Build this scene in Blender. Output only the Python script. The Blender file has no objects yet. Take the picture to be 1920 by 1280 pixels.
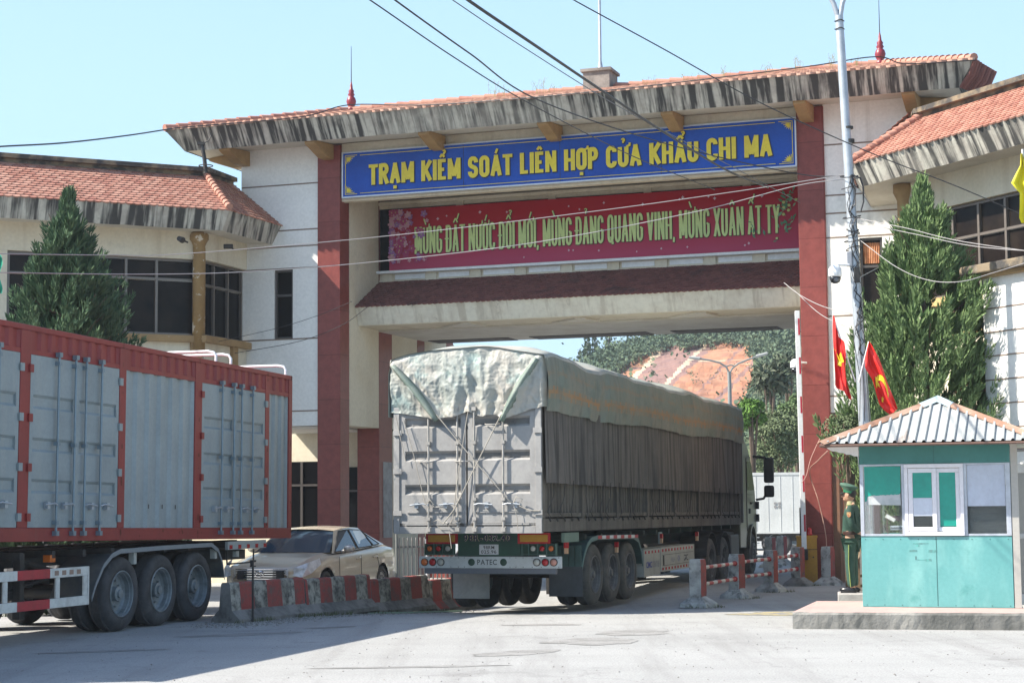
import bpy, bmesh, math, random, unicodedata
from mathutils import Matrix, Vector, Euler, noise
R = math.radians
S = bpy.context.scene
COL = S.collection
rnd = random.Random(7)

# ------------------------------------------------------------------ camera, sky, sun, exposure
camd = bpy.data.cameras.new('camera')
cam = bpy.data.objects.new('camera', camd); COL.objects.link(cam)
camd.sensor_width = 36.0; camd.lens = 3400/1920*36.0
camd.clip_start = 0.1; camd.clip_end = 4000
_p, _r = R(5.08), R(-0.51)
_F = Vector((0, math.cos(_p), math.sin(_p))); _U = Vector((0, -math.sin(_p), math.cos(_p))); _X = Vector((1, 0, 0))
_R = _X*math.cos(_r) + _U*math.sin(_r); _V = -_X*math.sin(_r) + _U*math.cos(_r)
m = Matrix((( _R.x, _V.x, -_F.x, 0), (_R.y, _V.y, -_F.y, 0), (_R.z, _V.z, -_F.z, 1.7), (0, 0, 0, 1)))
cam.matrix_world = m
S.camera = cam

SUN_EL = R(43); SUN_TRAVEL = Vector((1.0, 0.16))     # the light travels to the right and slightly away
world = bpy.data.worlds.new("World"); S.world = world; world.use_nodes = True
wn = world.node_tree; bg = wn.nodes['Background']
sky = wn.nodes.new('ShaderNodeTexSky'); sky.sky_type = 'NISHITA'; sky.sun_disc = False
sky.sun_elevation = SUN_EL
_to_sun = -SUN_TRAVEL.normalized()
sky.sun_rotation = math.atan2(_to_sun.x, _to_sun.y)
sky.air_density = 1.0; sky.dust_density = 1.6; sky.ozone_density = 1.4; sky.altitude = 100
_hz = wn.nodes.new('ShaderNodeMix'); _hz.data_type = 'RGBA'      # pale haze low down, clear blue overhead
_tc = wn.nodes.new('ShaderNodeTexCoord'); _sp = wn.nodes.new('ShaderNodeSeparateXYZ'); _mr = wn.nodes.new('ShaderNodeMapRange')
wn.links.new(_tc.outputs['Generated'], _sp.inputs[0]); wn.links.new(_sp.outputs[2], _mr.inputs[0])
_mr.inputs[1].default_value = .22; _mr.inputs[2].default_value = .75; _mr.inputs[3].default_value = .80; _mr.inputs[4].default_value = .0
wn.links.new(_mr.outputs[0], _hz.inputs[0]); _hz.inputs[7].default_value = (3.5, 5.22, 6.7, 1)
_tn = wn.nodes.new('ShaderNodeMix'); _tn.data_type = 'RGBA'; _tn.blend_type = 'MULTIPLY'; _tn.inputs[0].default_value = 1.0; _tn.inputs[7].default_value = (1.05, 1.2, 1.38, 1)      # camera white balance of the open shade
wn.links.new(sky.outputs[0], _tn.inputs[6]); wn.links.new(_tn.outputs[2], _hz.inputs[6]); wn.links.new(_hz.outputs[2], bg.inputs[0]); bg.inputs[1].default_value = 0.09
sun = bpy.data.lights.new('sun', 'SUN'); suno = bpy.data.objects.new('sun', sun); COL.objects.link(suno)
sun.energy = 5.0; sun.angle = R(0.5); sun.color = (1.0, 0.935, 0.83)
_d = Vector((SUN_TRAVEL.normalized().x*math.cos(SUN_EL), SUN_TRAVEL.normalized().y*math.cos(SUN_EL), -math.sin(SUN_EL)))
suno.rotation_euler = _d.to_track_quat('-Z', 'Y').to_euler()
suno.location = (-30, -5, 30)
S.view_settings.view_transform = 'Standard'; S.view_settings.look = 'None'
S.view_settings.exposure = 1.06; S.view_settings.gamma = 1.0
S.cycles.max_bounces = 6; S.cycles.diffuse_bounces = 3; S.cycles.glossy_bounces = 3; S.cycles.transparent_max_bounces = 8

# ------------------------------------------------------------------ materials
def srgb(r, g, b):
    return tuple(((c/255)/12.92 if c/255 <= .04045 else ((c/255+.055)/1.055)**2.4) for c in (r, g, b))
MATS = {}
def pm(name, col, col2=None, sc=2.0, lo=.4, hi=.65, rough=.7, metal=0.0, bump=0.0, bsc=30.0,
       streak=None, spot=None, island=None, grid=None, stretch=None, coat=0.0, spec=.5, fine=.06, trans=None):
    """procedural material: base colour, large blotches, fine grain, vertical streaks, spots, tile joints"""
    if name in MATS: return MATS[name]
    mt = bpy.data.materials.new(name); mt.use_nodes = True; MATS[name] = mt
    nt = mt.node_tree; N = nt.nodes; Lk = nt.links; P = N['Principled BSDF']
    tc = N.new('ShaderNodeTexCoord'); vec = tc.outputs['Object']
    def mapping(s):
        mp = N.new('ShaderNodeMapping'); mp.inputs['Scale'].default_value = s; Lk.new(vec, mp.inputs[0]); return mp.outputs[0]
    def nz(s, detail=5, v=None, rgh=.6):
        n = N.new('ShaderNodeTexNoise'); n.inputs['Scale'].default_value = s; n.inputs['Detail'].default_value = detail
        n.inputs['Roughness'].default_value = rgh
        Lk.new(v if v is not None else vec, n.inputs['Vector']); return n.outputs['Fac']
    def ramp(f, a, b):
        mr = N.new('ShaderNodeMapRange'); mr.inputs[1].default_value = a; mr.inputs[2].default_value = b
        Lk.new(f, mr.inputs[0]); return mr.outputs[0]
    def mix(f, a, b, mode='MIX'):
        mx = N.new('ShaderNodeMix'); mx.data_type = 'RGBA'; mx.blend_type = mode
        if isinstance(f, float): mx.inputs[0].default_value = f
        else: Lk.new(f, mx.inputs[0])
        for i, c in ((6, a), (7, b)):
            if isinstance(c, tuple): mx.inputs[i].default_value = (*c[:3], 1)
            else: Lk.new(c, mx.inputs[i])
        return mx.outputs[2]
    def mul(a, k):
        mm = N.new('ShaderNodeMath'); mm.operation = 'MULTIPLY'; Lk.new(a, mm.inputs[0])
        if isinstance(k, (int, float)): mm.inputs[1].default_value = k
        else: Lk.new(k, mm.inputs[1])
        return mm.outputs[0]
    cur = tuple(col)
    if col2 is not None:
        v = mapping(stretch) if stretch else None
        cur = mix(ramp(nz(sc, 6, v), lo, hi), cur, tuple(col2))
    if island is not None:
        g = N.new('ShaderNodeNewGeometry')
        cur = mix(ramp(g.outputs['Random Per Island'], 0, 1), cur, tuple(island))
    if streak is not None:      # (colour, horizontal scale, threshold lo, hi, amount)
        c, hs, a, b, am = streak[:5]
        vz = streak[5] if len(streak) > 5 else .05
        f = mul(mul(ramp(nz(1.0, 4, mapping((hs, hs*.12, hs*vz))), a, b), am), ramp(nz(.55, 3), .20, .42))
        cur = mix(f, cur, tuple(c))
    if spot is not None:        # (colour, scale, lo, hi, amount)
        c, s_, a, b, am = spot
        cur = mix(mul(ramp(nz(s_, 8, None, .7), a, b), am), cur, tuple(c))
    if grid is not None:        # (w, h, joint colour, mortar)
        sx = N.new('ShaderNodeSeparateXYZ'); Lk.new(vec, sx.inputs[0])
        ad = N.new('ShaderNodeMath'); ad.operation = 'ADD'; Lk.new(sx.outputs[0], ad.inputs[0]); Lk.new(sx.outputs[1], ad.inputs[1])
        cb = N.new('ShaderNodeCombineXYZ'); Lk.new(ad.outputs[0], cb.inputs[0]); Lk.new(sx.outputs[2], cb.inputs[1])
        bt = N.new('ShaderNodeTexBrick'); bt.offset = 0.0; bt.inputs['Scale'].default_value = 1
        bt.inputs['Brick Width'].default_value = grid[0]; bt.inputs['Row Height'].default_value = grid[1]
        bt.inputs['Mortar Size'].default_value = grid[3]; bt.inputs['Mortar Smooth'].default_value = .1
        bt.inputs['Color1'].default_value = (.94, .94, .94, 1); bt.inputs['Color2'].default_value = (1.1, 1.1, 1.1, 1)
        bt.inputs['Mortar'].default_value = (*grid[2], 1); Lk.new(cb.outputs[0], bt.inputs['Vector'])
        cur = mix(1.0, cur, bt.outputs['Color'], 'MULTIPLY')
    if fine:
        fv = N.new('ShaderNodeMapRange'); fv.inputs[1].default_value = .3; fv.inputs[2].default_value = .7
        fv.inputs[3].default_value = 1-fine; fv.inputs[4].default_value = 1+fine
        Lk.new(nz(bsc*.6, 3), fv.inputs[0])
        cc = N.new('ShaderNodeCombineColor')
        for i in range(3): Lk.new(fv.outputs[0], cc.inputs[i])
        cur = mix(1.0, cur, cc.outputs[0], 'MULTIPLY')
    if isinstance(cur, tuple): P.inputs['Base Color'].default_value = (*cur, 1)
    else: Lk.new(cur, P.inputs['Base Color'])
    P.inputs['Roughness'].default_value = rough; P.inputs['Metallic'].default_value = metal
    P.inputs['Coat Weight'].default_value = coat; P.inputs['Specular IOR Level'].default_value = spec
    if trans: 
        P.inputs['Transmission Weight'].default_value = trans
    if bump:
        bp = N.new('ShaderNodeBump'); bp.inputs['Strength'].default_value = bump; bp.inputs['Distance'].default_value = .02
        Lk.new(nz(bsc, 6), bp.inputs['Height']); Lk.new(bp.outputs[0], P.inputs['Normal'])
    return mt

CREAM = pm('cream_plaster', (.66, .60, .47), (.58, .50, .36), .8, .45, .75, rough=.85, bump=.15, bsc=25, streak=((.40, .32, .22), 3, .54, .75, .45, .02), spot=((.32, .29, .24), 1.3, .60, .78, .5))
WHITEW = pm('white_plaster', (.78, .765, .72), (.71, .69, .64), .7, .45, .75, rough=.85, bump=.12, bsc=25, streak=((.40, .38, .33), 3.5, .56, .76, .45, .02), spot=((.36, .37, .35), 1.1, .62, .78, .55))
PLUM = pm('red_granite_tile', (.225, .060, .050), (.185, .048, .041), 6, rough=.34, spec=.22, bump=.02, grid=(20., 1.02, (.55, .5, .5), .006), spot=((.36, .16, .13), 9, .66, .8, .35))
TAN = pm('tan_paint', (.36, .23, .10), (.29, .18, .08), 3, rough=.7, bump=.1, spot=((.62, .57, .48), 4, .68, .72, .8))
GROOVE = pm('groove_brown', (.22, .16, .12), rough=.8)
FASCIA = pm('stained_fascia', (.52, .50, .43), (.40, .37, .32), 3, .4, .6, rough=.9, bump=.4, bsc=18, streak=((.035, .034, .033), 7.0, .42, .56, .95, .045), spot=((.05, .048, .045), 2.0, .60, .74, .8))
FASCIAB = pm('weathered_fascia', (.40, .37, .34), (.50, .46, .40), 3, .4, .6, rough=.9, bump=.4, bsc=18, streak=((.10, .09, .085), 5, .50, .62, .75, .12), spot=((.03, .03, .03), 2.0, .58, .68, .9))
FASCIAC = pm('cream_fascia', (.66, .63, .52), (.57, .52, .42), 3, .45, .7, rough=.85, bump=.2, bsc=18, streak=((.40, .35, .27), 6, .5, .62, .6, .10), spot=((.05, .048, .045), 3.0, .64, .72, .7))
SOFFIT = pm('soffit_paint', (.60, .57, .50), (.52, .48, .41), 1.5, rough=.85)
TILE = pm('clay_roof_tile', (.36, .155, .105), (.26, .095, .07), 5, rough=.85, bump=.2, island=(.44, .235, .17), spot=((.10, .07, .06), 1.3, .60, .76, .75))
TILED = pm('dark_roof_tile', (.17, .060, .050), (.12, .045, .042), 5, rough=.75, bump=.2, island=(.22, .085, .07), spot=((.04, .035, .035), 1.5, .56, .72, .8))
MOSS = pm('mouldy_concrete', (.22, .17, .11), (.06, .055, .05), 3, .42, .58, rough=.95, bump=.6, bsc=20, spot=((.40, .37, .31), 5, .62, .7, .7))
GLASS = pm('dark_window_glass', (.006, .006, .007), rough=.12, spec=.05, fine=0)
GLASSB = pm('brown_window_glass', (.022, .017, .014), (.007, .006, .007), 1.2, rough=.12, spec=.08, fine=0)
FRAME = pm('dark_window_frame', (.075, .065, .060), rough=.4)
FRAMEL = pm('bronze_window_frame', (.17, .145, .125), rough=.35, metal=.3)
GREYM = pm('galvanised_pole', (.42, .45, .48), (.34, .37, .40), 4, rough=.45, metal=.35, spot=((.28, .17, .12), 3, .66, .74, .6))
BLACK = pm('black_rubber', (.018, .018, .019), rough=.6)
CABLE = pm('cable_black', (.02, .02, .022), rough=.55)
CABLEW = pm('cable_pale', (.36, .34, .33), rough=.5)
WHITEP = pm('white_paint', (.78, .78, .77), (.70, .70, .69), 3, rough=.4)
REDP = pm('red_paint', (.42, .035, .03), (.34, .03, .03), 3, rough=.5)

# ------------------------------------------------------------------ frames
def frame(o, az):
    """x axis heads to azimuth az (degrees from +Y, clockwise), y to its left, z up"""
    a = R(90-az)
    return Matrix.Translation(Vector(o)) @ Matrix.Rotation(a, 4, 'Z')
GO = Vector((6.544, 37.467, 0)); G = frame(GO, 109.4)
def gw(u, d, z=0): return G @ Vector((u, d, z))
LW = frame(gw(-13.65, -2.0), 64.4)
RW = frame(gw(2.0, -2.3), 154.4)
ID = Matrix.Identity(4)
def ss(t): t = max(0., min(1., t)); return t*t*(3-2*t)
def gz(x, y): return -0.22*ss((y-27)/6.5)*ss((3.6-x)/3.4)

# ------------------------------------------------------------------ objects
def T(name, label, cat, mat=ID, group=None):
    o = bpy.data.objects.new(name, None); COL.objects.link(o); o.matrix_world = mat
    o.empty_display_size = .2
    o['label'] = label; o['category'] = cat
    if group: o['group'] = group
    return o
def tag(o, label, cat, group=None):
    o['label'] = label; o['category'] = cat
    if group: o['group'] = group
    return o
def struct(o): o['kind'] = 'structure'; return o
def clone(o, mat=None, parent=None):
    c = o.copy(); COL.objects.link(c)
    if parent is not None: c.parent = parent
    if mat is not None: c.matrix_world = mat
    for ch in [x for x in KIDS.get(o.name, [])]:
        cc = clone(ch, None, c); cc.matrix_local = ch.matrix_local
    return c
KIDS = {}

class MB:
    def __init__(s, fr=ID): s.bm = bmesh.new(); s.fr = fr; s.mi = 0; s.sm = False
    def v(s, p): return s.bm.verts.new(s.fr @ Vector(p))
    def f(s, vs):
        try:
            fc = s.bm.faces.new(vs); fc.material_index = s.mi; fc.smooth = s.sm; return fc
        except ValueError: return None
    def poly(s, pts): return s.f([s.v(p) for p in pts])
    def hexa(s, p):      # 8 points: bottom 4 then top 4
        v = [s.v(q) for q in p]
        for i in ((3, 2, 1, 0), (4, 5, 6, 7), (0, 1, 5, 4), (1, 2, 6, 5), (2, 3, 7, 6), (3, 0, 4, 7)): s.f([v[k] for k in i])
    def box(s, x0, x1, y0, y1, z0, z1):
        s.hexa([(x0, y0, z0), (x1, y0, z0), (x1, y1, z0), (x0, y1, z0), (x0, y0, z1), (x1, y0, z1), (x1, y1, z1), (x0, y1, z1)])
    def obox(s, c, size, rot=(0, 0, 0)):
        m = Matrix.Translation(Vector(c)) @ Euler([R(a) for a in rot]).to_matrix().to_4x4()
        h = [k/2 for k in size]
        s.hexa([m @ Vector((a*h[0], b*h[1], c_*h[2])) for c_ in (-1, 1) for a, b in ((-1, -1), (1, -1), (1, 1), (-1, 1))])
    def prism(s, pts, ax, a, b):
        def q(p, t): return {'x': (t, p[0], p[1]), 'y': (p[0], t, p[1]), 'z': (p[0], p[1], t)}[ax]
        A = [s.v(q(p, a)) for p in pts]; B = [s.v(q(p, b)) for p in pts]; n = len(pts)
        s.f(A[::-1]); s.f(B)
        for i in range(n): s.f([A[i], A[(i+1) % n], B[(i+1) % n], B[i]])
    def loft(s, rings, close=True, cap=True):
        vs = [[s.v(p) for p in r] for r in rings]; n = len(rings[0])
        for a, b in zip(vs, vs[1:]):
            for i in range(n if close else n-1): s.f([a[i], a[(i+1) % n], b[(i+1) % n], b[i]])
        if cap and close: s.f(vs[0][::-1]); s.f(vs[-1])
    def tube(s, pts, r, n=8, cap=True):
        P = [Vector(p) for p in pts]; rs = r if isinstance(r, (list, tuple)) else [r]*len(P)
        rings = []; up = None
        for i, p in enumerate(P):
            t = (P[min(i+1, len(P)-1)]-P[max(i-1, 0)]).normalized()
            if up is None:
                up = Vector((0, 0, 1)) if abs(t.z) < .9 else Vector((1, 0, 0))
            a = t.cross(up).normalized(); b = a.cross(t).normalized(); up = b
            rings.append([p+(a*math.cos(2*math.pi*k/n)+b*math.sin(2*math.pi*k/n))*rs[i] for k in range(n)])
        sm = s.sm; s.sm = n > 5; s.loft(rings, True, False)
        s.sm = sm
        if cap:
            s.poly(rings[0][::-1]); s.poly(rings[-1])
    def cyl(s, p0, p1, r0, r1=None, n=16): s.tube([p0, p1], [r0, r1 if r1 is not None else r0], n)
    def lathe(s, prof, c=(0, 0, 0), ax='z', n=24, cap=True):
        rings = []
        for (r, h) in prof:
            ring = []
            for k in range(n):
                a = 2*math.pi*k/n; x, y = r*math.cos(a), r*math.sin(a)
                ring.append(Vector(c)+Vector({'z': (x, y, h), 'y': (x, h, -y), 'x': (h, x, y)}[ax]))
            rings.append(ring)
        sm = s.sm; s.sm = True; s.loft(rings, True, cap); s.sm = sm
    def sphere(s, c, r, n=12, sc=(1, 1, 1)):
        prof = [(max(1e-4, math.sin(math.pi*i/n)), -math.cos(math.pi*i/n)) for i in range(n+1)]
        rings = [[Vector(c)+Vector((p*math.cos(2*math.pi*k/(2*n))*r*sc[0], p*math.sin(2*math.pi*k/(2*n))*r*sc[1], h*r*sc[2])) for k in range(2*n)] for p, h in prof]
        sm = s.sm; s.sm = True; s.loft(rings, True, True); s.sm = sm
    def raw(s, verts, faces):
        V = [s.v(p) for p in verts]
        for f_ in faces: s.f([V[i] for i in f_])
    def build(s, name, mats, parent=None, bevel=0, seg=2, fix=True):
        if name in SPLIT and parent is not None:      # every separate piece becomes a part of its own
            seen = set(); groups = []
            for v0 in s.bm.verts:
                if v0 in seen: continue
                st = [v0]; seen.add(v0); comp = []
                while st:
                    v = st.pop(); comp.append(v)
                    for e in v.link_edges:
                        w = e.other_vert(v)
                        if w not in seen: seen.add(w); st.append(w)
                groups.append(comp)
            if len(groups) > 1:
                o = None
                for comp in groups:
                    mb = MB(); mp = {v: mb.bm.verts.new(v.co) for v in comp}
                    for f_ in {f_ for v in comp for f_ in v.link_faces}:
                        nf = mb.bm.faces.new([mp[v] for v in f_.verts]); nf.material_index = f_.material_index; nf.smooth = f_.smooth
                    SPLIT.discard(name); o = mb.build(name, mats, parent, bevel, seg, fix); SPLIT.add(name)
                s.bm.free(); return o
        if fix: bmesh.ops.recalc_face_normals(s.bm, faces=s.bm.faces)
        me = bpy.data.meshes.new(name)
        if parent is None:
            # a mesh on its own: origin at the middle of its underside
            xs = [v.co for v in s.bm.verts]
            lo = Vector([min(p[i] for p in xs) for i in range(3)]); hi = Vector([max(p[i] for p in xs) for i in range(3)])
            rm = Matrix.Translation(Vector(((lo.x+hi.x)/2, (lo.y+hi.y)/2, lo.z)))
        else: rm = parent.matrix_world if parent.parent is None else ROOTM[parent.name]
        s.bm.transform(rm.inverted()); s.bm.to_mesh(me); s.bm.free()
        for m_ in (mats if isinstance(mats, (list, tuple)) else [mats]): me.materials.append(m_)
        o = bpy.data.objects.new(name, me); COL.objects.link(o)
        if parent is None: o.matrix_world = rm
        else:
            o.parent = parent; KIDS.setdefault(parent.name, []).append(o)
        ROOTM[o.name] = rm
        if bevel:
            b = o.modifiers.new('bevel', 'BEVEL'); b.width = bevel; b.segments = seg; b.limit_method = 'ANGLE'; b.angle_limit = R(40)
        return o
ROOTM = {}
SPLIT = {'ground_floor_wall', 'landing_gear', 'aluminium_frame', 'deck_rib', 'deck_shade_strip', 'vent_panel', 'mirror', 'drive_mudguard', 'lamp_panel', 'side_panel', 'marker_post', 'far_side_board', 'sill_band', 'soffit'}

def tile_plane(mb, p0, p1, p2, p3, tw=.16, th=.16, lift=.030, lip=.03, zig=.045, base=True):
    """roof tiles on the plane of p0 p1 (eave, left to right) and p2 p3 (ridge, right to left): every row a strip of its own"""
    p0, p1, p2, p3 = [Vector(p) for p in (p0, p1, p2, p3)]
    s = (p1-p0).normalized(); nrm = s.cross(p3-p0).normalized()
    if nrm.z < 0: nrm = -nrm
    t = nrm.cross(s).normalized()
    if t.z < 0: t = -t
    loc = [((p-p0).dot(s), (p-p0).dot(t)) for p in (p0, p1, p2, p3)]
    s0 = min(a for a, b in loc); s1 = max(a for a, b in loc); t1 = max(b for a, b in loc)
    bm = bmesh.new(); rows = int(t1/th)+1; nc = int((s1-s0)/tw)+2
    for r_ in range(rows):
        off = (r_ % 2)*tw/2
        for c in range(-1, nc):
            a0 = s0+c*tw+off; a1 = a0+tw*.96; tt = r_*th; j = rnd.uniform(-.004, .004)
            sh = [(a0, 0), (a0+tw*.25, -zig*.7), ((a0+a1)/2, -zig), (a1-tw*.25, -zig*.7), (a1, 0)]
            lo = [bm.verts.new(p0+s*x+t*(tt+y)+nrm*(lift+j)) for x, y in sh]
            ll = [bm.verts.new(p0+s*x+t*(tt+y)+nrm*(lift+j-lip)) for x, y in sh]
            hi = [bm.verts.new(p0+s*x+t*(tt+th*1.02)+nrm*.004) for x, y in (sh[0], sh[-1])]
            for i in range(4): bm.faces.new([ll[i], ll[i+1], lo[i+1], lo[i]])
            bm.faces.new([lo[0], lo[1], lo[2], lo[3], lo[4], hi[1], hi[0]])
    def cut(a, b, inside):
        e = (b-a).normalized(); pn = e.cross(nrm)
        if (inside-a).dot(pn) > 0: pn = -pn
        bmesh.ops.bisect_plane(bm, geom=bm.verts[:]+bm.edges[:]+bm.faces[:], plane_co=a, plane_no=pn, clear_outer=True)
    cen = (p0+p1+p2+p3)/4
    cut(p1, p2, cen); cut(p3, p0, cen)
    if (p2-p3).length > .05: cut(p2, p3, cen)
    bm.verts.index_update()
    mb.raw([v.co for v in bm.verts], [[v.index for v in f.verts] for f in bm.faces]); bm.free()
    if base: mb.poly([p0, p1, p2, p3] if (p2-p3).length > .05 else [p0, p1, p2])

# ------------------------------------------------------------------ lettering
_gc = {}
def glyph(ch, off):
    k = (ch, off)
    if k in _gc: return _gc[k]
    cu = bpy.data.curves.new('g', 'FONT'); cu.body = ch; cu.size = 1; cu.offset = off; cu.resolution_u = 3; cu.dimensions = '2D'; cu.fill_mode = 'FRONT'
    o = bpy.data.objects.new('g', cu); COL.objects.link(o)
    dg = bpy.context.evaluated_depsgraph_get(); me = bpy.data.meshes.new_from_object(o.evaluated_get(dg))
    V = [v.co.copy() for v in me.vertices]; F_ = [list(p.vertices) for p in me.polygons]
    bpy.data.objects.remove(o); bpy.data.curves.remove(cu); bpy.data.meshes.remove(me)
    _gc[k] = (V, F_); return _gc[k]
def text(mb, s, org, ax, up, width, cap, off=.035, gap=.06, depth=0, space=.28, off2=None, bold=0):
    """writes s from org along ax; the string is squeezed to the given width, capitals cap tall"""
    ax = Vector(ax).normalized(); up = Vector(up).normalized(); nr = ax.cross(up)
    H_ = [v.y for v in glyph('H', off)[0]]; y0, y1 = min(H_), max(H_)
    off2 = off if off2 is None else off2
    x = 0; items = []
    for ch in s:
        if ch == ' ': x += space; continue
        b = {'Đ': 'D', 'đ': 'd'}.get(ch) or unicodedata.normalize('NFD', ch)[0]
        xs = [v.x for v in glyph(b, off)[0]]; a, c = min(xs), max(xs)
        items.append((ch, b, x-a, x)); x += c-a+gap
    kx = width/(x-gap); ky = cap/(y1-y0)
    org = Vector(org)
    def put(V, F_, dx):
        n = len(V)
        if bold:
            for kk, sh in enumerate((-bold, bold)):
                mb.raw([org+ax*((v.x+dx)*kx+sh)+up*((v.y-y0)*ky)+nr*(depth-.0012*(kk+1)) for v in V], F_)
        P = [org+ax*((v.x+dx)*kx)+up*((v.y-y0)*ky)+nr*depth for v in V]
        if n: mb.raw(P, F_)
    for ch, b, dx, x0 in items:
        if ch == 'Đ':
            V, F_ = glyph('D', off2); put(V, F_, dx)
            e = off2-off
            Q = [Vector((x0-dx-.09-e, .32-e, 0)), Vector((x0-dx+.26+e, .32-e, 0)), Vector((x0-dx+.26+e, .43+e, 0)), Vector((x0-dx-.09-e, .43+e, 0))]
            P = [org+ax*((v.x+dx)*kx)+up*((v.y-y0)*ky)+nr*(depth+.003) for v in Q]; mb.raw(P, [[0, 1, 2, 3]])
        else:
            V, F_ = glyph(ch, off2); put(V, F_, dx)

# heavy condensed capitals drawn as thick strokes: paths in a unit box, stroke centre lines
def _arc(cx, cy, rx, ry, a0, a1, n=8): return [(cx+rx*math.cos(R(a0+(a1-a0)*i/n)), cy+ry*math.sin(R(a0+(a1-a0)*i/n))) for i in range(n+1)]
_O = _arc(.5, .80, .5, .20, 90, 0)+_arc(.5, .20, .5, .20, 0, -90)+_arc(.5, .20, .5, .20, -90, -180)+_arc(.5, .80, .5, .20, 180, 90)
_C = _arc(.5, .80, .5, .20, -12, 180)+_arc(.5, .20, .5, .20, 180, 372)
GL = {'T': (.9, [[(0, 1), (1, 1)], [(.5, 1), (.5, -.0)]]), 'R': (1, [[(0, -.0), (0, 1)], [(0, 1)]+_arc(.6, .77, .4, .23, 90, -90)+[(0, .54)], [(.45, .54), (1, -.0)]]),
      'A': (1.12, [[(0, -.0), (.5, 1)], [(1, -.0), (.5, 1)], [(.2, .27), (.8, .27)]]), 'M': (1.45, [[(0, 0), (0, 1)], [(1, 0), (1, 1)], [(.04, 1), (.5, .08)], [(.96, 1), (.5, .08)]]),
      'K': (1.08, [[(0, 0), (0, 1)], [(1, 1), (.12, .42)], [(.32, .58), (1, 0)]]), 'I': (0, [[(.5, 0), (.5, 1)]]), 'E': (.8, [[(0, 0), (0, 1)], [(0, 1), (1, 1)], [(0, .5), (.9, .5)], [(0, 0), (1, 0)]]),
      'S': (1, [_arc(.5, .79, .5, .21, -10, 180)+_arc(.5, .72, .5, .2, 185, 240, 3)+_arc(.5, .28, .5, .2, 60, 5, 3)+_arc(.5, .21, .5, .21, 0, -190)]),
      'O': (1, [_O]), 'L': (.75, [[(0, 1), (0, 0)], [(0, 0), (1, 0)]]), 'N': (1.1, [[(0, 0), (0, 1)], [(1, 0), (1, 1)], [(.02, .98), (.98, .02)]]),
      'H': (1.05, [[(0, 0), (0, 1)], [(1, 0), (1, 1)], [(0, .5), (1, .5)]]), 'P': (.95, [[(0, 0), (0, 1)], [(0, 1)]+_arc(.55, .74, .45, .26, 90, -90)+[(0, .48)]]),
      'C': (1, [_C]), 'U': (1, [[(0, 1)]+_arc(.5, .22, .5, .22, 180, 360)+[(1, 1)]]), 'D': (1, [[(0, 0), (0, 1)], [(0, 1)]+_arc(.5, .75, .5, .25, 90, 0)+_arc(.5, .25, .5, .25, 0, -90)+[(0, 0)]]),
      'G': (1, [_arc(.5, .80, .5, .20, -12, 180)+_arc(.5, .20, .5, .20, 180, 360)+[(1, .48)], [(1.0, .48), (.55, .48)]]), 'Q': (1, [_O, [(.6, .2), (1.05, -.10)]]),
      'V': (1.12, [[(0, 1), (.5, 0)], [(1, 1), (.5, 0)]]), 'X': (1.1, [[(0, 0), (1, 1)], [(0, 1), (1, 0)]]), 'Y': (1.1, [[(0, 1), (.5, .45)], [(1, 1), (.5, .45)], [(.5, .5), (.5, 0)]]),
      ',': (0, [[(.5, .03), (.42, -.16)]])}
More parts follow.
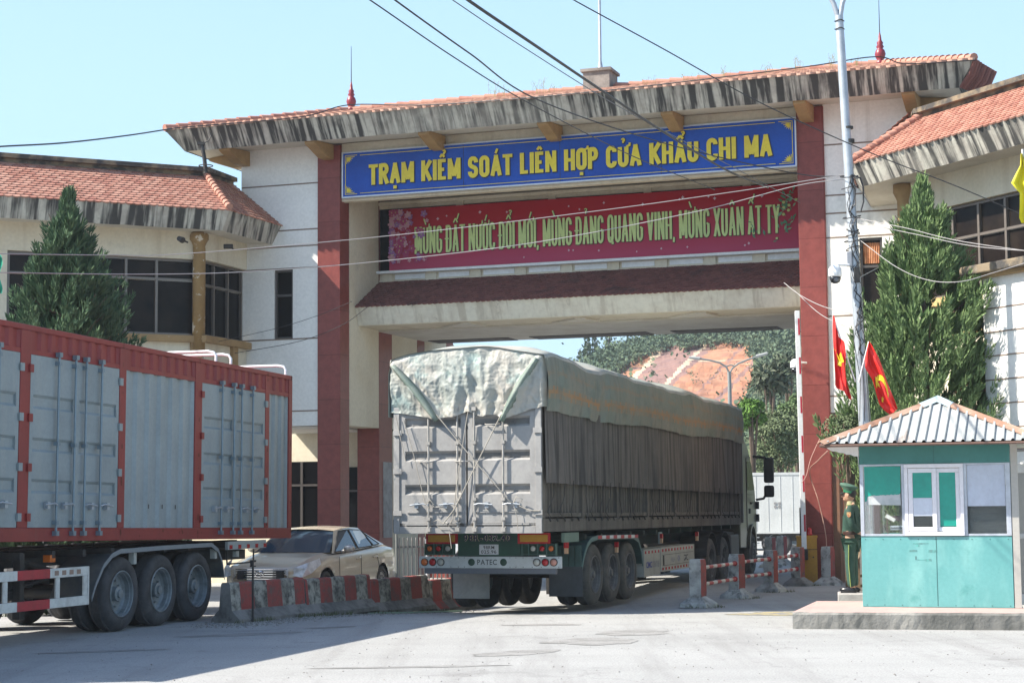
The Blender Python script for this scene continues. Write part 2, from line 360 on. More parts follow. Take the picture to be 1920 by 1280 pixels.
def block_text(mb, s, org, ax, width, cap, th=.085, w0=.17, gap=.035, space=.13, grow=0, depth=0):
    """s in heavy condensed capitals; th stem, w0 inner width of a normal letter, all in metres before the fit to width"""
    ax = Vector(ax).normalized(); up = Vector((0, 0, 1)); nr = ax.cross(up); org = Vector(org); x = 0; items = []
    for ch in s:
        if ch == ' ': x += space; continue
        d = unicodedata.normalize('NFD', ch); b = 'D' if ch == 'Đ' else d[0]; w = GL[b][0]*w0; items.append((ch, b, d[1:], x, w)); x += w+th+gap
    k = width/(x-gap); lay = [0]
    def stroke(pts, t_):
        lay[0] = (lay[0]+1) % 5; q = [Vector(p) for p in pts]; q = [p for i, p in enumerate(q) if i == 0 or (p-q[i-1]).length > 1e-5]; L_, R2 = [], []; hw = t_/2+grow
        closed = (q[0]-q[-1]).length < 1e-5 and len(q) > 3
        for i, p in enumerate(q):
            if closed: a = (p-q[i-1 if i else -2]).normalized(); b = (q[i+1 if i < len(q)-1 else 1]-p).normalized()
            else: a = (p-q[i-1]).normalized() if i else (q[1]-p).normalized(); b = (q[i+1]-p).normalized() if i < len(q)-1 else a
            n_ = Vector((-(a+b).y, (a+b).x)); n_ = n_.normalized() if n_.length > 1e-6 else Vector((-a.y, a.x)); c = max(.6, n_.dot(Vector((-a.y, a.x))))
            e = Vector((0, 0))
            if not closed and i in (0, len(q)-1): e = (-b if i == 0 else a)*grow
            L_.append(p+n_*hw/c+e); R2.append(p-n_*hw/c+e)
        P3 = lambda v: org+ax*v.x+up*v.y+nr*(depth+.0012*lay[0])
        V = [mb.v(P3(v)) for v in L_]; W_ = [mb.v(P3(v)) for v in R2]
        for i in range(len(q)-1): mb.f([V[i], V[i+1], W_[i+1], W_[i]])
    tv = th*.8
    for ch, b, marks, x0, w in items:
        bx = (x0+th/2)*k; bw = w*k; y0, yh = tv/2, cap-tv
        vert = lambda p, q: abs(p[0]-q[0]) < 1e-6
        for path in GL[b][1]:
            P_ = [(bx+px*bw if b not in 'I,' else bx+(px-.5)*.2*cap, y0+py*yh) for px, py in path]
            if len(path) == 2 and vert(path[0], path[1]): P_ = [(P_[0][0], 0 if path[0][1] <= 0 else (cap if path[0][1] >= 1 else P_[0][1])), (P_[1][0], 0 if path[1][1] <= 0 else (cap if path[1][1] >= 1 else P_[1][1]))]; stroke(P_, th)
            elif len(path) == 2 and abs(path[0][1]-path[1][1]) < 1e-6:
                e0 = th/2 if path[0][0] <= 0 or b == 'T' else 0; e1 = th/2 if path[1][0] >= 1 and b in 'TELH' else 0
                stroke([(P_[0][0]-e0*(1 if b in 'T' else 0), P_[0][1]), (P_[1][0]+e1*(.6 if b in 'EL' else 1)*(b != 'H'), P_[1][1])], tv)
            elif len(path) == 2 and b != ',':
                d_ = (Vector(P_[1])-Vector(P_[0])).normalized()*tv*.45; a_, c_ = Vector(P_[0]), Vector(P_[1])
                if path[0][1] in (0, 1): a_ = a_-d_
                if path[1][1] in (0, 1): c_ = c_+d_
                for v in (a_, c_): v.y = min(max(v.y, 0 if b != 'Q' else -.1*cap), cap)
                stroke([a_, c_], th*.98)
            else: stroke(P_, th if b != ',' else th*.8)
        cx = bx+bw/2; t2 = th*.55
        if ch == 'Đ': stroke([(bx-th*.95, cap*.5), (bx+th*.9, cap*.5)], tv*.7)
        top = cap+.035*cap/.46; hh = .10*cap/.46; wd = max(.05, min(.07, bw*.4))
        circ = '\u0302' in marks
        if circ: stroke([(cx-wd, top+.005), (cx, top+hh*.75)], t2); stroke([(cx, top+hh*.75), (cx+wd, top+.005)], t2)
        ox, oy = (wd*.95, hh*.55) if circ else (0, 0)
        if '\u0301' in marks: stroke([(cx+ox-.01, top+oy), (cx+ox+.035, top+oy+hh)], t2)
        if '\u0300' in marks: stroke([(cx+ox-.045, top+oy+hh), (cx+ox+.005, top+oy)], t2)
        if '\u0309' in marks: stroke([(cx+ox+.028*math.cos(R(a)), top+oy+hh*.75+.028*math.sin(R(a))) for a in range(170, -91, -26)]+[(cx+ox, top+oy+hh*.1)], t2*.7)
        if '\u0323' in marks: stroke([(cx-th*.42, -.085*cap/.46), (cx+th*.42, -.085*cap/.46)], th*.75)
        if '\u031b' in marks: stroke([(bx+bw, cap*.93), (bx+bw+th*.75, cap*.98), (bx+bw+th*.8, cap*1.10)], t2*.85)
# ================================================================== ground
def build_ground():
    xs = [-600, -300, -120, -60, -30]+[-18+i*.75 for i in range(49)]+[30, 60, 120, 300, 600]
    ys = [-60, -20, 5]+[12+i*.75 for i in range(50)]+[55, 62, 75, 95, 130, 200, 500, 1500]
    mb = MB()
    g = [[mb.v((x, y, gz(x, y))) for x in xs] for y in ys]
    for j in range(len(ys)-1):
        for i in range(len(xs)-1): mb.f([g[j][i], g[j][i+1], g[j+1][i+1], g[j+1][i]])
    mt = pm('pale_concrete_road', (.355, .352, .338), (.305, .303, .29), .35, .4, .65, rough=.85, bump=.5, bsc=75, fine=.24,
            spot=((.17, .16, .15), .8, .60, .72, .55), stretch=(.5, 1.6, 1))
    nt = mt.node_tree; N = nt.nodes; Lk = nt.links; P = N['Principled BSDF']
    src = P.inputs['Base Color'].links[0].from_socket
    tc = N.new('ShaderNodeTexCoord')
    def mixc(f, a, c):
        mx = N.new('ShaderNodeMix'); mx.data_type = 'RGBA'; Lk.new(f, mx.inputs[0]); Lk.new(a, mx.inputs[6]); mx.inputs[7].default_value = (*c, 1); return mx.outputs[2]
    # long tyre-worn streaks that run with the lanes
    mp = N.new('ShaderNodeMapping'); mp.inputs['Rotation'].default_value = (0, 0, R(20)); mp.inputs['Scale'].default_value = (1.6, .10, 1); Lk.new(tc.outputs['Object'], mp.inputs[0])
    nz = N.new('ShaderNodeTexNoise'); nz.inputs['Scale'].default_value = 1.3; nz.inputs['Detail'].default_value = 7; nz.inputs['Roughness'].default_value = .65; Lk.new(mp.outputs[0], nz.inputs['Vector'])
    mr = N.new('ShaderNodeMapRange'); mr.inputs[1].default_value = .50; mr.inputs[2].default_value = .72; mr.inputs[4].default_value = .5; Lk.new(nz.outputs[0], mr.inputs[0])
    c1 = mixc(mr.outputs[0], src, (.20, .19, .18))
    # fine cracks
    vo = N.new('ShaderNodeTexVoronoi'); vo.feature = 'DISTANCE_TO_EDGE'; vo.inputs['Scale'].default_value = .55
    ns = N.new('ShaderNodeTexNoise'); ns.inputs['Scale'].default_value = 2.2; ns.inputs['Detail'].default_value = 6; Lk.new(tc.outputs['Object'], ns.inputs['Vector'])
    va = N.new('ShaderNodeVectorMath'); va.operation = 'MULTIPLY_ADD'; va.inputs[1].default_value = (.9, .9, 0); Lk.new(ns.outputs['Color'], va.inputs[0]); Lk.new(tc.outputs['Object'], va.inputs[2])
    Lk.new(va.outputs[0], vo.inputs['Vector'])
    m2 = N.new('ShaderNodeMapRange'); m2.inputs[1].default_value = .004; m2.inputs[2].default_value = .014; m2.inputs[3].default_value = .22; m2.inputs[4].default_value = 0; Lk.new(vo.outputs['Distance'], m2.inputs[0])
    c2 = mixc(m2.outputs[0], c1, (.16, .155, .15))
    # pinholes and dark grit
    n3 = N.new('ShaderNodeTexNoise'); n3.inputs['Scale'].default_value = 9; n3.inputs['Detail'].default_value = 8; n3.inputs['Roughness'].default_value = .8; Lk.new(tc.outputs['Object'], n3.inputs['Vector'])
    m3 = N.new('ShaderNodeMapRange'); m3.inputs[1].default_value = .60; m3.inputs[2].default_value = .70; m3.inputs[4].default_value = .5; Lk.new(n3.outputs[0], m3.inputs[0])
    c3 = mixc(m3.outputs[0], c2, (.22, .215, .20))
    Lk.new(c3, P.inputs['Base Color'])
    struct(mb.build('ground', mt, fix=False))
    # patches lying on the road
    dk = pm('dark_road_patch', (.17, .165, .155), (.26, .25, .235), 1.2, .4, .6, rough=.9, bump=.4, bsc=50, fine=.2)
    def blob(name, cx, cy, rx, ry, rot, mt_, seed, h=.004):
        mb = MB(); r = random.Random(seed); n = 60; pts = []
        for k in range(n):
            a = 2*math.pi*k/n; q = 1+.35*noise.noise(Vector((math.cos(a)*1.7, math.sin(a)*1.7, seed*3.1)))+.13*noise.noise(Vector((math.cos(a)*6, math.sin(a)*6, seed)))
            x, y = rx*q*math.cos(a), ry*q*math.sin(a)
            X = cx+x*math.cos(R(rot))-y*math.sin(R(rot)); Y = cy+x*math.sin(R(rot))+y*math.cos(R(rot))
            pts.append((X, Y, gz(X, Y)+h))
        mb.poly(pts); return struct(mb.build(name, mt_, fix=False))
    damp = pm('damp_patch', (.225, .22, .205), (.30, .29, .275), 2.5, .42, .58, rough=.75, bump=.4, bsc=60, fine=.2)
    blob('road_patch', .95, 22.5, .62, .50, 25, damp, 2); blob('road_patch', 1.55, 23.9, .42, .55, -40, damp, 8, .0035); blob('road_patch', .05, 20.9, .62, .28, 35, damp, 9, .0035)
    blob('road_patch', .35, 25.6, .6, .18, 0, damp, 12); blob('road_patch', -1.1, 19.2, .9, .10, 5, damp, 14)
    blob('road_patch', -4.9, 21.6, .8, .12, 18, damp, 15); blob('road_patch', -3.6, 24.2, .9, .22, 25, damp, 16)
    blob('road_patch', -2.55, 25.4, .35, .12, 30, dk, 3)
    blob('road_stain', 4.7, 27.6, 1.5, .5, -5, pm('yellow_worn_marking', (.36, .30, .15), (.20, .195, .19), 3, .45, .55, rough=.85, fine=.25), 5, .005)
build_ground()

def gravel_and_weeds():
    g = random.Random(5); mb = MB()
    ax = Vector((math.sin(R(25.7)), math.cos(R(25.7)))); nr = Vector((ax.y, -ax.x))
    for i in range(1500):
        t = g.uniform(-.6, 7) if i % 3 else g.uniform(-1.0, 2.2); w = abs(g.gauss(0, .28))+.02
        if i % 3 == 0: w = g.uniform(-.5, .7)
        x = -4.0+ax.x*t+nr.x*w; y = 26.49+ax.y*t+nr.y*w; r = g.uniform(.008, .026)
        z = gz(x, y); a = g.uniform(0, 6)
        P = [(x+r*math.cos(a+k*2.1)*g.uniform(.7, 1.3), y+r*math.sin(a+k*2.1)*g.uniform(.7, 1.3), z+.002) for k in range(3)]+[(x, y, z+r*g.uniform(.7, 1.3))]
        mb.raw(P, [(0, 1, 3), (1, 2, 3), (2, 0, 3)])
    for i in range(900):
        x, y = g.uniform(-6, 7), 17+11*g.random()**1.2; r = g.uniform(.004, .014); z = gz(x, y); a = g.uniform(0, 6)
        P = [(x+r*math.cos(a+k*2.1)*g.uniform(.7, 1.3), y+r*math.sin(a+k*2.1)*g.uniform(.7, 1.3), z+.002) for k in range(3)]+[(x, y, z+r)]
        mb.raw(P, [(0, 1, 3), (1, 2, 3), (2, 0, 3)])
    o = mb.build('gravel', pm('gravel_stone', (.30, .29, .27), island=(.16, .15, .14), rough=.9)); o['kind'] = 'stuff'
    mb = MB()
    for i in range(900):
        t = g.uniform(-.1, 6.6); w = abs(g.gauss(.05, .07))
        if noise.noise(Vector((t*1.3, 3, 1))) < -.05 : continue
        x = -4.0+ax.x*t+nr.x*w; y = 26.49+ax.y*t+nr.y*w; z = gz(x, y); a = g.uniform(0, 6.28); h = g.uniform(.02, .09); b = .008
        mb.poly([(x-b*math.cos(a), y-b*math.sin(a), z), (x+b*math.cos(a), y+b*math.sin(a), z), (x+g.uniform(-.04, .04), y+g.uniform(-.04, .04), z+h)])
    for i in range(500):
        bx, by = g.choice([(2.97, 29.45), (3.92, 32.07), (4.82, 34.2), (5.73, 36.66)])
        an = g.uniform(0, 6.28); q = g.uniform(.18, .34); x = bx+q*math.cos(an)+.1; y = by+q*math.sin(an); a = g.uniform(0, 6.28); h = g.uniform(.01, .05); b = .007
        mb.poly([(x-b*math.cos(a), y-b*math.sin(a), 0), (x+b*math.cos(a), y+b*math.sin(a), 0), (x+g.uniform(-.03, .03), y+g.uniform(-.03, .03), h)])
    o = mb.build('grass', pm('weed_green', (.055, .075, .02), island=(.11, .12, .05), rough=.8), fix=False); o['kind'] = 'stuff'
gravel_and_weeds()

# ================================================================== gate house
gate = T('gatehouse', 'cream gate building spanning the road on dark red columns under a long tiled roof', 'gate building', G)
def walls():
    U0, U1 = -13.65, 2.0
    # left block: upper wall over a recessed ground floor
    for a, b, win in ((U0, -11.66, (-12.79, -12.31, 5.51, 7.12)), (0.0, U1, (.70, 1.17, 5.37, 7.10))):
        mb = MB(G); w0, w1, z0, z1 = win; y0, y1 = .05, 6.6
        for q in ((a, w0, 3.5, 9.97), (w1, b, 3.5, 9.97), (w0, w1, z1, 9.97), (w0, w1, 3.5, z0)): mb.box(q[0], q[1], y0, y0+.22, q[2], q[3])
        mb.box(a, a+.2, y0+.22, y1, 3.5, 9.97); mb.box(b-.2, b, y0+.22, y1, 3.5, 9.97); mb.box(a+.2, b-.2, y1-.2, y1, 0, 9.97)
        mb.box(a, b, y0+.22, y1, 3.45, 3.49)
        mb.build('wall', WHITEW, gate)
        mb = MB(G)
        for z in (9.10, 8.03, 7.65, 7.14, 5.50, 3.84):
            c0, c1 = a+.01, b-.01
            segs = [(c0, c1)] if not (z0 < z < z1) else [(c0, w0), (w1, c1)]
            for s0, s1 in segs: mb.box(s0, s1, y0-.004, y0+.03, z-.016, z+.016)
        mb.build('groove_line', GROOVE, gate)
        mb = MB(G); mb.box(w0+.04, w1-.04, .16, .17, z0+.04, z1-.04); wf = mb.build('window', GLASS if a < -5 else GLASSB, gate)
        mb = MB(G)
        for q in ((w0, w0+.05, z0, z1), (w1-.05, w1, z0, z1), (w0+.05, w1-.05, z0, z0+.05), (w0+.05, w1-.05, z1-.05, z1), (w0+.05, w1-.05, z1-.62, z1-.57)): mb.box(q[0], q[1], .1, .2, q[2], q[3])
        mb.build('window_frame', FRAME, gate)
        if a > -5:
            mb = MB(G); n = 14
            for i in range(n):
                x0 = w0+.07+(w1-w0-.14)*i/n; x1 = w0+.07+(w1-w0-.14)*(i+1)/n
                mb.poly([(x0, .155-.02*(i % 2), z1-.53), (x1, .155-.02*((i+1) % 2), z1-.53), (x1, .15-.02*(i % 2), z1-.1), (x0, .15-.02*((i+1) % 2), z1-.1)])
            mb.build('foil', pm('orange_foil', (.42, .17, .08), (.60, .32, .18), 9, rough=.3, bump=.8, bsc=12, metal=.2), gate)
    # ground floor recess: a beige wall with dark doors
    mb = MB(G); mb.box(-16.5, -11.7, 2.9, 3.05, -.3, 3.44); mb.box(0.05, 6.0, 3.4, 3.55, 0, 3.44); mb.box(.05, 6, 3.0, 3.39, 3.0, 3.44); mb.build('ground_floor_wall', CREAM, gate)
    for x0, x1, z0, z1 in ((-13.9, -12.95, -.2, 2.75), (-12.6, -11.9, -.2, 2.6)):
        mb = MB(G); mb.box(x0, x1, 2.84, 2.89, z0, z1); mb.build('door', GLASS, gate)
        mb = MB(G)
        for k in range(3): 
            x = x0+(x1-x0)*k/2; mb.box(x-.03, x+.03, 2.8, 2.84, z0, z1)
        mb.box(x0, x1, 2.8, 2.84, z1-.6, z1-.55); mb.build('door_frame', FRAME, gate)
    # inner faces of the passage, cream, from the front column back to the second one
    for s_, ux in ((1, -11.09), (-1, -.55)):
        mb = MB(G); a, b = (ux-.5, ux-.003) if s_ > 0 else (ux+.003, ux+.5)
        mb.box(a, b, .52, 2.198, 3.5, 9.9); mb.box(a, b, 3.0, 4.6, 3.5, 9.9); mb.box(a, b, 5.1, 6.6, 3.5, 9.9)
        mb.box(a, b, 3.0, 4.6, -.3, 3.45) if s_ > 0 else None
        mb.build('passage_wall', CREAM, gate)
    # columns: pairs left and right of the passage
    for ux in (-11.66, -.55):
        for y0, y1 in ((0, .5), (2.2, 3.0), (4.6, 5.1), (6.6, 7.1)):
            mb = MB(G); mb.box(ux, ux+.57, y0, y1, -.3, 9.93); mb.build('column', PLUM, gate, bevel=.012)
    mb = MB(G); mb.box(-11.085, -11.08, 2.42, 2.95, .9, 2.7); mb.build('column_patch', pm('grey_patch', (.36, .35, .34), (.26, .25, .24), 5, rough=.9), gate)
    for x in (.85, 1.45):
        mb = MB(G); mb.box(x, x+.14, 2.6, 2.75, 0, 3.44); mb.build('pillar', pm('dull_tan', (.20, .12, .06), rough=.7), gate)
    mb = MB(G); mb.box(.02, .16, 0.05, .5, 0, 3.45); mb.build('pillar', pm('brown_pillar', (.20, .10, .055), (.16, .08, .05), 4, rough=.6), gate)
    mb = MB(G); mb.box(.2, 6., 3.2, 3.39, 0, 2.98); mb.build('entrance_panel', pm('dark_red_panel', (.10, .022, .02), rough=.5), gate)
    # bridge room: upper front wall behind the blue sign
    mb = MB(G); mb.box(-11.09, -.55, .10, .30, 8.62, 9.97); mb.build('lintel_wall', CREAM, gate)
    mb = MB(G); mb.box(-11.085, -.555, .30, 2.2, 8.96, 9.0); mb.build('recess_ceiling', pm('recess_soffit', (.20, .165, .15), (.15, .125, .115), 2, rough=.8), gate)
    # wall with windows behind the banner
    mb = MB(G); z0, z1 = 7.22, 8.84
    mb.box(-11.09, -.55, 2.25, 2.45, 5.9, z0); mb.box(-11.09, -.55, 2.25, 2.45, 8.76, 8.955)
    mb.box(-11.085, -.555, 2.18, 2.249, 8.84, 8.92)
    for u in [-11.0+.85*0]: pass
    for i in range(10):
        u = -10.86+i*1.128; mb.box(u-.13, u+.13, 2.19, 2.2499, 6.85, 7.18)
    for u in (-9.0, -6.7, -4.4, -2.1): mb.box(u-.09, u+.09, 2.2, 2.2499, 8.70, 8.84)
    mb.box(-11.085, -.555, 2.21, 2.2495, 6.80, 7.03)
    mb.build('bridge_wall', CREAM, gate)
    mb = MB(G)
    for i in range(9):
        u = -10.86+i*1.128; mb.box(u+.18, u+.95, 2.235, 2.2485, 7.045, 7.165)
    mb.build('vent_panel', WHITEP, gate)
    mb = MB(G); mb.box(-11.085, -.555, 2.28, 2.30, 7.22, 8.76); mb.build('window', GLASS, gate)
    mb = MB(G); mb.box(-11.085, -.555, 2.05, 2.249, 7.18, 7.24); mb.build('ledge', WHITEP, gate)
    mb = MB(G); mb.box(-11.09, -.55, 5.5, 5.7, 5.95, 9.9); mb.build('rear_wall', CREAM, gate)
    # deck underside with shallow beams
    mb = MB(G); mb.box(-11.09, -.55, 1.02, 2.2, 5.85, 5.98); mb.box(-11.09, -.55, 2.2, 5.7, 5.80, 5.94)
    mb.build('deck', SOFFIT, gate)
    mb = MB(G); mb.box(-11.09, -.55, 1.01, 2.19, 5.835, 5.849); mb.build('deck_soffit', CREAM, gate)
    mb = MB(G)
    for a, b in ((-10.9, -8.75), (-8.2, -5.2), (-4.6, -2.0), (-1.4, -.6)): mb.box(a, b, 4.85, 5.62, 5.785, 5.799)  # flat strips under the deck, the shade between its beams put into their colour
    mb.build('deck_shade_strip', pm('recess_shade', (.05, .04, .038), rough=.8), gate)
    mb = MB(G)
    for u in (-8.48, -5.73, -2.97): mb.prism([(u-.9, 1.9), (u-.12, 1.2), (u+.12, 1.2), (u+.25, 1.9)], 'z', 5.79, 5.833)
    mb.build('deck_rib', SOFFIT, gate)
walls()

def gate_awning():
    # lower tiled awning in front of the bridge room
    mb = MB(G); tile_plane(mb, (-11.085, .8, 6.26), (-.555, .8, 6.26), (-.555, 2.245, 7.0), (-11.085, 2.245, 7.0), tw=.13, th=.13, lift=.022, lip=.024, zig=.05)
    mb.build('awning_roof', TILED, gate, fix=False)
    mb = MB(G); mb.loft([[(u, .80, 6.25), (u, 1.0, 5.85), (u, 1.12, 5.85), (u, 1.1, 6.25)] for u in (-11.085, -.555)])
    mb.build('awning_fascia', FASCIAC, gate)
gate_awning()

def hip_roof():
    E, zt = (-14.87, 3.25, -1.4, 8.1), 10.30
    rz = 11.5; ry = 3.35; ra, rb = -12.4, .85
    A, B, Cc, D = (E[0], E[2], zt), (E[1], E[2], zt), (E[1], E[3], zt), (E[0], E[3], zt)
    P, Q = (ra, ry, rz), (rb, ry, rz)
    mb = MB(G)
    tile_plane(mb, A, B, Q, P, tw=.20, th=.2, lift=.04, lip=.045, zig=.05)
    tile_plane(mb, Cc, D, P, Q, tw=.40, th=.4, lift=.04, lip=.045)
    tile_plane(mb, B, Cc, Q, Q, tw=.25, th=.25, lift=.04, lip=.045); tile_plane(mb, D, A, P, P, tw=.25, th=.25, lift=.04, lip=.045)
    mb.build('roof', pm('sunbleached_tile', (.44, .25, .18), (.34, .19, .14), 5, rough=.9, bump=.2, island=(.52, .33, .25), spot=((.22, .16, .12), 2, .58, .72, .7)), gate, fix=False)
    mb = MB(G)
    for a, b in ((P, Q), (A, P), (B, Q), (Cc, Q), (D, P)):
        a, b = Vector(a), Vector(b); n = max(2, int((b-a).length/.33)); d = (b-a)/n
        for i in range(n): mb.tube([a+d*i+Vector((0, 0, .05)), a+d*(i+1.06)+Vector((0, 0, .03))], [.085, .07], 8)
    mb.build('ridge_tiles', TILE, gate)
    # fascia: slants inwards towards its foot
    e, fz = .34, 9.84
    top = [(E[0], E[2]), (E[1], E[2]), (E[1], E[3]), (E[0], E[3])]
    bot = [(E[0]+e, E[2]+e), (E[1]-e, E[2]+e), (E[1]-e, E[3]-e), (E[0]+e, E[3]-e)]
    n = 60; mb = MB(G); rows = 3
    for k in range(4):
        a, b = Vector(top[k]), Vector(top[(k+1) % 4]); c, d = Vector(bot[k]), Vector(bot[(k+1) % 4])
        g = []
        for j in range(rows+1):
            row = []
            for i in range(n+1):
                t = i/n; f_ = j/rows; p = (a.lerp(b, t)).lerp(c.lerp(d, t), f_)
                wv = .012*noise.noise(Vector((p.x*1.3, p.y*1.3, j*2.)))
                row.append(mb.v((p.x, p.y, zt+.0-(zt-fz)*f_+(wv if 0 < j else 0))))
            g.append(row)
        for j in range(rows):
            for i in range(n): mb.f([g[j][i], g[j][i+1], g[j+1][i+1], g[j+1][i]])
    mb.build('fascia', FASCIA, gate)
    mb = MB(G)   # soffit ring
    wi = (-13.65, 2.0, .05, 6.6)
    inn = [(wi[0], wi[2]), (wi[1], wi[2]), (wi[1], wi[3]), (wi[0], wi[3])]
    for k in range(4):
        a, b = bot[k], bot[(k+1) % 4]; c, d = inn[k], inn[(k+1) % 4]
        mb.hexa([(a[0], a[1], fz+.02), (b[0], b[1], fz+.02), (d[0], d[1], 9.97), (c[0], c[1], 9.97), (a[0], a[1], fz+.08), (b[0], b[1], fz+.08), (d[0], d[1], 10.03), (c[0], c[1], 10.03)])
    mb.build('soffit', SOFFIT, gate)
    for i, u in enumerate((-13.55, -11.38, -8.62, -5.85, -3.1, -.30, 1.9)):
        mb = MB(G); mb.prism([(.04, 9.93), (-1.02, 9.86), (-1.02, 9.74), (.04, 9.52)] if 0 else [(.04, 9.95), (-1.0, 9.87), (-1.0, 9.80), (-.30, 9.60), (.04, 9.60)], 'x', u-.13, u+.13)
        mb.build('bracket', TAN, gate, bevel=.01)
    for y in (.15, 2.2, 4.4, 6.4):
        for ux, sg in ((-13.65, -1), (2.0, 1)):
            mb = MB(G); mb.prism([(ux, 9.95), (ux+sg*.85, 9.87), (ux+sg*.85, 9.80), (ux+sg*.25, 9.60), (ux, 9.60)], 'y', y-.12, y+.12); mb.build('bracket', TAN, gate, bevel=.01)
    # curled tiled hip end at the right corner
    mb = MB(G); n = 9
    for i in range(n):
        f_ = i/n; p = Vector((3.27, -1.38, 10.32)).lerp(Vector((3.62, -.5, 10.20)), f_); q = Vector((2.95, -1.04, 9.86)).lerp(Vector((3.3, -.55, 9.74)), f_)
        mb.tube([p, p.lerp(q, .5)+Vector((.05, -.05, -.03)), q], .045, 8)
    mb.build('hip_end_tiles', TILED, gate)
    # plinth with mast
    mb = MB(G); mb.box(-6.15, -5.5, 3.0, 3.7, 11.3, 11.86); mb.box(-6.2, -5.45, 2.95, 3.75, 11.861, 11.93); mb.build('roof_plinth', pm('plinth_concrete', (.27, .24, .21), (.15, .135, .12), 4, rough=.95, bump=.5), gate)
    mb = MB(G); mb.lathe([(.10, 0), (.10, .05), (.06, .08), (.05, .2), (.035, .25), (.03, 3.0), (.03, 6.0)], (-5.82, 3.35, 11.93)); mb.build('mast', GREYM, gate)
    for u in (-12.33, .79):
        mb = MB(G)
        mb.lathe([(.10, 0), (.11, .05), (.06, .09), (.10, .15), (.125, .24), (.10, .33), (.06, .37), (.09, .41), (.06, .46), (.075, .5), (.04, .56), (.03, .66), (.012, .74)], (u, 3.35, 11.5), n=16)
        f_ = mb.build('finial', pm('finial_red', (.20, .02, .03), rough=.4), gate)
        mb = MB(G); mb.cyl((u, 3.35, 12.2), (u, 3.35, 13.15), .012, .006, 6); mb.build('lightning_rod', CABLE, f_)
    # dry weeds that root between the ridge tiles
    g = random.Random(11)
    for k, (u, h) in enumerate(((-8.2, .45), (-7.8, .28), (-7.0, .4), (-6.7, .25), (-4.4, .22), (-2.6, .28), (-1.6, .3), (-.9, .35), (-.1, .38), (.4, .2), (-3.4, .2))):
        mb = MB(G)
        for i in range(8):
            x = u+g.gauss(0, .10); y = 2.4+g.gauss(0, .1); hh = h*g.uniform(.4, 1); a = g.uniform(-.6, .6)
            z0 = 10.3+(2.4+1.4)*.2526
            top = Vector((x+a*hh*.6, y, z0+hh)); mb.tube([(x, y, z0-.02), (x+a*hh*.2, y, z0+hh*.5), top], .004, 3)
            for j in range(3): 
                q = top+Vector((g.uniform(-.05, .05), g.uniform(-.03, .03), g.uniform(-.1, .02))); mb.poly([q, q+Vector((.018, 0, .008)), q+Vector((.008, 0, .025))])
        o = mb.build('roof_weed', pm('dry_weed', (.30, .22, .11), island=(.16, .18, .06), rough=.9), fix=False)
        tag(o, 'dry weed tuft on the gatehouse roof, %s' % ['tallest, left of the mast', 'short, just right of the tallest left tuft', 'middle height, left of the mast', 'low, closest to the mast on its left', 'low, right of the mast', 'small, above the word KHAU', 'above the end of the blue sign', 'taller, near the street pole top', 'tallest, right of the street pole', 'tiny, nearest the right finial', 'small, midway along the right roof half'][k], 'weed', 'dry weeds on the gatehouse roof')
hip_roof()

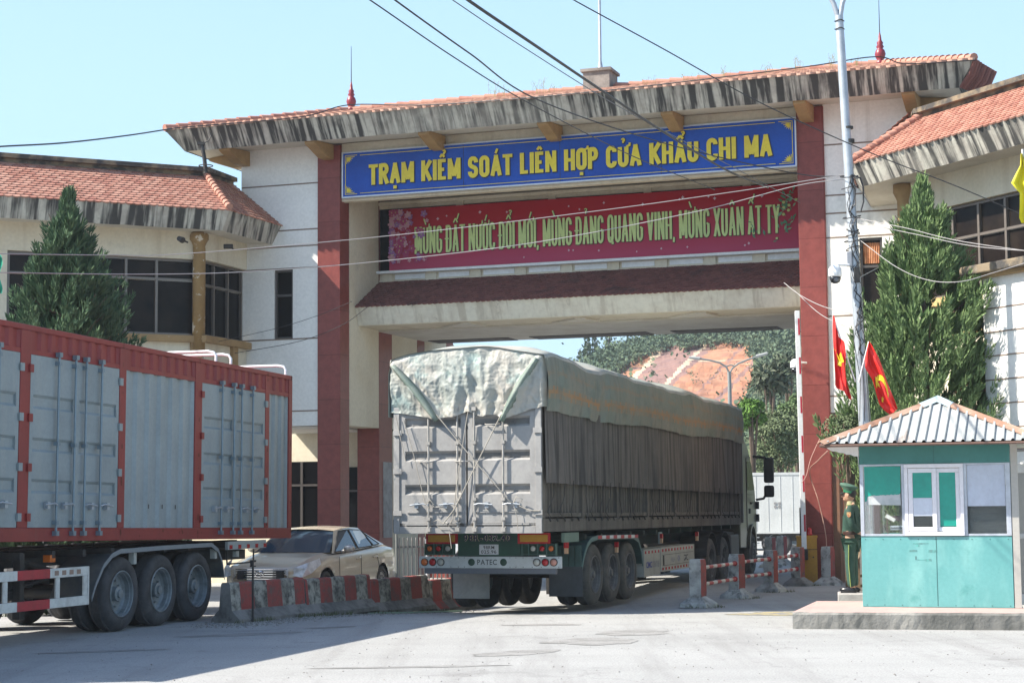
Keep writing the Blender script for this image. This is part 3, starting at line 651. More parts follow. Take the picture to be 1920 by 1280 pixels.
# ================================================================== signs on the gate
def sign():
    s = T('sign_board', 'long blue sign board with yellow capital letters across the top of the gate', 'sign', G @ Matrix.Translation((-5.8, .1, 8.7)))
    z0, z1, u0, u1 = 8.70, 9.70, -10.98, -.57
    BL = pm('sign_blue', (.014, .075, .38), (.012, .06, .32), 1.5, rough=.4, spec=.2, spot=((.10, .16, .36), 3, .7, .8, .4))
    mb = MB(G); mb.box(u0, u1, -.06, .06, z0, z1); mb.build('board', BL, s)
    mb = MB(G)
    for q in ((u0-.03, u1+.03, z0-.03, z0), (u0-.03, u1+.03, z1, z1+.03), (u0-.03, u0, z0, z1), (u1, u1+.03, z0, z1)): mb.box(q[0], q[1], -.085, .075, q[2], q[3])
    mb.build('frame', pm('sign_frame', (.50, .52, .56), rough=.35, metal=.3), s)
    YE = pm('sign_yellow', (.70, .56, .03), (.62, .48, .035), 2, rough=.5)
    mb = MB(G)
    for q in ((u0+.42, u1-.42, z0+.055, z0+.067), (u0+.42, u1-.42, z1-.067, z1-.055), (u0+.05, u0+.062, z0+.18, z1-.18), (u1-.062, u1-.05, z0+.18, z1-.18)): mb.box(q[0], q[1], -.066, -.061, q[2], q[3])
    for sx, ux in ((1, u0), (-1, u1)):
        for sz, zz in ((1, z0), (-1, z1)):
            for k, (l, w) in enumerate(((.30, .012), (.20, .012), (.12, .012))):
                o = .045+.035*k
                xa, xb = sorted((ux+sx*o, ux+sx*(o+l))); za, zb = sorted((zz+sz*o, zz+sz*(o+w))); mb.box(xa, xb, -.068-.001*k, -.061, za, zb)
                xa, xb = sorted((ux+sx*o, ux+sx*(o+w))); za, zb = sorted((zz+sz*(o+w), zz+sz*(o+l*.8))); mb.box(xa, xb, -.068-.001*k, -.061, za, zb)
            for k in range(4):
                a = R(12+k*22); c = Vector((ux+sx*.10, -.0715, zz+sz*.10)); d = Vector((sx*math.cos(a), 0, sz*math.sin(a))); e = Vector((-d.z, 0, d.x))*.012
                mb.poly([c, c+d*.07+e*1.5, c+d*.14, c+d*.07-e*1.5])
    mb.build('border', YE, s)
    mb = MB(G)
    for u in (-8.03, -5.76, -3.47): mb.box(u-.006, u+.006, -.0635, -.061, z0, z1)
    mb.build('panel_joint', pm('joint', (.008, .02, .08), rough=.5), s)
    tx = 'TRẠM KIỂM SOÁT LIÊN HỢP CỬA KHẨU CHI MA'
    mb = MB(G); block_text(mb, tx, (-10.33, 0, 8.93), (1, 0, 0), 9.27, .47, th=.095, w0=.165, gap=.04, space=.17, depth=.084); mb.build('lettering', YE, s, fix=False)
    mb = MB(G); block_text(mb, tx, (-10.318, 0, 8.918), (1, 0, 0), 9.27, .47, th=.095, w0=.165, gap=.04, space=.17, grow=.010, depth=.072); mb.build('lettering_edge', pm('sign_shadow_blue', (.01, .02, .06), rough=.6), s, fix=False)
sign()

def banner():
    s = T('banner', 'red new year banner with yellow green letters, pink blossom and green kumquat leaves', 'banner', G @ Matrix.Translation((-5.8, 2.15, 7.25)))
    z0, z1, u0, u1 = 7.25, 8.71, -10.77, -.92; Y = 2.10
    mt = pm('banner_red', (.30, .012, .014), rough=.65, spec=.15, fine=.04)
    # printed gradient: deep red above, pinkish below
    nt = mt.node_tree; N = nt.nodes; P = N['Principled BSDF']; tc = N.new('ShaderNodeTexCoord'); sp = N.new('ShaderNodeSeparateXYZ')
    nt.links.new(tc.outputs['Generated'], sp.inputs[0]); mr = N.new('ShaderNodeMapRange'); mr.inputs[1].default_value = .05; mr.inputs[2].default_value = .8
    nz = N.new('ShaderNodeTexNoise'); nz.inputs['Scale'].default_value = 1.5
    ad = N.new('ShaderNodeMath'); ad.operation = 'MULTIPLY_ADD'; ad.inputs[1].default_value = .35; nt.links.new(nz.outputs[0], ad.inputs[0]); nt.links.new(sp.outputs[2], ad.inputs[2])
    sb = N.new('ShaderNodeMath'); sb.operation = 'SUBTRACT'; sb.inputs[1].default_value = .17; nt.links.new(ad.outputs[0], sb.inputs[0])
    nt.links.new(sb.outputs[0], mr.inputs[0])
    mx = N.new('ShaderNodeMix'); mx.data_type = 'RGBA'; mx.inputs[6].default_value = (.42, .06, .12, 1); mx.inputs[7].default_value = (.36, .009, .018, 1)
    nt.links.new(mr.outputs[0], mx.inputs[0]); nt.links.new(mx.outputs[2], P.inputs['Base Color'])
    mb = MB(G); n = 120; fr_, bk = [], []
    g = []
    for j in range(7):
        g.append([mb.v((u0+(u1-u0)*i/n, Y+.006*noise.noise(Vector((i*.25, j*.8, 0))), z0+(z1-z0)*j/6)) for i in range(n+1)])
    mb.sm = True
    for j in range(6):
        for i in range(n): mb.f([g[j][i], g[j][i+1], g[j+1][i+1], g[j+1][i]])
    mb.sm = False; mb.box(u0, u1, Y+.012, Y+.03, z0, z1)
    mb.build('cloth', mt, s, fix=False)
    tx = 'MỪNG ĐẤT NƯỚC ĐỔI MỚI, MỪNG ĐẢNG QUANG VINH, MỪNG XUÂN ẤT TỴ'
    mb = MB(G); block_text(mb, tx, (-10.10, Y, 7.61), (1, 0, 0), 8.76, .64, th=.056, w0=.110, gap=.032, space=.085, depth=.026); mb.build('lettering', pm('banner_green_yellow', (.58, .68, .26), (.50, .62, .25), 1.2, rough=.5), s, fix=False)
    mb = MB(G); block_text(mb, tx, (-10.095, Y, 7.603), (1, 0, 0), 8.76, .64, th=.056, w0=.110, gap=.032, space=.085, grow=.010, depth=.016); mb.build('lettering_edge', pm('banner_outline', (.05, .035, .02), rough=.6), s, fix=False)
    g = random.Random(3); mb = MB(G)
    def flower(c, r, mi):
        mb.mi = mi; a0 = g.uniform(0, 6)
        for k in range(5):
            a = a0+k*1.257; d = Vector((math.cos(a), 0, math.sin(a))); e = Vector((-d.z, 0, d.x)); p = Vector(c)+Vector((0, -.0008*k, 0))
            mb.poly([p, p+d*r*.5+e*r*.36, p+d*r*.95+e*r*.2, p+d*r*.95-e*r*.2, p+d*r*.5-e*r*.36])
        mb.mi = 4; q = Vector(c)-Vector((0, .006, 0)); mb.poly([q+Vector((math.cos(k*1.05)*r*.16, 0, math.sin(k*1.05)*r*.16)) for k in range(6)])
    i_ = 0
    for (cu, cz, su, sz, n_) in ((-10.55, 8.45, .17, .17, 26), (-10.45, 8.05, .22, .2, 34), (-10.5, 7.75, .18, .15, 18), (-9.95, 7.5, .25, .04, 7), (-10.1, 8.5, .2, .08, 4)):
        for k in range(n_):
            u = min(max(g.gauss(cu, su), u0+.08), -9.5); z = min(max(g.gauss(cz, sz), z0+.2), z1-.08); i_ += 1
            flower((u, Y-.028-.0005*i_, z), g.uniform(.05, .11), g.choice([0, 0, 1, 2]))
    mb.mi = 3
    for k in range(60):
        side = k % 3 != 0
        if side: u, z = g.gauss(-1.12, .13), g.gauss(8.2, .26)
        else: u, z = g.gauss(-2.0, .12) if k % 2 else g.gauss(-1.2, .15), g.gauss(7.75, .12)
        u = min(u, u1-.05); i_ += 1
        a = g.uniform(0, 6.28); d = Vector((math.cos(a), 0, math.sin(a))); e = Vector((-d.z, 0, d.x)); p = Vector((u, Y-.014-.0004*k if u < -1.4 else Y-.03-.0004*k, z)); L = g.uniform(.08, .17)
        mb.mi = g.choice([3, 3, 5]); mb.poly([p, p+d*L*.5+e*L*.17, p+d*L, p+d*L*.5-e*L*.17])
    mb.mi = 4
    for k in range(6):
        c = Vector((-1.12+g.gauss(0, .08), Y-.06, 8.15+g.gauss(0, .12))); mb.poly([c+Vector((math.cos(j*.8)*.035, 0, math.sin(j*.8)*.035)) for j in range(8)])
    mb.mi = 6
    for k in range(22):
        c = Vector((g.uniform(-9.8, -1.6), Y-.012, g.choice([g.uniform(7.35, 7.5), g.uniform(8.42, 8.55)]))); w = g.uniform(.012, .022)
        mb.poly([c+Vector((math.cos(j*.785)*w*(1 if j % 2 else 2), 0, math.sin(j*.785)*w*(1 if j % 2 else 2))) for j in range(8)])
    mb.build('printed_flowers', [pm('petal_pink', (.36, .04, .13), rough=.6), pm('petal_pale', (.50, .24, .30), rough=.6), pm('petal_lilac', (.28, .12, .30), rough=.6),
        pm('leaf_print', (.06, .20, .10), rough=.6), pm('fruit_print', (.45, .48, .16), rough=.6), pm('leaf_print_pale', (.18, .36, .20), rough=.6), pm('sparkle', (.6, .45, .5), rough=.6)], s, fix=False)
banner()

# ================================================================== wings
def window_band(parent, fr, x0, x1, y, z0, z1, mull, trans, glass, frm, name='window'):
    """a band of panes: each pane its own part, with the frame as one part"""
    xs = [x0]+list(mull)+[x1]
    for a, b in zip(xs, xs[1:]):
        for c, d in ((z0, trans), (trans, z1)):
            mb = MB(fr); mb.box(a+.03, b-.03, y+.06, y+.075, c+.03, d-.03); mb.build(name, glass, parent)
    mb = MB(fr)
    for x in xs: mb.box(x-.028, x+.028, y, y+.1, z0, z1)
    for a, b in zip(xs, xs[1:]):
        for z in (z0+.025, trans, z1-.025): mb.box(a+.028, b-.028, y+.005, y+.095, z-.025, z+.025)
    return mb.build('window_frame', frm, parent)

def wing_roof(w, fr, corner, cr, far, fu, gend, sign_, tile=TILE, fasc=FASCIA):
    """corner: eave corner in wing frame; cr: ridge corner; far: wing x at the far end; fu: gate u of the side eave; gend: gate u of side ridge"""
    ez, rz = 8.15, 9.15
    E0 = fr @ Vector((corner[0], corner[1], ez)); Ef = fr @ Vector((far, corner[1], ez))
    R0 = fr @ Vector((cr[0], cr[1], rz)); Rf = fr @ Vector((far, cr[1], rz))
    S1 = gw(fu, .04, ez); S2 = gw(gend, .04, rz)
    mb = MB()
    if sign_ < 0: tile_plane(mb, Ef, E0, R0, Rf, tw=.17, th=.13, lift=.026, lip=.03, zig=.035); tile_plane(mb, E0, S1, S2, R0, tw=.17, th=.13, lift=.026, lip=.03, zig=.035)
    else: tile_plane(mb, E0, Ef, Rf, R0, tw=.17, th=.13, lift=.026, lip=.03, zig=.035); tile_plane(mb, S1, E0, R0, S2, tw=.17, th=.13, lift=.026, lip=.03, zig=.035)
    mb.build('roof', tile, w, fix=False)
    mb = MB(); d = (R0-E0)
    for i in range(11): mb.tube([E0+d*(i/11)+Vector((0, 0, .07)), E0+d*((i+1.1)/11)+Vector((0, 0, .045))], [.085, .07], 8)
    mb.build('hip_tiles', tile, w)
    # ridge parapet cap
    up = Vector((0, 0, 1)); y_ = (fr.to_3x3() @ Vector((0, 1, 0))); gu = (G.to_3x3() @ Vector((1, 0, 0)))*(-1 if sign_ < 0 else 1)
    mb = MB()
    def cap(a, b, aw, bw):
        for lo, hi, o0, o1 in ((-.08, .10, .0, .35), (.102, .20, -.10, .45)):
            mb.hexa([a+aw*o0+up*lo, b+bw*o0+up*lo, b+bw*o1+up*lo, a+aw*o1+up*lo, a+aw*o0+up*hi, b+bw*o0+up*hi, b+bw*o1+up*hi, a+aw*o1+up*hi])
    mid = ((y_+gu)*.75)
    cap(Rf, R0, y_, mid); cap(R0, S2, mid, gu); mb.build('ridge_cap', MOSS, w)
    # fascia slanting inwards
    e = .22; fz = 7.72
    if sign_ < 0: E1 = fr @ Vector((corner[0]-.10, corner[1]+e, fz)); Ef1 = fr @ Vector((far, corner[1]+e, fz)); S11 = gw(fu-.24, .04, fz)
    else: E1 = fr @ Vector((corner[0]+.10, corner[1]+e, fz)); Ef1 = fr @ Vector((far, corner[1]+e, fz)); S11 = gw(fu+.24, .04, fz)
    mb = MB()
    for a, b, c, d_ in ((Ef, E0, E1, Ef1), (E0, S1, S11, E1)):
        n = 50; rows = []
        for j in range(4):
            rows.append([mb.v(a.lerp(b, i/n).lerp(d_.lerp(c, i/n), j/3)+up*(.01*noise.noise(Vector((i*.4, j, 4.)))) ) for i in range(n+1)])
        for j in range(3):
            for i in range(n): mb.f([rows[j][i], rows[j][i+1], rows[j+1][i+1], rows[j+1][i]])
    mb.build('fascia', fasc, w)
    mb = MB(); W0 = fr @ Vector((0, .06, 7.78)); Wf = fr @ Vector((far, .06, 7.78)); gS = gw(-13.65 if sign_ < 0 else 2.0, .04, 7.78)
    for a, b, c, d_ in ((Ef1, E1, W0, Wf), (E1, S11, gS, W0)):
        a, b, c, d_ = [q.copy() for q in (a, b, c, d_)]
        mb.hexa([a+up*.015, b+up*.015, c, d_, a+up*.06, b+up*.06, c+up*.05, d_+up*.05])
    mb.build('soffit', SOFFIT, w)

def wing_left():
    w = T('side_building', 'cream side building with tan corner column left of the gate, behind the dark cypress', 'building', LW)
    fr = LW; far = -9.0
    mb = MB(fr)
    mb.box(far, .12, .0, .25, 7.16, 7.80); mb.box(far, -4.15, .0, .25, 3.4, 7.158); mb.box(-4.148, .12, 0, .25, 3.4, 5.30); mb.box(far, -.3, 3.5, 3.7, -.3, 9.0)
    mb.build('wall', CREAM, w)
    mb = MB(G); mb.box(-13.72, -13.5, -1.93, .045, 7.16, 7.80); mb.box(-13.72, -13.5, -1.93, .045, 3.4, 5.30); mb.build('wall', CREAM, w)
    window_band(w, fr, -4.11, -.05, .08, 5.46, 7.155, (-.90, -1.58, -2.26, -2.94, -3.52)[::-1], 6.70, GLASSB, FRAMEL)
    FG = G @ Matrix.Translation((-13.6, 0, 0)) @ Matrix.Rotation(R(90), 4, 'Z')
    window_band(w, FG, -1.86, -.0, .0, 5.46, 7.155, (-1.32, -.66), 6.62, GLASS, FRAMEL)
    mb = MB(fr); mb.lathe([(.14, -.2), (.14, 2.12), (.15, 2.15), (.17, 2.2), (.21, 2.26), (.21, 2.36), (.17, 2.42)], (0.02, -.06, 5.34), n=20)
    mb.build('column', pm('tan_column', (.30, .19, .075), (.24, .15, .06), 3, rough=.7, spot=((.62, .57, .48), 3.2, .57, .60, .9)), w)
    mb = MB(fr); mb.box(far, .02, -.12, -.002, 5.30, 5.45); mb.box(-.16, .1, -.08, -.003, 3.4, 5.298); mb.build('sill_band', TAN, w)
    mb = MB(G); mb.box(-13.499, -13.36, -2.1, .04, 5.30, 5.45); mb.box(-13.498, -13.42, -.75, -.5, 3.4, 5.298); mb.build('sill_band', TAN, w)
    # dim room behind the glass is closed off by floor and ceiling
    mb = MB(fr); mb.box(far, -.3, .26, 3.5, 3.3, 3.4); mb.box(far, -.3, .9, 1.0, -.3, 3.3); mb.build('floor_slab', CREAM, w)
    wing_roof(w, fr, (.43, -1.0), (.35, .6), far, -12.6, -13.85, -1)
wing_left()
def wing_right():
    w = T('side_building', 'sunlit cream side building with bronze framed windows right of the gate', 'building', RW)
    fr = RW; far = 9.0
    mb = MB(fr)
    mb.box(-.0, far, .0, .25, 7.14, 7.80); mb.box(-.0, far, 0, .25, 2.6, 5.30); mb.box(0, .42, 0.02, .25, 5.3, 7.14)
    mb.build('wall', CREAM, w)
    mb = MB(G); mb.box(1.86, 2.0, -2.0, .045, 2.6, 7.8); mb.build('wall', CREAM, w)
    window_band(w, fr, .46, 6.3, .08, 5.46, 7.13, [.46+.73*k for k in range(1, 8)], 6.52, GLASSB, FRAMEL)
    mb = MB(fr); mb.lathe([(.13, -2.6), (.13, 2.1), (.15, 2.15), (.2, 2.26), (.2, 2.42)], (-.10, -.02, 5.34), n=18); mb.build('column', TAN, w)
    mb = MB(fr); mb.box(0.05, far, -.10, -.002, 5.30, 5.45); mb.box(.2, far, -.08, -.002, 4.72, 4.8); mb.build('sill_band', pm('yellow_band', (.48, .34, .14), rough=.7), w)
    wing_roof(w, fr, (-.5, -1.0), (-.30, .6), far, .72, 1.75, 1, fasc=FASCIAC if 0 else FASCIA)
    mb = MB(fr); tile_plane(mb, (2.6, -1.15, 3.55), (3.9, -1.15, 3.55), (3.9, -.02, 4.62), (2.6, -.02, 4.62), tw=.15, th=.13); mb.build('porch_roof', TILE, w, fix=False)
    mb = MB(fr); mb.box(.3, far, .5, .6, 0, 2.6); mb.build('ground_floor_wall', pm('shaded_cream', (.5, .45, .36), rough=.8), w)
    # projecting stair block with grooved render
    b = T('stair_block', 'bright white grooved stair block with mossy coping right of the cypress', 'building', fr @ Matrix.Translation((5, -1.5, 0)))
    mb = MB(fr); mb.box(3.85, 7.4, -1.5, -.12, 0, 5.40); mb.build('wall', WHITEW, b)
    mb = MB(fr)
    for k in range(11): mb.box(3.86, 7.4, -1.512, -1.495, 5.0-.4*k-.13, 5.0-.4*k-.11)
    mb.build('groove_line', GROOVE, b)
    mb = MB(fr); mb.box(3.72, 7.5, -1.62, -.1, 5.401, 5.47); mb.build('moulding', TAN, b)
    mb = MB(fr); mb.box(3.55, 7.6, -1.75, -.05, 5.471, 5.62); mb.build('coping', MOSS, b, bevel=.02)
wing_right()
# ================================================================== vehicles
TYRE = pm('tyre_dusty', (.060, .060, .063), (.035, .035, .037), 4, .4, .6, rough=.75, bump=.2, bsc=40, spot=((.12, .115, .105), 5, .58, .75, .6))
TYRET = pm('tyre_tan_dust', (.105, .095, .080), (.065, .060, .052), 4, .4, .6, rough=.85, bump=.2, bsc=40)
RIM = pm('rim_grey', (.24, .27, .285), (.15, .17, .175), 5, rough=.5, metal=.2)
RIMT = pm('rim_dusty', (.17, .16, .145), (.11, .10, .095), 5, rough=.7)
CHAS = pm('chassis_black', (.022, .022, .022), (.045, .04, .035), 4, rough=.7)
CONR = pm('container_red', (.26, .028, .025), (.21, .024, .023), 1.6, rough=.48, spot=((.48, .20, .16), 4, .66, .8, .35), streak=((.20, .06, .05), 6, .6, .75, .5))
CONG = pm('container_grey', (.27, .315, .325), (.225, .265, .275), 1.3, rough=.42, streak=((.33, .34, .31), 5, .54, .78, .55), spot=((.14, .12, .11), 5, .68, .78, .4))
RODM = pm('lock_rod_steel', (.20, .26, .30), rough=.4, metal=.4)
LAMPO = pm('lamp_orange', (.55, .13, .02), rough=.25); LAMPR = pm('lamp_red', (.40, .012, .015), rough=.25); LAMPW = pm('lamp_clear', (.42, .42, .38), rough=.2)
LAMPP = pm('lamp_faded', (.50, .24, .18), rough=.3)

def wheel(parent, fr, x, y_out, r, w, side=-1, mt=TYRE, mr=RIM, z0=0, dish=.16, hub=True, tag_=None):
    """tyre with its rim; outer face towards side (-1: towards -y)"""
    c = (x, y_out, z0+r); s_ = -side
    mb = MB(fr); prof = []
    pr = [(.62, .02), (.70, .0), (.86, .004), (.955, .03), (.985, .06), (1.0, .10)]
    n = 5
    tread = []
    for k in range(n):
        a = .10/w+ (w-.2)/w*k/n; b = .10/w+(w-.2)/w*(k+.82)/n; c1 = .10/w+(w-.2)/w*(k+.9)/n
        tread += [(1.0, a*w), (1.0, b*w), (.975, b*w+.004), (.975, c1*w+.008)]
    full = pr+tread+[(1.0, w-.10), (.985, w-.06), (.955, w-.03), (.86, w-.004), (.62, w-.02), (.60, w/2)]
    full = [(a*r, b*s_) for a, b in full]
    # closed ring profile
    rings = []
    N_ = 48
    for k in range(N_):
        an = 2*math.pi*k/N_
        rings.append([Vector((c[0]+q[0]*math.cos(an), c[1]+q[1], c[2]+q[0]*math.sin(an))) for q in full])
    vs = [[mb.v(p) for p in rr] for rr in rings]; L_ = len(full); mb.sm = True
    for k in range(N_):
        A, B = vs[k], vs[(k+1) % N_]
        for i in range(L_): mb.f([A[i], A[(i+1) % L_], B[(i+1) % L_], B[i]])
    mb.sm = False
    t = mb.build('wheel', mt, parent)
    mb = MB(fr); d = dish*s_
    mb.lathe([(.625*r, .012*s_), (.60*r, .004*s_), (.585*r, .012*s_), (.578*r, .05*s_), (.56*r, .055*s_), (.55*r, abs(dish)*.75*s_), (.50*r, d*.95), (.32*r, d*1.05), (.30*r, d*1.0)]+([(.20*r, d*1.0), (.195*r, d*.38), (.12*r, d*.33), (.115*r, d*.15), (.0001, d*.14)] if hub else [(.0001, d*.98)]), c, 'y', n=32, cap=False)
    for f_ in mb.bm.faces: f_.smooth = False
    for k in range(10):
        a = 2*math.pi*k/10; p = Vector((c[0]+.36*r*math.cos(a), c[1]+d*1.02, c[2]+.36*r*math.sin(a))); mb.cyl(p, p-Vector((0, s_*.035, 0)), .016, .014, 6)
    mb.build('rim', mr, t)
    return t

def corr(mb, x0, x1, z0, z1, y, pitch, depth):
    n = max(1, round((x1-x0)/pitch)); p = (x1-x0)/n; pts = []
    for i in range(n):
        a = x0+i*p; pts += [(a, y), (a+p*.36, y), (a+p*.5, y+depth), (a+p*.86, y+depth)]
    pts.append((x1, y))
    A = [mb.v((a, b, z0)) for a, b in pts]; B = [mb.v((a, b, z1)) for a, b in pts]
    for i in range(len(pts)-1): mb.f([A[i], A[i+1], B[i+1], B[i]])
def leaf(mb, x0, x1, z0, z1, y, bands, m=.10, dep=.035, th=.05):
    prof = [(z0, 0)]
    for a, b in bands: prof += [(a, 0), (a+.035, dep), (b-.035, dep), (b, 0)]
    prof.append((z1, 0))
    A = [(y+d, z) for z, d in prof]
    mb.prism(A+[(y+th, z1), (y+th, z0)], 'x', x0+m, x1-m)
    mb.box(x0, x0+m, y, y+th, z0, z1); mb.box(x1-m, x1, y, y+th, z0, z1)
def lockrod(parent, fr, x, y, z0, z1, mt, zh, hdir=-1, zs=(.06, .5, .95)):
    mb = MB(fr); mb.cyl((x, y-.045, z0), (x, y-.045, z1), .017, .017, 8)
    for f_ in zs:
        z = z0+(z1-z0)*f_; mb.box(x-.03, x+.03, y-.07, y-.001, z-.025, z+.025)
    for z in (z0, z1): mb.box(x-.035, x+.035, y-.075, y-.01, z-.03, z+.03)
    o = mb.build('lock_rod', mt, parent)
    mb = MB(fr); mb.tube([(x, y-.06, zh), (x+hdir*.08, y-.075, zh+.02), (x+hdir*.30, y-.07, zh)], .013, 6)
    mb.box(x+hdir*.2-.03, x+hdir*.2+.03, y-.062, y-.002, zh-.05, zh+.04); mb.build('handle', GREYM, o)

# ---------------------------------------------------------------- left container trailer
def left_truck():
    LT = frame((-4.67, 27.18, 0), 17); t = T('container_trailer', 'red container trailer with grey side doors, leaving the frame at left', 'truck', LT)
    CF = LT @ Matrix.Translation((3.28, 0, 1.15)) @ Matrix.Rotation(.0155, 4, 'Y')
    Lc, Hc, W = -13.8, 2.70, 2.44
    # frame members
    mb = MB(CF)
    mb.box(Lc, 0, -.012, .10, 0, .17); mb.box(Lc, 0, W-.1, W, 0, .17); mb.box(-.12, -.0, .101, W-.101, 0, .16); mb.box(Lc, Lc+.12, .101, W-.101, 0, .16)
    mb.build('bottom_rail', CONR, t, bevel=.006)
    mb = MB(CF); mb.box(Lc, 0, -.014, .07, Hc-.07, Hc); mb.box(Lc, 0, W-.07, W, Hc-.07, Hc); mb.box(-.1, 0, .071, W-.071, Hc-.10, Hc); mb.build('top_rail', CONR, t, bevel=.008)
    mb = MB(CF); mb.box(Lc+.05, -.05, .05, W-.05, Hc-.06, Hc-.02); mb.box(Lc+.1, -.1, .12, W-.1, .1, .15); mb.build('roof', CONR, t)
    for x0, x1 in ((-.13, 0), (-1.05, -.90), (-3.52, -3.30), (-5.78, -5.60), (-8.25, -8.02), (-10.6, -10.4)):
        mb = MB(CF); mb.box(x0, x1, -.010 if x0 < -1 else -.013, .09, .171, Hc-.071); mb.build('post', CONR, t, bevel=.006)
    mb = MB(CF); mb.box(-.13, 0, W-.1, W, .17, Hc-.07); mb.build('post', CONR, t)
    mb = MB(CF)
    mb.box(-5.60, -3.52, -.002, .05, 2.34, 2.40); mb.box(-8.02, -5.78, -.002, .05, 2.34, 2.40); mb.box(-3.30, -1.05, -.002, .05, 2.34, 2.40); mb.box(-.9, -.13, -.002, .05, 2.34, 2.4); mb.box(-13.7, -8.25, -.002, .05, 2.34, 2.4)
    mb.build('header_rail', CONR, t)
    for a, b in ((-.9, -.13), (-3.3, -1.05), (-5.6, -3.52), (-8.02, -5.78), (-13.7, -8.25)):
        mb = MB(CF); corr(mb, a, b, 2.40, Hc-.07, .004, .255, .035); mb.build('upper_panel', CONR, t, fix=False)
    for a, b in ((-.9, -.13), (-5.6, -3.52), (-13.7, -10.6)):
        mb = MB(CF); corr(mb, a, b, .17, 2.34, .012, .345 if b-a > 1 else .25, .04); mb.build('side_panel', CONG, t, fix=False)
    # far side and ends
    mb = MB(CF); corr(mb, Lc+.1, -.1, .17, Hc-.07, W-.05, .3, .035); mb.build('far_wall', CONR, t, fix=False)
    mb = MB(CF @ Matrix.Translation((-.05, 0, 0)) @ Matrix.Rotation(R(90), 4, 'Z')); corr(mb, .1, W-.1, .16, Hc-.1, 0, .3, .03); mb.build('end_wall', CONR, t, fix=False)
    bands = [(.52, .66), (1.02, 1.16), (1.52, 1.66), (1.98, 2.12)]
    bands = [(.60, .78), (1.12, 1.30), (1.66, 1.84)]
    for x0, x1 in ((-3.30, -1.05), (-8.02, -5.78), (-10.4, -8.25)):
        mid = (x0+x1)/2
        for a, b in ((x0+.01, mid-.006), (mid+.006, x1-.01)):
            mb = MB(CF); leaf(mb, a, b, .175, 2.335, -.004, bands, m=.07, dep=.032); d = mb.build('door', CONG, t)
            for k in range(4):
                z = .3+k*.62; hx = a-.06 if a < mid-.1 else b-.02
                mb = MB(CF); mb.box(hx, hx+.085, -.035, -.011, z-.05, z+.05); mb.build('hinge', CONR if a < mid-.1 else CONG, d)
        for k, f_ in enumerate((.27, .455, .575, .755)):
            lockrod(t, CF, x0+(x1-x0)*f_, -.004, .10, 2.38, RODM, .46, hdir=-1 if k < 2 else 1)
    g = MB(CF)
    for x in (-4.9, -4.5, -4.1): g.box(x-.01, x+.01, -.006, -.003, .44, .5)
    g.build('rivet_marks', CHAS, t)
    # hoops over the roof
    for x in (-2.72, -2.2, -.12):
        mb = MB(CF); mb.tube([(x, .06, Hc), (x, .06, Hc+.10), (x, .10, Hc+.15), (x, .2, Hc+.17), (x, W-.2, Hc+.17), (x, W-.1, Hc+.15), (x, W-.06, Hc+.10), (x, W-.06, Hc)], .022, 8); mb.build('roof_hoop', WHITEP, t)
    # chassis
    mb = MB(LT)
    for y in (.65, 1.6): mb.box(-9, 2.6, y, y+.12, .92, 1.14)
    for k in range(15): mb.box(-8.6+k*.75, -8.52+k*.75, .02, 2.42, 1.05, 1.14)
    mb.build('chassis', CHAS, t)
    for x in (0, -1.13, -2.26):
        mb = MB(LT); mb.cyl((x, .3, .51), (x, 2.1, .51), .075, n=10); mb.box(x-.35, x+.35, .62, .72, .60, .67); mb.box(x-.35, x+.35, 1.65, 1.75, .60, .67); mb.box(x-.06, x+.06, .6, .75, .5, .95); mb.build('axle', CHAS, t)
        wheel(t, LT, x, .03, .51, .29, -1); wheel(t, LT, x, .36, .51, .27, -1, hub=False, dish=.1); wheel(t, LT, x, 2.40, .51, .29, 1)
    for x in (-6.6, -7.9): wheel(t, LT, x, 2.38, .5, .29, 1); wheel(t, LT, x, .1, .5, .29, -1)
    # mudguard over the three wheels
    path = [(-3.15, .50), (-3.05, .68), (-2.85, .92), (-2.62, 1.06), (-2.4, 1.11), (-1.2, 1.125), (-.2, 1.13), (.35, 1.13), (.58, 1.04), (.72, .86), (.80, .62)]
    mb = MB(LT)
    def strip(y0, y1, th):
        A = [[mb.v((x, y0, z)), mb.v((x, y1, z)), mb.v((x, y1, z-th)), mb.v((x, y0, z-th))] for x, z in path]
        for a, b in zip(A, A[1:]):
            for i in range(4): mb.f([a[i], a[(i+1) % 4], b[(i+1) % 4], b[i]])
        mb.f(A[0]); mb.f(A[-1])
    strip(.0, .62, .02); mb.build('mudguard', pm('mudguard_grey', (.06, .075, .08), (.12, .12, .11), 3, rough=.5), t)
    mb = MB(LT)
    A = [[mb.v((x, -.012, z+.012)), mb.v((x, -.002, z+.012)), mb.v((x, -.002, z-.05)), mb.v((x, -.012, z-.05))] for x, z in path]
    for a, b in zip(A, A[1:]):
        for i in range(4): mb.f([a[i], a[(i+1) % 4], b[(i+1) % 4], b[i]])
    mb.build('mudguard_edge', pm('edge_grey', (.20, .22, .23), rough=.5), t)
    for x in (-1.95, .55):
        mb = MB(LT); mb.box(x-.03, x+.05, .02, .1, .9, 1.06); mb.build('marker_lamp', LAMPW, t)
    # side guard rails, red on white
    mb = MB(LT); w_ = MB(LT)
    for z0, z1 in ((.80, .92), (.42, .54)):
        for a, b, m_ in ((-9, -4.95, 0), (-4.95, -4.2, 1), (-4.2, -3.27, 0)):
            mb.mi = m_; mb.box(a, b, -.02, .02, z0, z1)
    mb.mi = 0
    for x in (-3.32, -4.0, -5.2, -6.6): mb.box(x-.045, x+.045, -.014, .014, .541, .799)
    mb.box(-3.27, -3.24, -.022, .022, .42, .92)
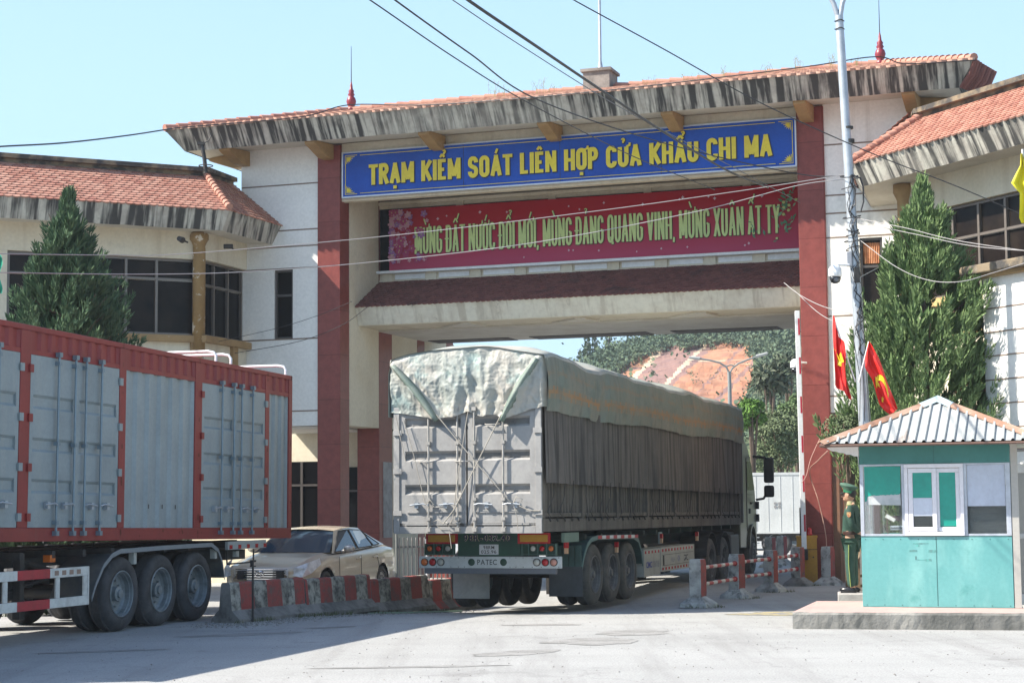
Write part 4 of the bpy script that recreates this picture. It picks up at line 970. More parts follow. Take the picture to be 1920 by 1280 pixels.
    mb.build('side_guard', [pm('worn_white', (.66, .65, .60), (.50, .48, .44), 5, rough=.6, spot=((.25, .22, .2), 8, .62, .75, .6)), pm('guard_red', (.44, .03, .04), (.34, .03, .035), 6, rough=.5)], t, bevel=.006)
    mb = MB(LT)
    for k in range(4): mb.box(-4.1+k*.18, -4.0+k*.18, -.0225, -.0205, .83, .89)
    mb.build('worn_stickers', pm('rust_sticker', (.30, .20, .15), rough=.8), t)
    # landing gear, struts, boxes
    mb = MB(LT); mb.tube([(-4.9, .3, 1.12), (-3.3, .45, .85)], .03, 6); mb.tube([(-4.9, .3, .62), (-3.3, .45, .80)], .025, 6); mb.box(-4.55, -4.45, .2, .3, .3, 1.12); mb.box(-4.55, -4.45, 2.1, 2.2, .3, 1.12); mb.build('landing_gear', CHAS, t)
    mb = MB(LT); mb.box(-4.15, -4.02, .02, .12, 1.0, 1.09); mb.build('marker_lamp', LAMPO, t)
    mb = MB(LT); mb.cyl((-5.2, 1.0, .62), (-3.6, 1.0, .62), .16, n=14); mb.build('air_tank', CHAS, t)
    # tractor, ahead of the frame's left edge
    mb = MB(LT); mb.prism([(-10.9, .6), (-10.9, 3.55), (-11.2, 3.75), (-12.6, 3.55), (-13.1, 2.5), (-13.2, .55)], 'y', .02, 2.42); cb = mb.build('cab', pm('tractor_blue', (.10, .16, .26), rough=.35), t, bevel=.05)
    mb = MB(LT); mb.poly([(-11.6, .012, 1.9), (-12.7, .012, 1.9), (-12.5, .012, 2.7), (-11.6, .012, 2.8)]); mb.build('side_window', GLASS, cb, fix=False)
    wheel(t, LT, -12.4, .0, .5, .3, -1); wheel(t, LT, -12.4, 2.44, .5, .3, 1)
    # dents, rust runs and scratches of the container
    g = random.Random(21); mb = MB(CF)
    for k in range(70):
        x = g.choice([-.05, -.98, -3.4, -5.7, g.uniform(-6, 0)]); z = g.choice([.02+.1*g.random(), 2.62, g.uniform(.2, 2.6)]); w_, h_ = g.uniform(.004, .02), g.uniform(.02, .09)
        if not (z < .16 or z > 2.63 or x in (-.05, -.98, -3.4, -5.7)): continue
        mb.poly([(x-w_, -.0162, z), (x+w_, -.0162, z), (x+w_*.6, -.0162, z+h_), (x-w_*.8, -.0162, z+h_*.9)])
    mb.build('paint_chips', pm('rust_chip', (.14, .05, .03), rough=.9), t, fix=False)
    # rear light bar, mud flap and bumper
    mb = MB(LT); mb.box(.93, 2.32, .0, .05, 1.02, 1.145); mb.build('light_bar', pm('light_bar_grey', (.35, .37, .36), rough=.6), t)
    for k in range(5):
        mb = MB(LT); mb.box(.98+k*.31, 1.08+k*.31, -.006, -.001, 1.03, 1.09); mb.build('reflector', LAMPR, t)
    mb = MB(LT); mb.box(1.05, 1.75, .10, .2, .86, 1.01); mb.tube([(.98, .05, 1.01), (1.0, .05, .80), (1.95, .05, .80), (1.95, .05, 1.01)], .014, 6); mb.build('lamp_cage', CHAS, t)
    mb = MB(LT); mb.box(1.30, 1.38, .03, .11, .90, .99); mb.build('marker_lamp', LAMPW, t)
    mb = MB(LT); mb.box(.82, .835, .30, .58, .25, .85); mb.build('mud_flap', BLACK, t)
left_truck()

# ---------------------------------------------------------------- tarpaulin truck
def tarp_truck():
    CT = frame((1.364, 30.47, 0), 18.8)
    t = T('tarpaulin_truck', 'dusty high sided articulated truck under a green tarpaulin, seen from behind in the gateway', 'truck', CT)
    CB = CT @ Matrix.Translation((-2.88, 0, 1.255)) @ Matrix.Rotation(.0062, 4, 'Y')
    L_, W = 14.75, 2.44
    RF = CB @ Matrix.Translation((0, W, 0)) @ Matrix.Rotation(R(-90), 4, 'Z')
    BODY = pm('dusty_brown_side', (.135, .120, .100), (.090, .080, .067), 1.6, .4, .6, rough=.9, bump=.3, streak=((.05, .045, .04), 5, .52, .66, .8), spot=((.20, .18, .15), 3, .6, .75, .5))
    REAR = pm('dusty_grey_steel', (.33, .32, .305), (.26, .253, .244), 2.2, rough=.75, bump=.15, spot=((.10, .13, .14), 4, .62, .72, .7), streak=((.14, .14, .14), 6, .56, .72, .6))
    # side rail and slatted dropsides
    mb = MB(CB); mb.box(0, L_, -.015, .08, 0, .20); mb.box(0, L_, W-.08, W+.015, 0, .2); mb.box(0, L_, .081, W-.081, .02, .14); mb.build('bed', BODY, t)
    bays = 7; bl = L_/bays
    for k in range(bays+1):
        x = min(k*bl, L_-.1) if k else 0.02
        mb = MB(CB); mb.box(x, x+.12, -.010, .06, .201, 1.95); mb.build('post', BODY, t)
    for k in range(bays):
        mb = MB(CB); a, b = k*bl+.14, (k+1)*bl-.02; corr(mb, a, b, .26, 1.7, .035, .165, .035)
        n = int((b-a)/.16)
        mb.box(a, b, .005, .035, .225, .29)
        mb.build('side_board', BODY, t, fix=False)
        mb = MB(CB)
        for j in range(5):
            x = a+.15+j*.38; mb.tube([(x, -.02, .22), (x+.02, -.035, .16), (x+.05, -.02, .20)], .012, 5)
        mb.build('tie_hooks', CHAS, t)
    mb = MB(CB); mb.box(0.1, L_-.05, W-.06, W-.01, .2, 2.0); mb.box(L_-.06, L_, .05, W-.05, .1, 2.3); mb.build('far_side_board', BODY, t)
    # hanging curtain with folds
    CUR = pm('grey_brown_curtain', (.125, .110, .097), (.098, .087, .077), 2.5, rough=.92, streak=((.040, .036, .032), 9, .46, .60, .9, .035), bump=.15, bsc=60)
    mb = MB(CB); n = 420; g = []; mb.sm = True
    for j in range(11):
        f_ = j/10; row = []
        for i in range(n+1):
            x = L_*i/n
            fold = .07*abs(noise.noise(Vector((x*1.7, 0, 0))))*2+.045*noise.noise(Vector((x*5.5, f_*.5, 3)))+.008*math.sin(x*23+2*noise.noise(Vector((x, f_, 1))))
            zt, zb = 1.92, .745-.05*x/L_+.012*noise.noise(Vector((x*.9, 7, 0)))
            row.append(mb.v((x, -.05-fold*(.35+.65*f_), zt+(zb-zt)*f_)))
        g.append(row)
    for j in range(10):
        for i in range(n): mb.f([g[j][i], g[j][i+1], g[j+1][i+1], g[j+1][i]])
    mb.build('curtain', CUR, t, fix=False)
    mb = MB(CB); g_ = random.Random(4)
    for k in range(26):
        x = .4+k*.54+g_.uniform(-.1, .1); mb.tube([(x, -.085, .80), (x+.05, -.06, .55), (x+g_.uniform(-.3, .3), -.05, .3), (x+.1, -.04, .17)], .006, 4)
    mb.build('tie_cords', CHAS, t)
    # rear doors
    mb = MB(RF); mb.box(0, .10, -.02, .06, -.02, 1.95); mb.box(W-.10, W, -.02, .06, -.02, 1.95); mb.box(.101, W-.101, -.012, .06, -.02, .09); mb.build('rear_frame', REAR, t, bevel=.006)
    bands = [(.58, .74), (1.10, 1.26), (1.62, 1.78)]
    for a, b in ((.105, 1.205), (1.235, 2.335)):
        mb = MB(RF); leaf(mb, a, b, .10, 1.95, .0, bands, m=.085, dep=.05); d = mb.build('door', REAR, t)
        for z in (.3, .95, 1.55):
            mb = MB(RF); hx = a-.10 if a < 1 else b-.02; mb.box(hx, hx+.14, -.045, -.022, z-.04, z+.04); mb.build('hinge', REAR, d)
        mb = MB(RF); mb.box(a+.1, b-.1, -.022, -.002, .11, .135) ; mb.box(a+.12, b-.1, -.02, -.003, .30, .312); mb.build('door_strip', REAR, d)
    RODG = pm('dusty_rod', (.36, .34, .31), (.26, .25, .23), 6, rough=.7)
    for k, x in enumerate((.60, 1.08, 1.36, 1.83)): lockrod(t, RF, x, .0, .04, 1.9, RODG, .42+.0*k, hdir=-1 if k in (0, 1) else 1, zs=(.09, .25, .72))
    for k, (x, z) in enumerate(((.55, 1.10), (1.15, 1.10), (.78, .40), (1.65, 1.66), (1.0, .15))):
        mb = MB(RF); mb.tube([(x-.12, -.01, z), (x-.09, -.06, z-.01), (x+.09, -.06, z-.01), (x+.12, -.01, z)], .012, 6); mb.build('handle', RODG, t)
    # ropes over the doors
    ROPE = pm('rope', (.36, .33, .28), rough=.9)
    def rope(pts, r=.009):
        mb = MB(RF); mb.tube(pts, r, 6); mb.build('rope', ROPE, t)
    rope([(.76, -.11, 1.82), (1.35, -.10, 1.13), (1.95, -.11, .47), (2.0, -.07, .44)])
    rope([(1.83, -.11, 1.80), (1.42, -.10, 1.05), (1.05, -.11, .35), (.86, -.09, .13)])
    rope([(.05, -.05, 1.82), (.22, -.05, 1.1)], .006); rope([(.19, -.05, 1.75), (.36, -.06, 1.2), (.55, -.07, .45)], .006)
    rope([(1.27, -.08, 1.85), (1.10, -.10, .8), (1.02, -.1, .2), (.95, -.08, .10)], .007)
    rope([(2.0, -.07, .44), (2.05, -.08, .54), (2.15, -.08, .5), (2.1, -.08, .4), (2.25, -.07, .33), (2.42, -.05, .32)], .008)
    rope([(2.0, -.07, .44), (2.06, -.06, .2), (2.06, -.05, .02)], .005)
    rope([(.55, -.07, .45), (.62, -.09, .38), (.70, -.08, .43), (.64, -.08, .5), (.56, -.07, .43)], .006)
    rope([(.86, -.09, .13), (.78, -.1, .2), (.68, -.08, .16), (.82, -.06, .05), (.96, -.1, .04), (1.0, -.1, -.25)], .006)
    # ---- tarpaulin: one sheet, rear drape, top, side skirts
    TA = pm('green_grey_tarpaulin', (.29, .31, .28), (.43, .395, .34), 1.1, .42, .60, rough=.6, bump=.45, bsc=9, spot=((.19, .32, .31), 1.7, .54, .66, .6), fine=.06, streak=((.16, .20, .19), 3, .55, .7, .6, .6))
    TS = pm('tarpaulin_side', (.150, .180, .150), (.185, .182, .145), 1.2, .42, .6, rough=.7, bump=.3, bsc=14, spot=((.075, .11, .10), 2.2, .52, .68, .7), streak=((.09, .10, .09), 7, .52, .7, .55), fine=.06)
    # printed band of worn orange block letters on the side skirt
    nt = TS.node_tree; N = nt.nodes; Lk = nt.links; P = N['Principled BSDF']; src = P.inputs['Base Color'].links[0].from_socket
    uv = N.new('ShaderNodeUVMap'); sp = N.new('ShaderNodeSeparateXYZ'); Lk.new(uv.outputs[0], sp.inputs[0])
    def math_(op, a, b):
        q = N.new('ShaderNodeMath'); q.operation = op
        for i, c in enumerate((a, b)):
            if isinstance(c, (int, float)): q.inputs[i].default_value = c
            else: Lk.new(c, q.inputs[i])
        return q.outputs[0]
    band = math_('MULTIPLY', math_('GREATER_THAN', sp.outputs[1], .22), math_('LESS_THAN', sp.outputs[1], .44))
    br = N.new('ShaderNodeTexBrick'); br.offset = .37; br.inputs['Scale'].default_value = 1; br.inputs['Brick Width'].default_value = .30; br.inputs['Row Height'].default_value = .17; br.inputs['Mortar Size'].default_value = .035
    br.inputs['Color1'].default_value = (0, 0, 0, 1); br.inputs['Color2'].default_value = (.5, .5, .5, 1); br.inputs['Mortar'].default_value = (1, 1, 1, 1); Lk.new(uv.outputs[0], br.inputs['Vector'])
    wn_ = N.new('ShaderNodeTexNoise'); wn_.inputs['Scale'].default_value = 2.5; wn_.inputs['Detail'].default_value = 6; Lk.new(uv.outputs[0], wn_.inputs['Vector'])
    wear = N.new('ShaderNodeMapRange'); wear.inputs[1].default_value = .36; wear.inputs[2].default_value = .58; Lk.new(wn_.outputs[0], wear.inputs[0])
    upper = math_('MULTIPLY', math_('MULTIPLY', math_('GREATER_THAN', sp.outputs[1], .62), math_('LESS_THAN', sp.outputs[1], .80)), .35)
    f_ = math_('MULTIPLY', math_('MULTIPLY', math_('ADD', band, upper), br.outputs['Fac']), wear.outputs[0])
    f2 = math_('MULTIPLY', math_('ADD', f_, math_('MULTIPLY', band, .22)), .8)
    mx = N.new('ShaderNodeMix'); mx.data_type = 'RGBA'; Lk.new(f2, mx.inputs[0]); Lk.new(src, mx.inputs[6]); mx.inputs[7].default_value = (.30, .155, .06, 1); Lk.new(mx.outputs[2], P.inputs['Base Color'])

    def sag(x):   # rope-sagged hoops along the length
        return .018*math.sin(x*2.1+.4)+.07*noise.noise(Vector((x*.55, 3, 5)))+.03*noise.noise(Vector((x*1.6, 3, 5)))-.05*x/L_
    def top(x, y):
        q = 2*y/W-1; return 2.70+sag(x)+.24*(1-q*q)**.8*(1-.35*ss((1.2-x)/1.2)) +.035*noise.noise(Vector((x*1.7, y*1.6, 2)))
    def side_hem(x): return 1.815+.055*math.sin(x*1.05+1.2)*.5+.035*noise.noise(Vector((x*1.3, 9, 9)))+.05*x/L_
    nx, ny, ns = 220, 24, 16
    me_v = []; 
    mb = MB(CB); uvs = []
    mb.sm = True
    uvl = mb.bm.loops.layers.uv.new('UVMap')
    rows = []
    for i in range(nx+1):
        x = -.06+(L_+.06)*i/nx; row = []
        ez = 2.70+sag(x)
        for j in range(ns+1):        # right skirt from hem to edge
            f_ = j/ns; zb = side_hem(x); z = zb+(ez-zb)*f_
            crease = .09*(.45-abs(noise.noise(Vector((x*1.9-f_*.8, 0, 11)))))*(1-f_*.4)+.05*max(0, noise.noise(Vector((x*1.6+f_*.9*math.sin(x*.7), f_*.4, 0))))+.022*noise.noise(Vector((x*4.5+f_*1.2, f_*1.5, 4)))+.010*noise.noise(Vector((x*11, f_*4, 4)))
            row.append((Vector((x, -.07-crease*(1-f_**4)-.03*math.sin(math.pi*f_), z)), (x, f_)))
        for j in range(1, ny+1):
            y = -.02+(W+.04)*j/ny; row.append((Vector((x, y, top(x, min(max(y, 0), W)))), (x, 1+j/ny)))
        for j in range(1, 5):
            f_ = j/4; row.append((Vector((x, W+.07, ez-(ez-1.8)*f_)), (x, 2+f_)))
        rows.append(row)
    V = [[(mb.v(p), q) for p, q in r] for r in rows]
    for a, b in zip(V, V[1:]):
        for j in range(len(a)-1):
            quad = [a[j], a[j+1], b[j+1], b[j]]
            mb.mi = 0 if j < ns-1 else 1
            fc = mb.f([q[0] for q in quad])
            if fc:
                for lp, q in zip(fc.loops, quad): lp[uvl].uv = q[1]
    # front end drop
    mb.mi = 0
    lastr = rows[-1]; mb.poly([p for p, q in lastr])
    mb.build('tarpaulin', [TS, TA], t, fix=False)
    # rear drape
    mb = MB(RF); mb.sm = True; nw, nh = 190, 90; g = []
    P1, P2 = .76, 1.83         # where the hem is tied down
    def hem(w):
        base = 1.96-.03*math.sin(w*3)
        d1 = abs(w-P1); d2 = abs(w-P2)
        if w < P1: h = 1.87-.13*(w/P1)**1.3
        elif w > P2: h = 1.70+.21*((w-P2)/(W-P2))**.8
        else:
            q = (w-P1)/(P2-P1); h = 1.72+.10*math.sin(math.pi*q)**.5+.035*math.cos(q*14)*math.sin(math.pi*q)
        return h+.012*noise.noise(Vector((w*9, 0, 1)))
    def line_d(w, z, a, b):
        p = Vector((w, z)); a = Vector(a); b = Vector(b); ab = b-a; s_ = max(0, min(1, (p-a).dot(ab)/ab.length_squared)); q = a+ab*s_
        side = (p-q).x*ab.y-(p-q).y*ab.x
        return (p-q).length*(1 if side > 0 else -1), s_
    for j in range(nh+1):
        f_ = j/nh; row = []
        for i in range(nw+1):
            w = -.09+(W+.18)*i/nw; yb = W-w; zt = top(0, min(max(yb, 0), W))+.0; zh = hem(min(max(w, 0), W)); z = zt+(zh-zt)*f_
            out = -.055-.05*math.sin(math.pi*min(1, f_*1.1))*.7
            # two heavy diagonal folds run from the top corners to the tied points
            for a, b in (((.0, 2.62), (P1+.0, 1.72)), ((W-.02, 2.66), (P2-.0, 1.69))):
                d, s_ = line_d(w, z, a, b); m_ = -1 if a[0] > 1 else 1; d *= m_
                wd = .045+.05*s_
                out -= .105*math.exp(-(d/wd)**2)*(.5+.5*s_)
                out += .05*math.exp(-((d+.11)/.05)**2)*s_
            # vertical pleats between the ties
            for c, wd, am, tilt in ((1.27, .05, .085, .05), (1.12, .06, .05, -.16), (1.50, .05, .045, .12), (1.02, .09, .04, -.05), (.9, .05, .035, .1), (1.62, .06, .045, -.1), (.35, .06, .03, .25), (2.15, .06, .03, -.2)):
                cc = c+tilt*(f_-.5)
                out -= am*math.exp(-((w-cc)/wd)**2)*ss(f_*1.8)*(.7+.5*noise.noise(Vector((cc*4, f_*2, 0))))
            out -= .055*(.5-abs(noise.noise(Vector((w*3.4, z*2.2, 0)))))+.034*(.5-abs(noise.noise(Vector((w*8+z*2, z*5, 2)))))+.014*(.5-abs(noise.noise(Vector((w*21, z*15, 5)))))-.05
            if f_ < .12: out = out*(f_/.12)**.6 - .02*(1-f_/.12)
            if w > W+.03: out += (w-W-.03)*1.6
            if w < -.03: out += (-.03-w)*1.6
            row.append(mb.v((w, out, z)))
        g.append(row)
    for j in range(nh):
        for i in range(nw): mb.f([g[j][i], g[j+1][i], g[j+1][i+1], g[j][i+1]])
    mb.build('tarpaulin_rear', TA, t, fix=False)
    for a, b, lean in (((.03, 2.60), (P1, 1.72), 1), ((W-.03, 2.64), (P2, 1.69), -1)):
        mb = MB(RF); mb.sm = True; rings = []
        for k in range(15):
            f_ = k/14; x = a[0]+(b[0]-a[0])*f_+lean*.03*math.sin(math.pi*f_); z = a[1]+(b[1]-a[1])*f_; w_ = .018+.050*math.sin(math.pi*min(1, f_*.75+.12))
            rings.append([(x-w_*lean*.9, -.10, z-w_*.5), (x-w_*.3*lean, -.165-.03*f_, z), (x+w_*.3*lean, -.15-.03*f_, z+w_*.3), (x+w_*lean*.9, -.10, z+w_*.6), (x, -.07, z)])
        mb.loft(rings); mb.build('tarpaulin_fold', pm('fold_green', (.12, .17, .14), (.22, .25, .21), 3, rough=.6, bump=.3), t)
    # ---- chassis, rear panel, lamps
    GRN = pm('trailer_green', (.020, .075, .045), (.015, .05, .035), 3, rough=.5, spot=((.10, .10, .08), 5, .62, .78, .5))
    mb = MB(CT)
    for y in (.72, 1.62): mb.box(-1.8, 11.5, y, y+.13, .86, 1.20)
    for k in range(14): mb.box(-1.4+k*.95, -1.3+k*.95, .05, 2.4, 1.08, 1.17)
    mb.build('chassis', pm('chassis_green', (.016, .035, .026), (.03, .03, .027), 3, rough=.7), t)
    # rear plane frame: x to the right as seen from behind
    BK = CT @ Matrix.Translation((-1.9, 2.40, 0)) @ Matrix.Rotation(R(-90), 4, 'Z')   # x_r = 2.40-y
    mb = MB(BK); mb.box(.66, 1.72, .0, .05, .86, 1.25); mb.build('rear_panel', GRN, t)
    mb = MB(BK); mb.box(.0, 2.40, -.03, .03, .67, .855); bar = mb.build('rear_bar', pm('bar_white', (.52, .55, .55), (.44, .46, .45), 3, rough=.5, spot=((.12, .11, .10), 6, .66, .74, .7)), t, bevel=.006)
    mb = MB(BK); mb.box(.08, 2.30, .0, .08, .58, .668); mb.build('under_run_bar', pm('bar_under', (.12, .13, .15), rough=.6), t)
    for x, m_ in ((.10, LAMPO), (.24, LAMPR), (.38, LAMPW), (2.0, LAMPW), (2.14, LAMPR), (2.28, LAMPP)):
        mb = MB(BK); mb.lathe([(.062, -.032), (.062, -.048), (.052, -.05), (.0001, -.05)], (x, 0, .765), 'y', 20); b_ = mb.build('tail_lamp', CHAS, bar)
    for x, m_ in ((.10, LAMPO), (.24, LAMPR), (.38, LAMPW), (2.0, LAMPW), (2.14, LAMPR), (2.28, LAMPP)):
        mb = MB(BK); mb.lathe([(.052, -.0505), (.048, -.062), (.02, -.068), (.0001, -.069)], (x, 0, .765), 'y', 20); mb.build('lamp_lens', m_, bar)
    for x in (.90, 1.44):
        mb = MB(BK); mb.lathe([(.058, -.0312), (.056, -.034), (.0001, -.034)], (x, 0, .765), 'y', 20); mb.build('bar_hole', pm('hole_green', (.02, .06, .04), rough=.6), bar)
    mb = MB(BK)
    for x in (.02, .3, .55, .68, .78, 1.55, 1.65, 1.77, 1.92, 2.07, 2.36):
        for z in (.69, .835): mb.lathe([(.007, -.0305), (.007, -.036), (.0001, -.036)], (x, 0, z), 'y', 8)
    mb.build('bolts', CHAS, bar)
    mb = MB(BK); text(mb, 'PATEC', (1.0, -.0, .725), (1, 0, 0), (0, 0, 1), .33, .082, off=.008, depth=.034, gap=.08)
    mb.build('lettering', pm('letter_black', (.02, .025, .03), rough=.6), bar, fix=False)
    for a in (.12, 1.68):
        mb = MB(BK); mb.box(a, a+.54, -.028, .0, 1.055, 1.225); rr = mb.build('warning_plate', LAMPR, t)
        mb = MB(BK); mb.box(a+.04, a+.50, -.034, -.0285, 1.085, 1.195); mb.build('warning_stripe', pm('warning_yellow', (.50, .27, .02), (.42, .20, .02), 4, rough=.5), rr)
    for x, m_ in ((.18, LAMPO), (.33, LAMPR), (.49, LAMPW), (1.93, LAMPW), (2.08, LAMPR), (2.23, LAMPO)):
        mb = MB(BK); mb.lathe([(.042, 0), (.042, -.02), (.03, -.028), (.0001, -.03)], (x, 0, .98), 'y', 18); mb.build('upper_lamp', m_, t)
    mb = MB(BK)
    for a, b in ((.10, .60), (1.75, 2.32)):
        mb.box(a, b, .02, .05, .87, 1.058)
    mb.build('lamp_panel', GRN, t)
    mb = MB(BK)
    for x in (.1, .26, .41, .6, 1.75, 1.86, 2.01, 2.16, 2.31): mb.box(x-.006, x+.006, -.035, .018, .87, 1.058)
    for a, b in ((.10, .60), (1.75, 2.32)): mb.box(a, b, -.034, .017, .885, .893)
    mb.build('lamp_grid', pm('grid_green', (.06, .12, .10), rough=.6), t)
    mb = MB(BK); text(mb, '98R-032.40', (.76, 0, 1.095), (1, 0, 0), (0, 0, 1), .80, .105, off=.05, depth=.006, gap=.06); mb.build('painted_number', pm('number_pale', (.80, .72, .66), (.6, .5, .25), 6, rough=.6), t, fix=False)
    mb = MB(BK); text(mb, '98R-032.40', (.76, 0, 1.095), (1, 0, 0), (0, 0, 1), .80, .105, off=.022, depth=.009, gap=.06+.056); mb.build('painted_number_fill', pm('number_dark', (.03, .02, .06), rough=.6), t, fix=False)
    mb = MB(BK); mb.box(1.03, 1.35, -.02, -.001, .885, 1.045); pl = mb.build('number_plate', pm('plate_white', (.58, .60, .62), rough=.5), t)
    mb = MB(BK); text(mb, '98RM', (1.10, 0, .972), (1, 0, 0), (0, 0, 1), .185, .052, off=.012, depth=.022, gap=.1); text(mb, '025.96', (1.06, 0, .902), (1, 0, 0), (0, 0, 1), .26, .052, off=.012, depth=.022, gap=.1); mb.build('plate_text', pm('plate_black', (.02, .02, .02), rough=.6), pl, fix=False)
    # hanging mud flaps
    mb = MB(CT); g = []
    mb.box(-.86, -.845, 1.58, 2.22, .13, .57); mb.build('mud_flap', pm('pale_flap', (.44, .42, .38), (.36, .34, .31), 5, rough=.7, bump=.2), t, bevel=.004)
    mb = MB(CT); mb.box(-.95, -.935, -.05, .52, .18, .66); mb.build('mud_flap', pm('grey_flap', (.075, .078, .08), (.06, .06, .06), 5, rough=.8), t, bevel=.004)
    # wheels
    for x in (0, 1.1, 2.2):
        mb = MB(CT); mb.cyl((x, .3, .51), (x, 2.1, .51), .075, n=10); mb.box(x-.3, x+.3, .7, .8, .58, .66); mb.box(x-.3, x+.3, 1.62, 1.72, .58, .66); mb.build('axle', CHAS, t)
        wheel(t, CT, x, .0, .51, .29, -1, TYRET, RIMT, z0=-.01-.008*x); wheel(t, CT, x, .34, .51, .27, -1, TYRE, RIM, hub=False, dish=.1, z0=-.01-.01*x); wheel(t, CT, x, 2.42, .51, .29, 1, TYRET, RIM, z0=-.06-.03*x)
        wheel(t, CT, x, 2.06, .51, .27, 1, TYRE, RIM, z0=-.06-.03*x, hub=False)
    for x in (8.85, 10.15): wheel(t, CT, x, .0, .51, .29, -1, TYRET, RIMT, z0=-.10); wheel(t, CT, x, 2.42, .51, .55, 1, TYRE, RIM, z0=-.2)
    wheel(t, CT, 13.35, .02, .51, .31, -1, TYRET, RIMT, z0=-.06, dish=-.04); wheel(t, CT, 13.35, 2.42, .51, .31, 1, TYRE, RIM, z0=-.2)
    # green mudguard with reflective tape
    path = [(-.93, .66), (-.80, .86), (-.60, 1.03), (-.38, 1.11), (0, 1.14), (2.3, 1.11), (2.62, 1.04), (2.82, .86), (2.92, .60)]
    def sheet(y0, y1, o, mt_, name, dz=.02):
        mb = MB(CT); A = [[mb.v((x, y0, z+o)), mb.v((x, y1, z+o)), mb.v((x, y1, z+o-dz)), mb.v((x, y0, z+o-dz))] for x, z in path]
        for a, b in zip(A, A[1:]):
            for i in range(4): mb.f([a[i], a[(i+1) % 4], b[(i+1) % 4], b[i]])
        mb.f(A[0]); mb.f(A[-1]); return mb.build(name, mt_, t)
    GRF = pm('mudguard_green', (.045, .095, .08), (.03, .06, .05), 3, rough=.5, streak=((.02, .03, .03), 6, .5, .65, .8))
    sheet(-.03, .60, 0, GRF, 'mudguard'); sheet(-.045, -.031, .01, pm('guard_edge', (.10, .17, .15), rough=.5), 'mudguard_edge', .075)
    mb = MB(CT)
    for k in range(11):
        x = .0+k*.235; z = 1.142-.013*x; mb.mi = k % 2; mb.box(x, x+.235, -.051, -.0455, z-.055, z+.0)
    mb.build('reflective_tape', [pm('tape_red', (.45, .04, .05), rough=.4), pm('tape_white', (.65, .65, .62), rough=.4)], t)
    mb = MB(CT)   # ribbed green panel behind the wheels
    corr(mb, 0, .6, .66, 1.02, 0, .12, .02) if 0 else None
    for k in range(5): mb.box(-.95, -.925, -.03+k*.11, .065+k*.11, .66, 1.0)
    mb.build('guard_back_plate', GRF, t)
    for x, y, z in ((-1.62, -.02, .98), (1.2, -.06, .92), (4.6, .0, 1.0), (7.6, .0, .98)):
        mb = MB(CT); mb.box(x-.04, x+.04, y, y+.06, z, z+.09); mb.mi = 1; mb.box(x-.035, x+.035, y+.005, y+.055, z-.09, z-.001); mb.build('marker_lamp', [LAMPR, pm('amber_lens', (.6, .35, .2), rough=.3)], t)
    mb = MB(CT); mb.box(-1.75, -.95, .0, .05, 1.07, 1.22); mb.build('side_bracket', pm('pale_green', (.13, .19, .15), rough=.6), t)
    # side guard box with worn logos
    SP = CT @ Matrix.Translation((0, -.03, 0))
    mb = MB(SP); mb.hexa([(2.97, -.02, .33), (4.18, -.02, .34), (4.18, .3, .34), (2.97, .3, .33), (2.97, -.02, .83), (4.18, -.02, .83), (4.18, .3, .83), (2.97, .3, .83)])
    bx = mb.build('side_locker', pm('locker_cream', (.40, .38, .32), (.34, .32, .27), 3, rough=.6, streak=((.25, .22, .18), 5, .55, .7, .5)), t)
    mb = MB(SP); mb.box(4.182, 6.95, -.03, .3, .38, .84); mb.build('side_locker', MATS['locker_cream'], t)
    mb = MB(SP)
    for k in range(5): mb.box(3.05+k*.24, 3.14+k*.24, -.024, -.0205, .75, .80)
    for k in range(11): mb.box(4.28+k*.24, 4.39+k*.24, -.034, -.0305, .755, .805); mb.box(4.28+k*.24, 4.39+k*.24, -.034, -.0305, .41, .455)
    mb.build('reflector', LAMPR, t)
    mb = MB(SP); mb.box(4.3, 6.85, -.0335, -.0302, .69, .697); mb.box(4.3, 6.85, -.0335, -.0302, .49, .497); mb.box(4.34, 4.44, -.0345, -.0302, .50, .685); mb.build('panel_line', CHAS, t)
    mb = MB(SP); text(mb, 'CIMC', (3.12, -.02, .49), (1, 0, 0), (0, 0, 1), .42, .11, off=.03, depth=.002, gap=.06); mb.build('logo_blue', pm('logo_blue', (.04, .05, .25), rough=.6), t, fix=False)
    mb = MB(SP); text(mb, 'CONSYUE', (3.57, -.02, .49), (1, 0, 0), (0, 0, 1), .50, .11, off=.0, depth=.002, gap=.06); text(mb, 'FIGR', (5.0, -.03, .54), (1, 0, 0), (0, 0, 1), .28, .085, off=.0, depth=.002, gap=.06); mb.build('logo_grey', pm('logo_grey', (.18, .18, .22), rough=.6), t, fix=False)
    mb = MB(SP)
    for s1 in (1, -1):
        mb.poly([(5.60+s1*.02, -.0325, .665), (5.60+s1*.09, -.0325, .595), (5.60+s1*.02, -.0325, .525), (5.60+s1*.02, -.0325, .56), (5.60+s1*.055, -.0325, .595), (5.60+s1*.02, -.0325, .63)])
    mb.build('logo_badge', MATS['logo_blue'], t, fix=False)
    mb = MB(SP)
    for q in (((6.05, .65), (6.2, .65), (6.30, .555), (6.40, .555), (6.4, .535), (6.27, .535), (6.17, .63), (6.05, .63)), ((6.05, .535), (6.15, .535), (6.25, .65), (6.38, .65), (6.38, .63), (6.27, .63), (6.18, .555), (6.05, .555))):
        mb.poly([(a, -.0325-.0008*(q[0][1] < .6), b) for a, b in q])
    mb.build('logo_mark', CHAS, t, fix=False)
    mb = MB(CT); mb.cyl((7.3, .5, .55), (8.1, .5, .55), .22, n=16); mb.box(3.2, 3.3, .6, .7, .2, 1.0); mb.box(3.2, 3.3, 1.8, 1.9, .0, 1.0); mb.build('landing_gear', CHAS, t)
    mb = MB(CT); mb.box(4.55, 4.75, .05, .08, .9, 1.12); mb.build('tag_plate', pm('tag_grey', (.25, .28, .28), rough=.6), t)
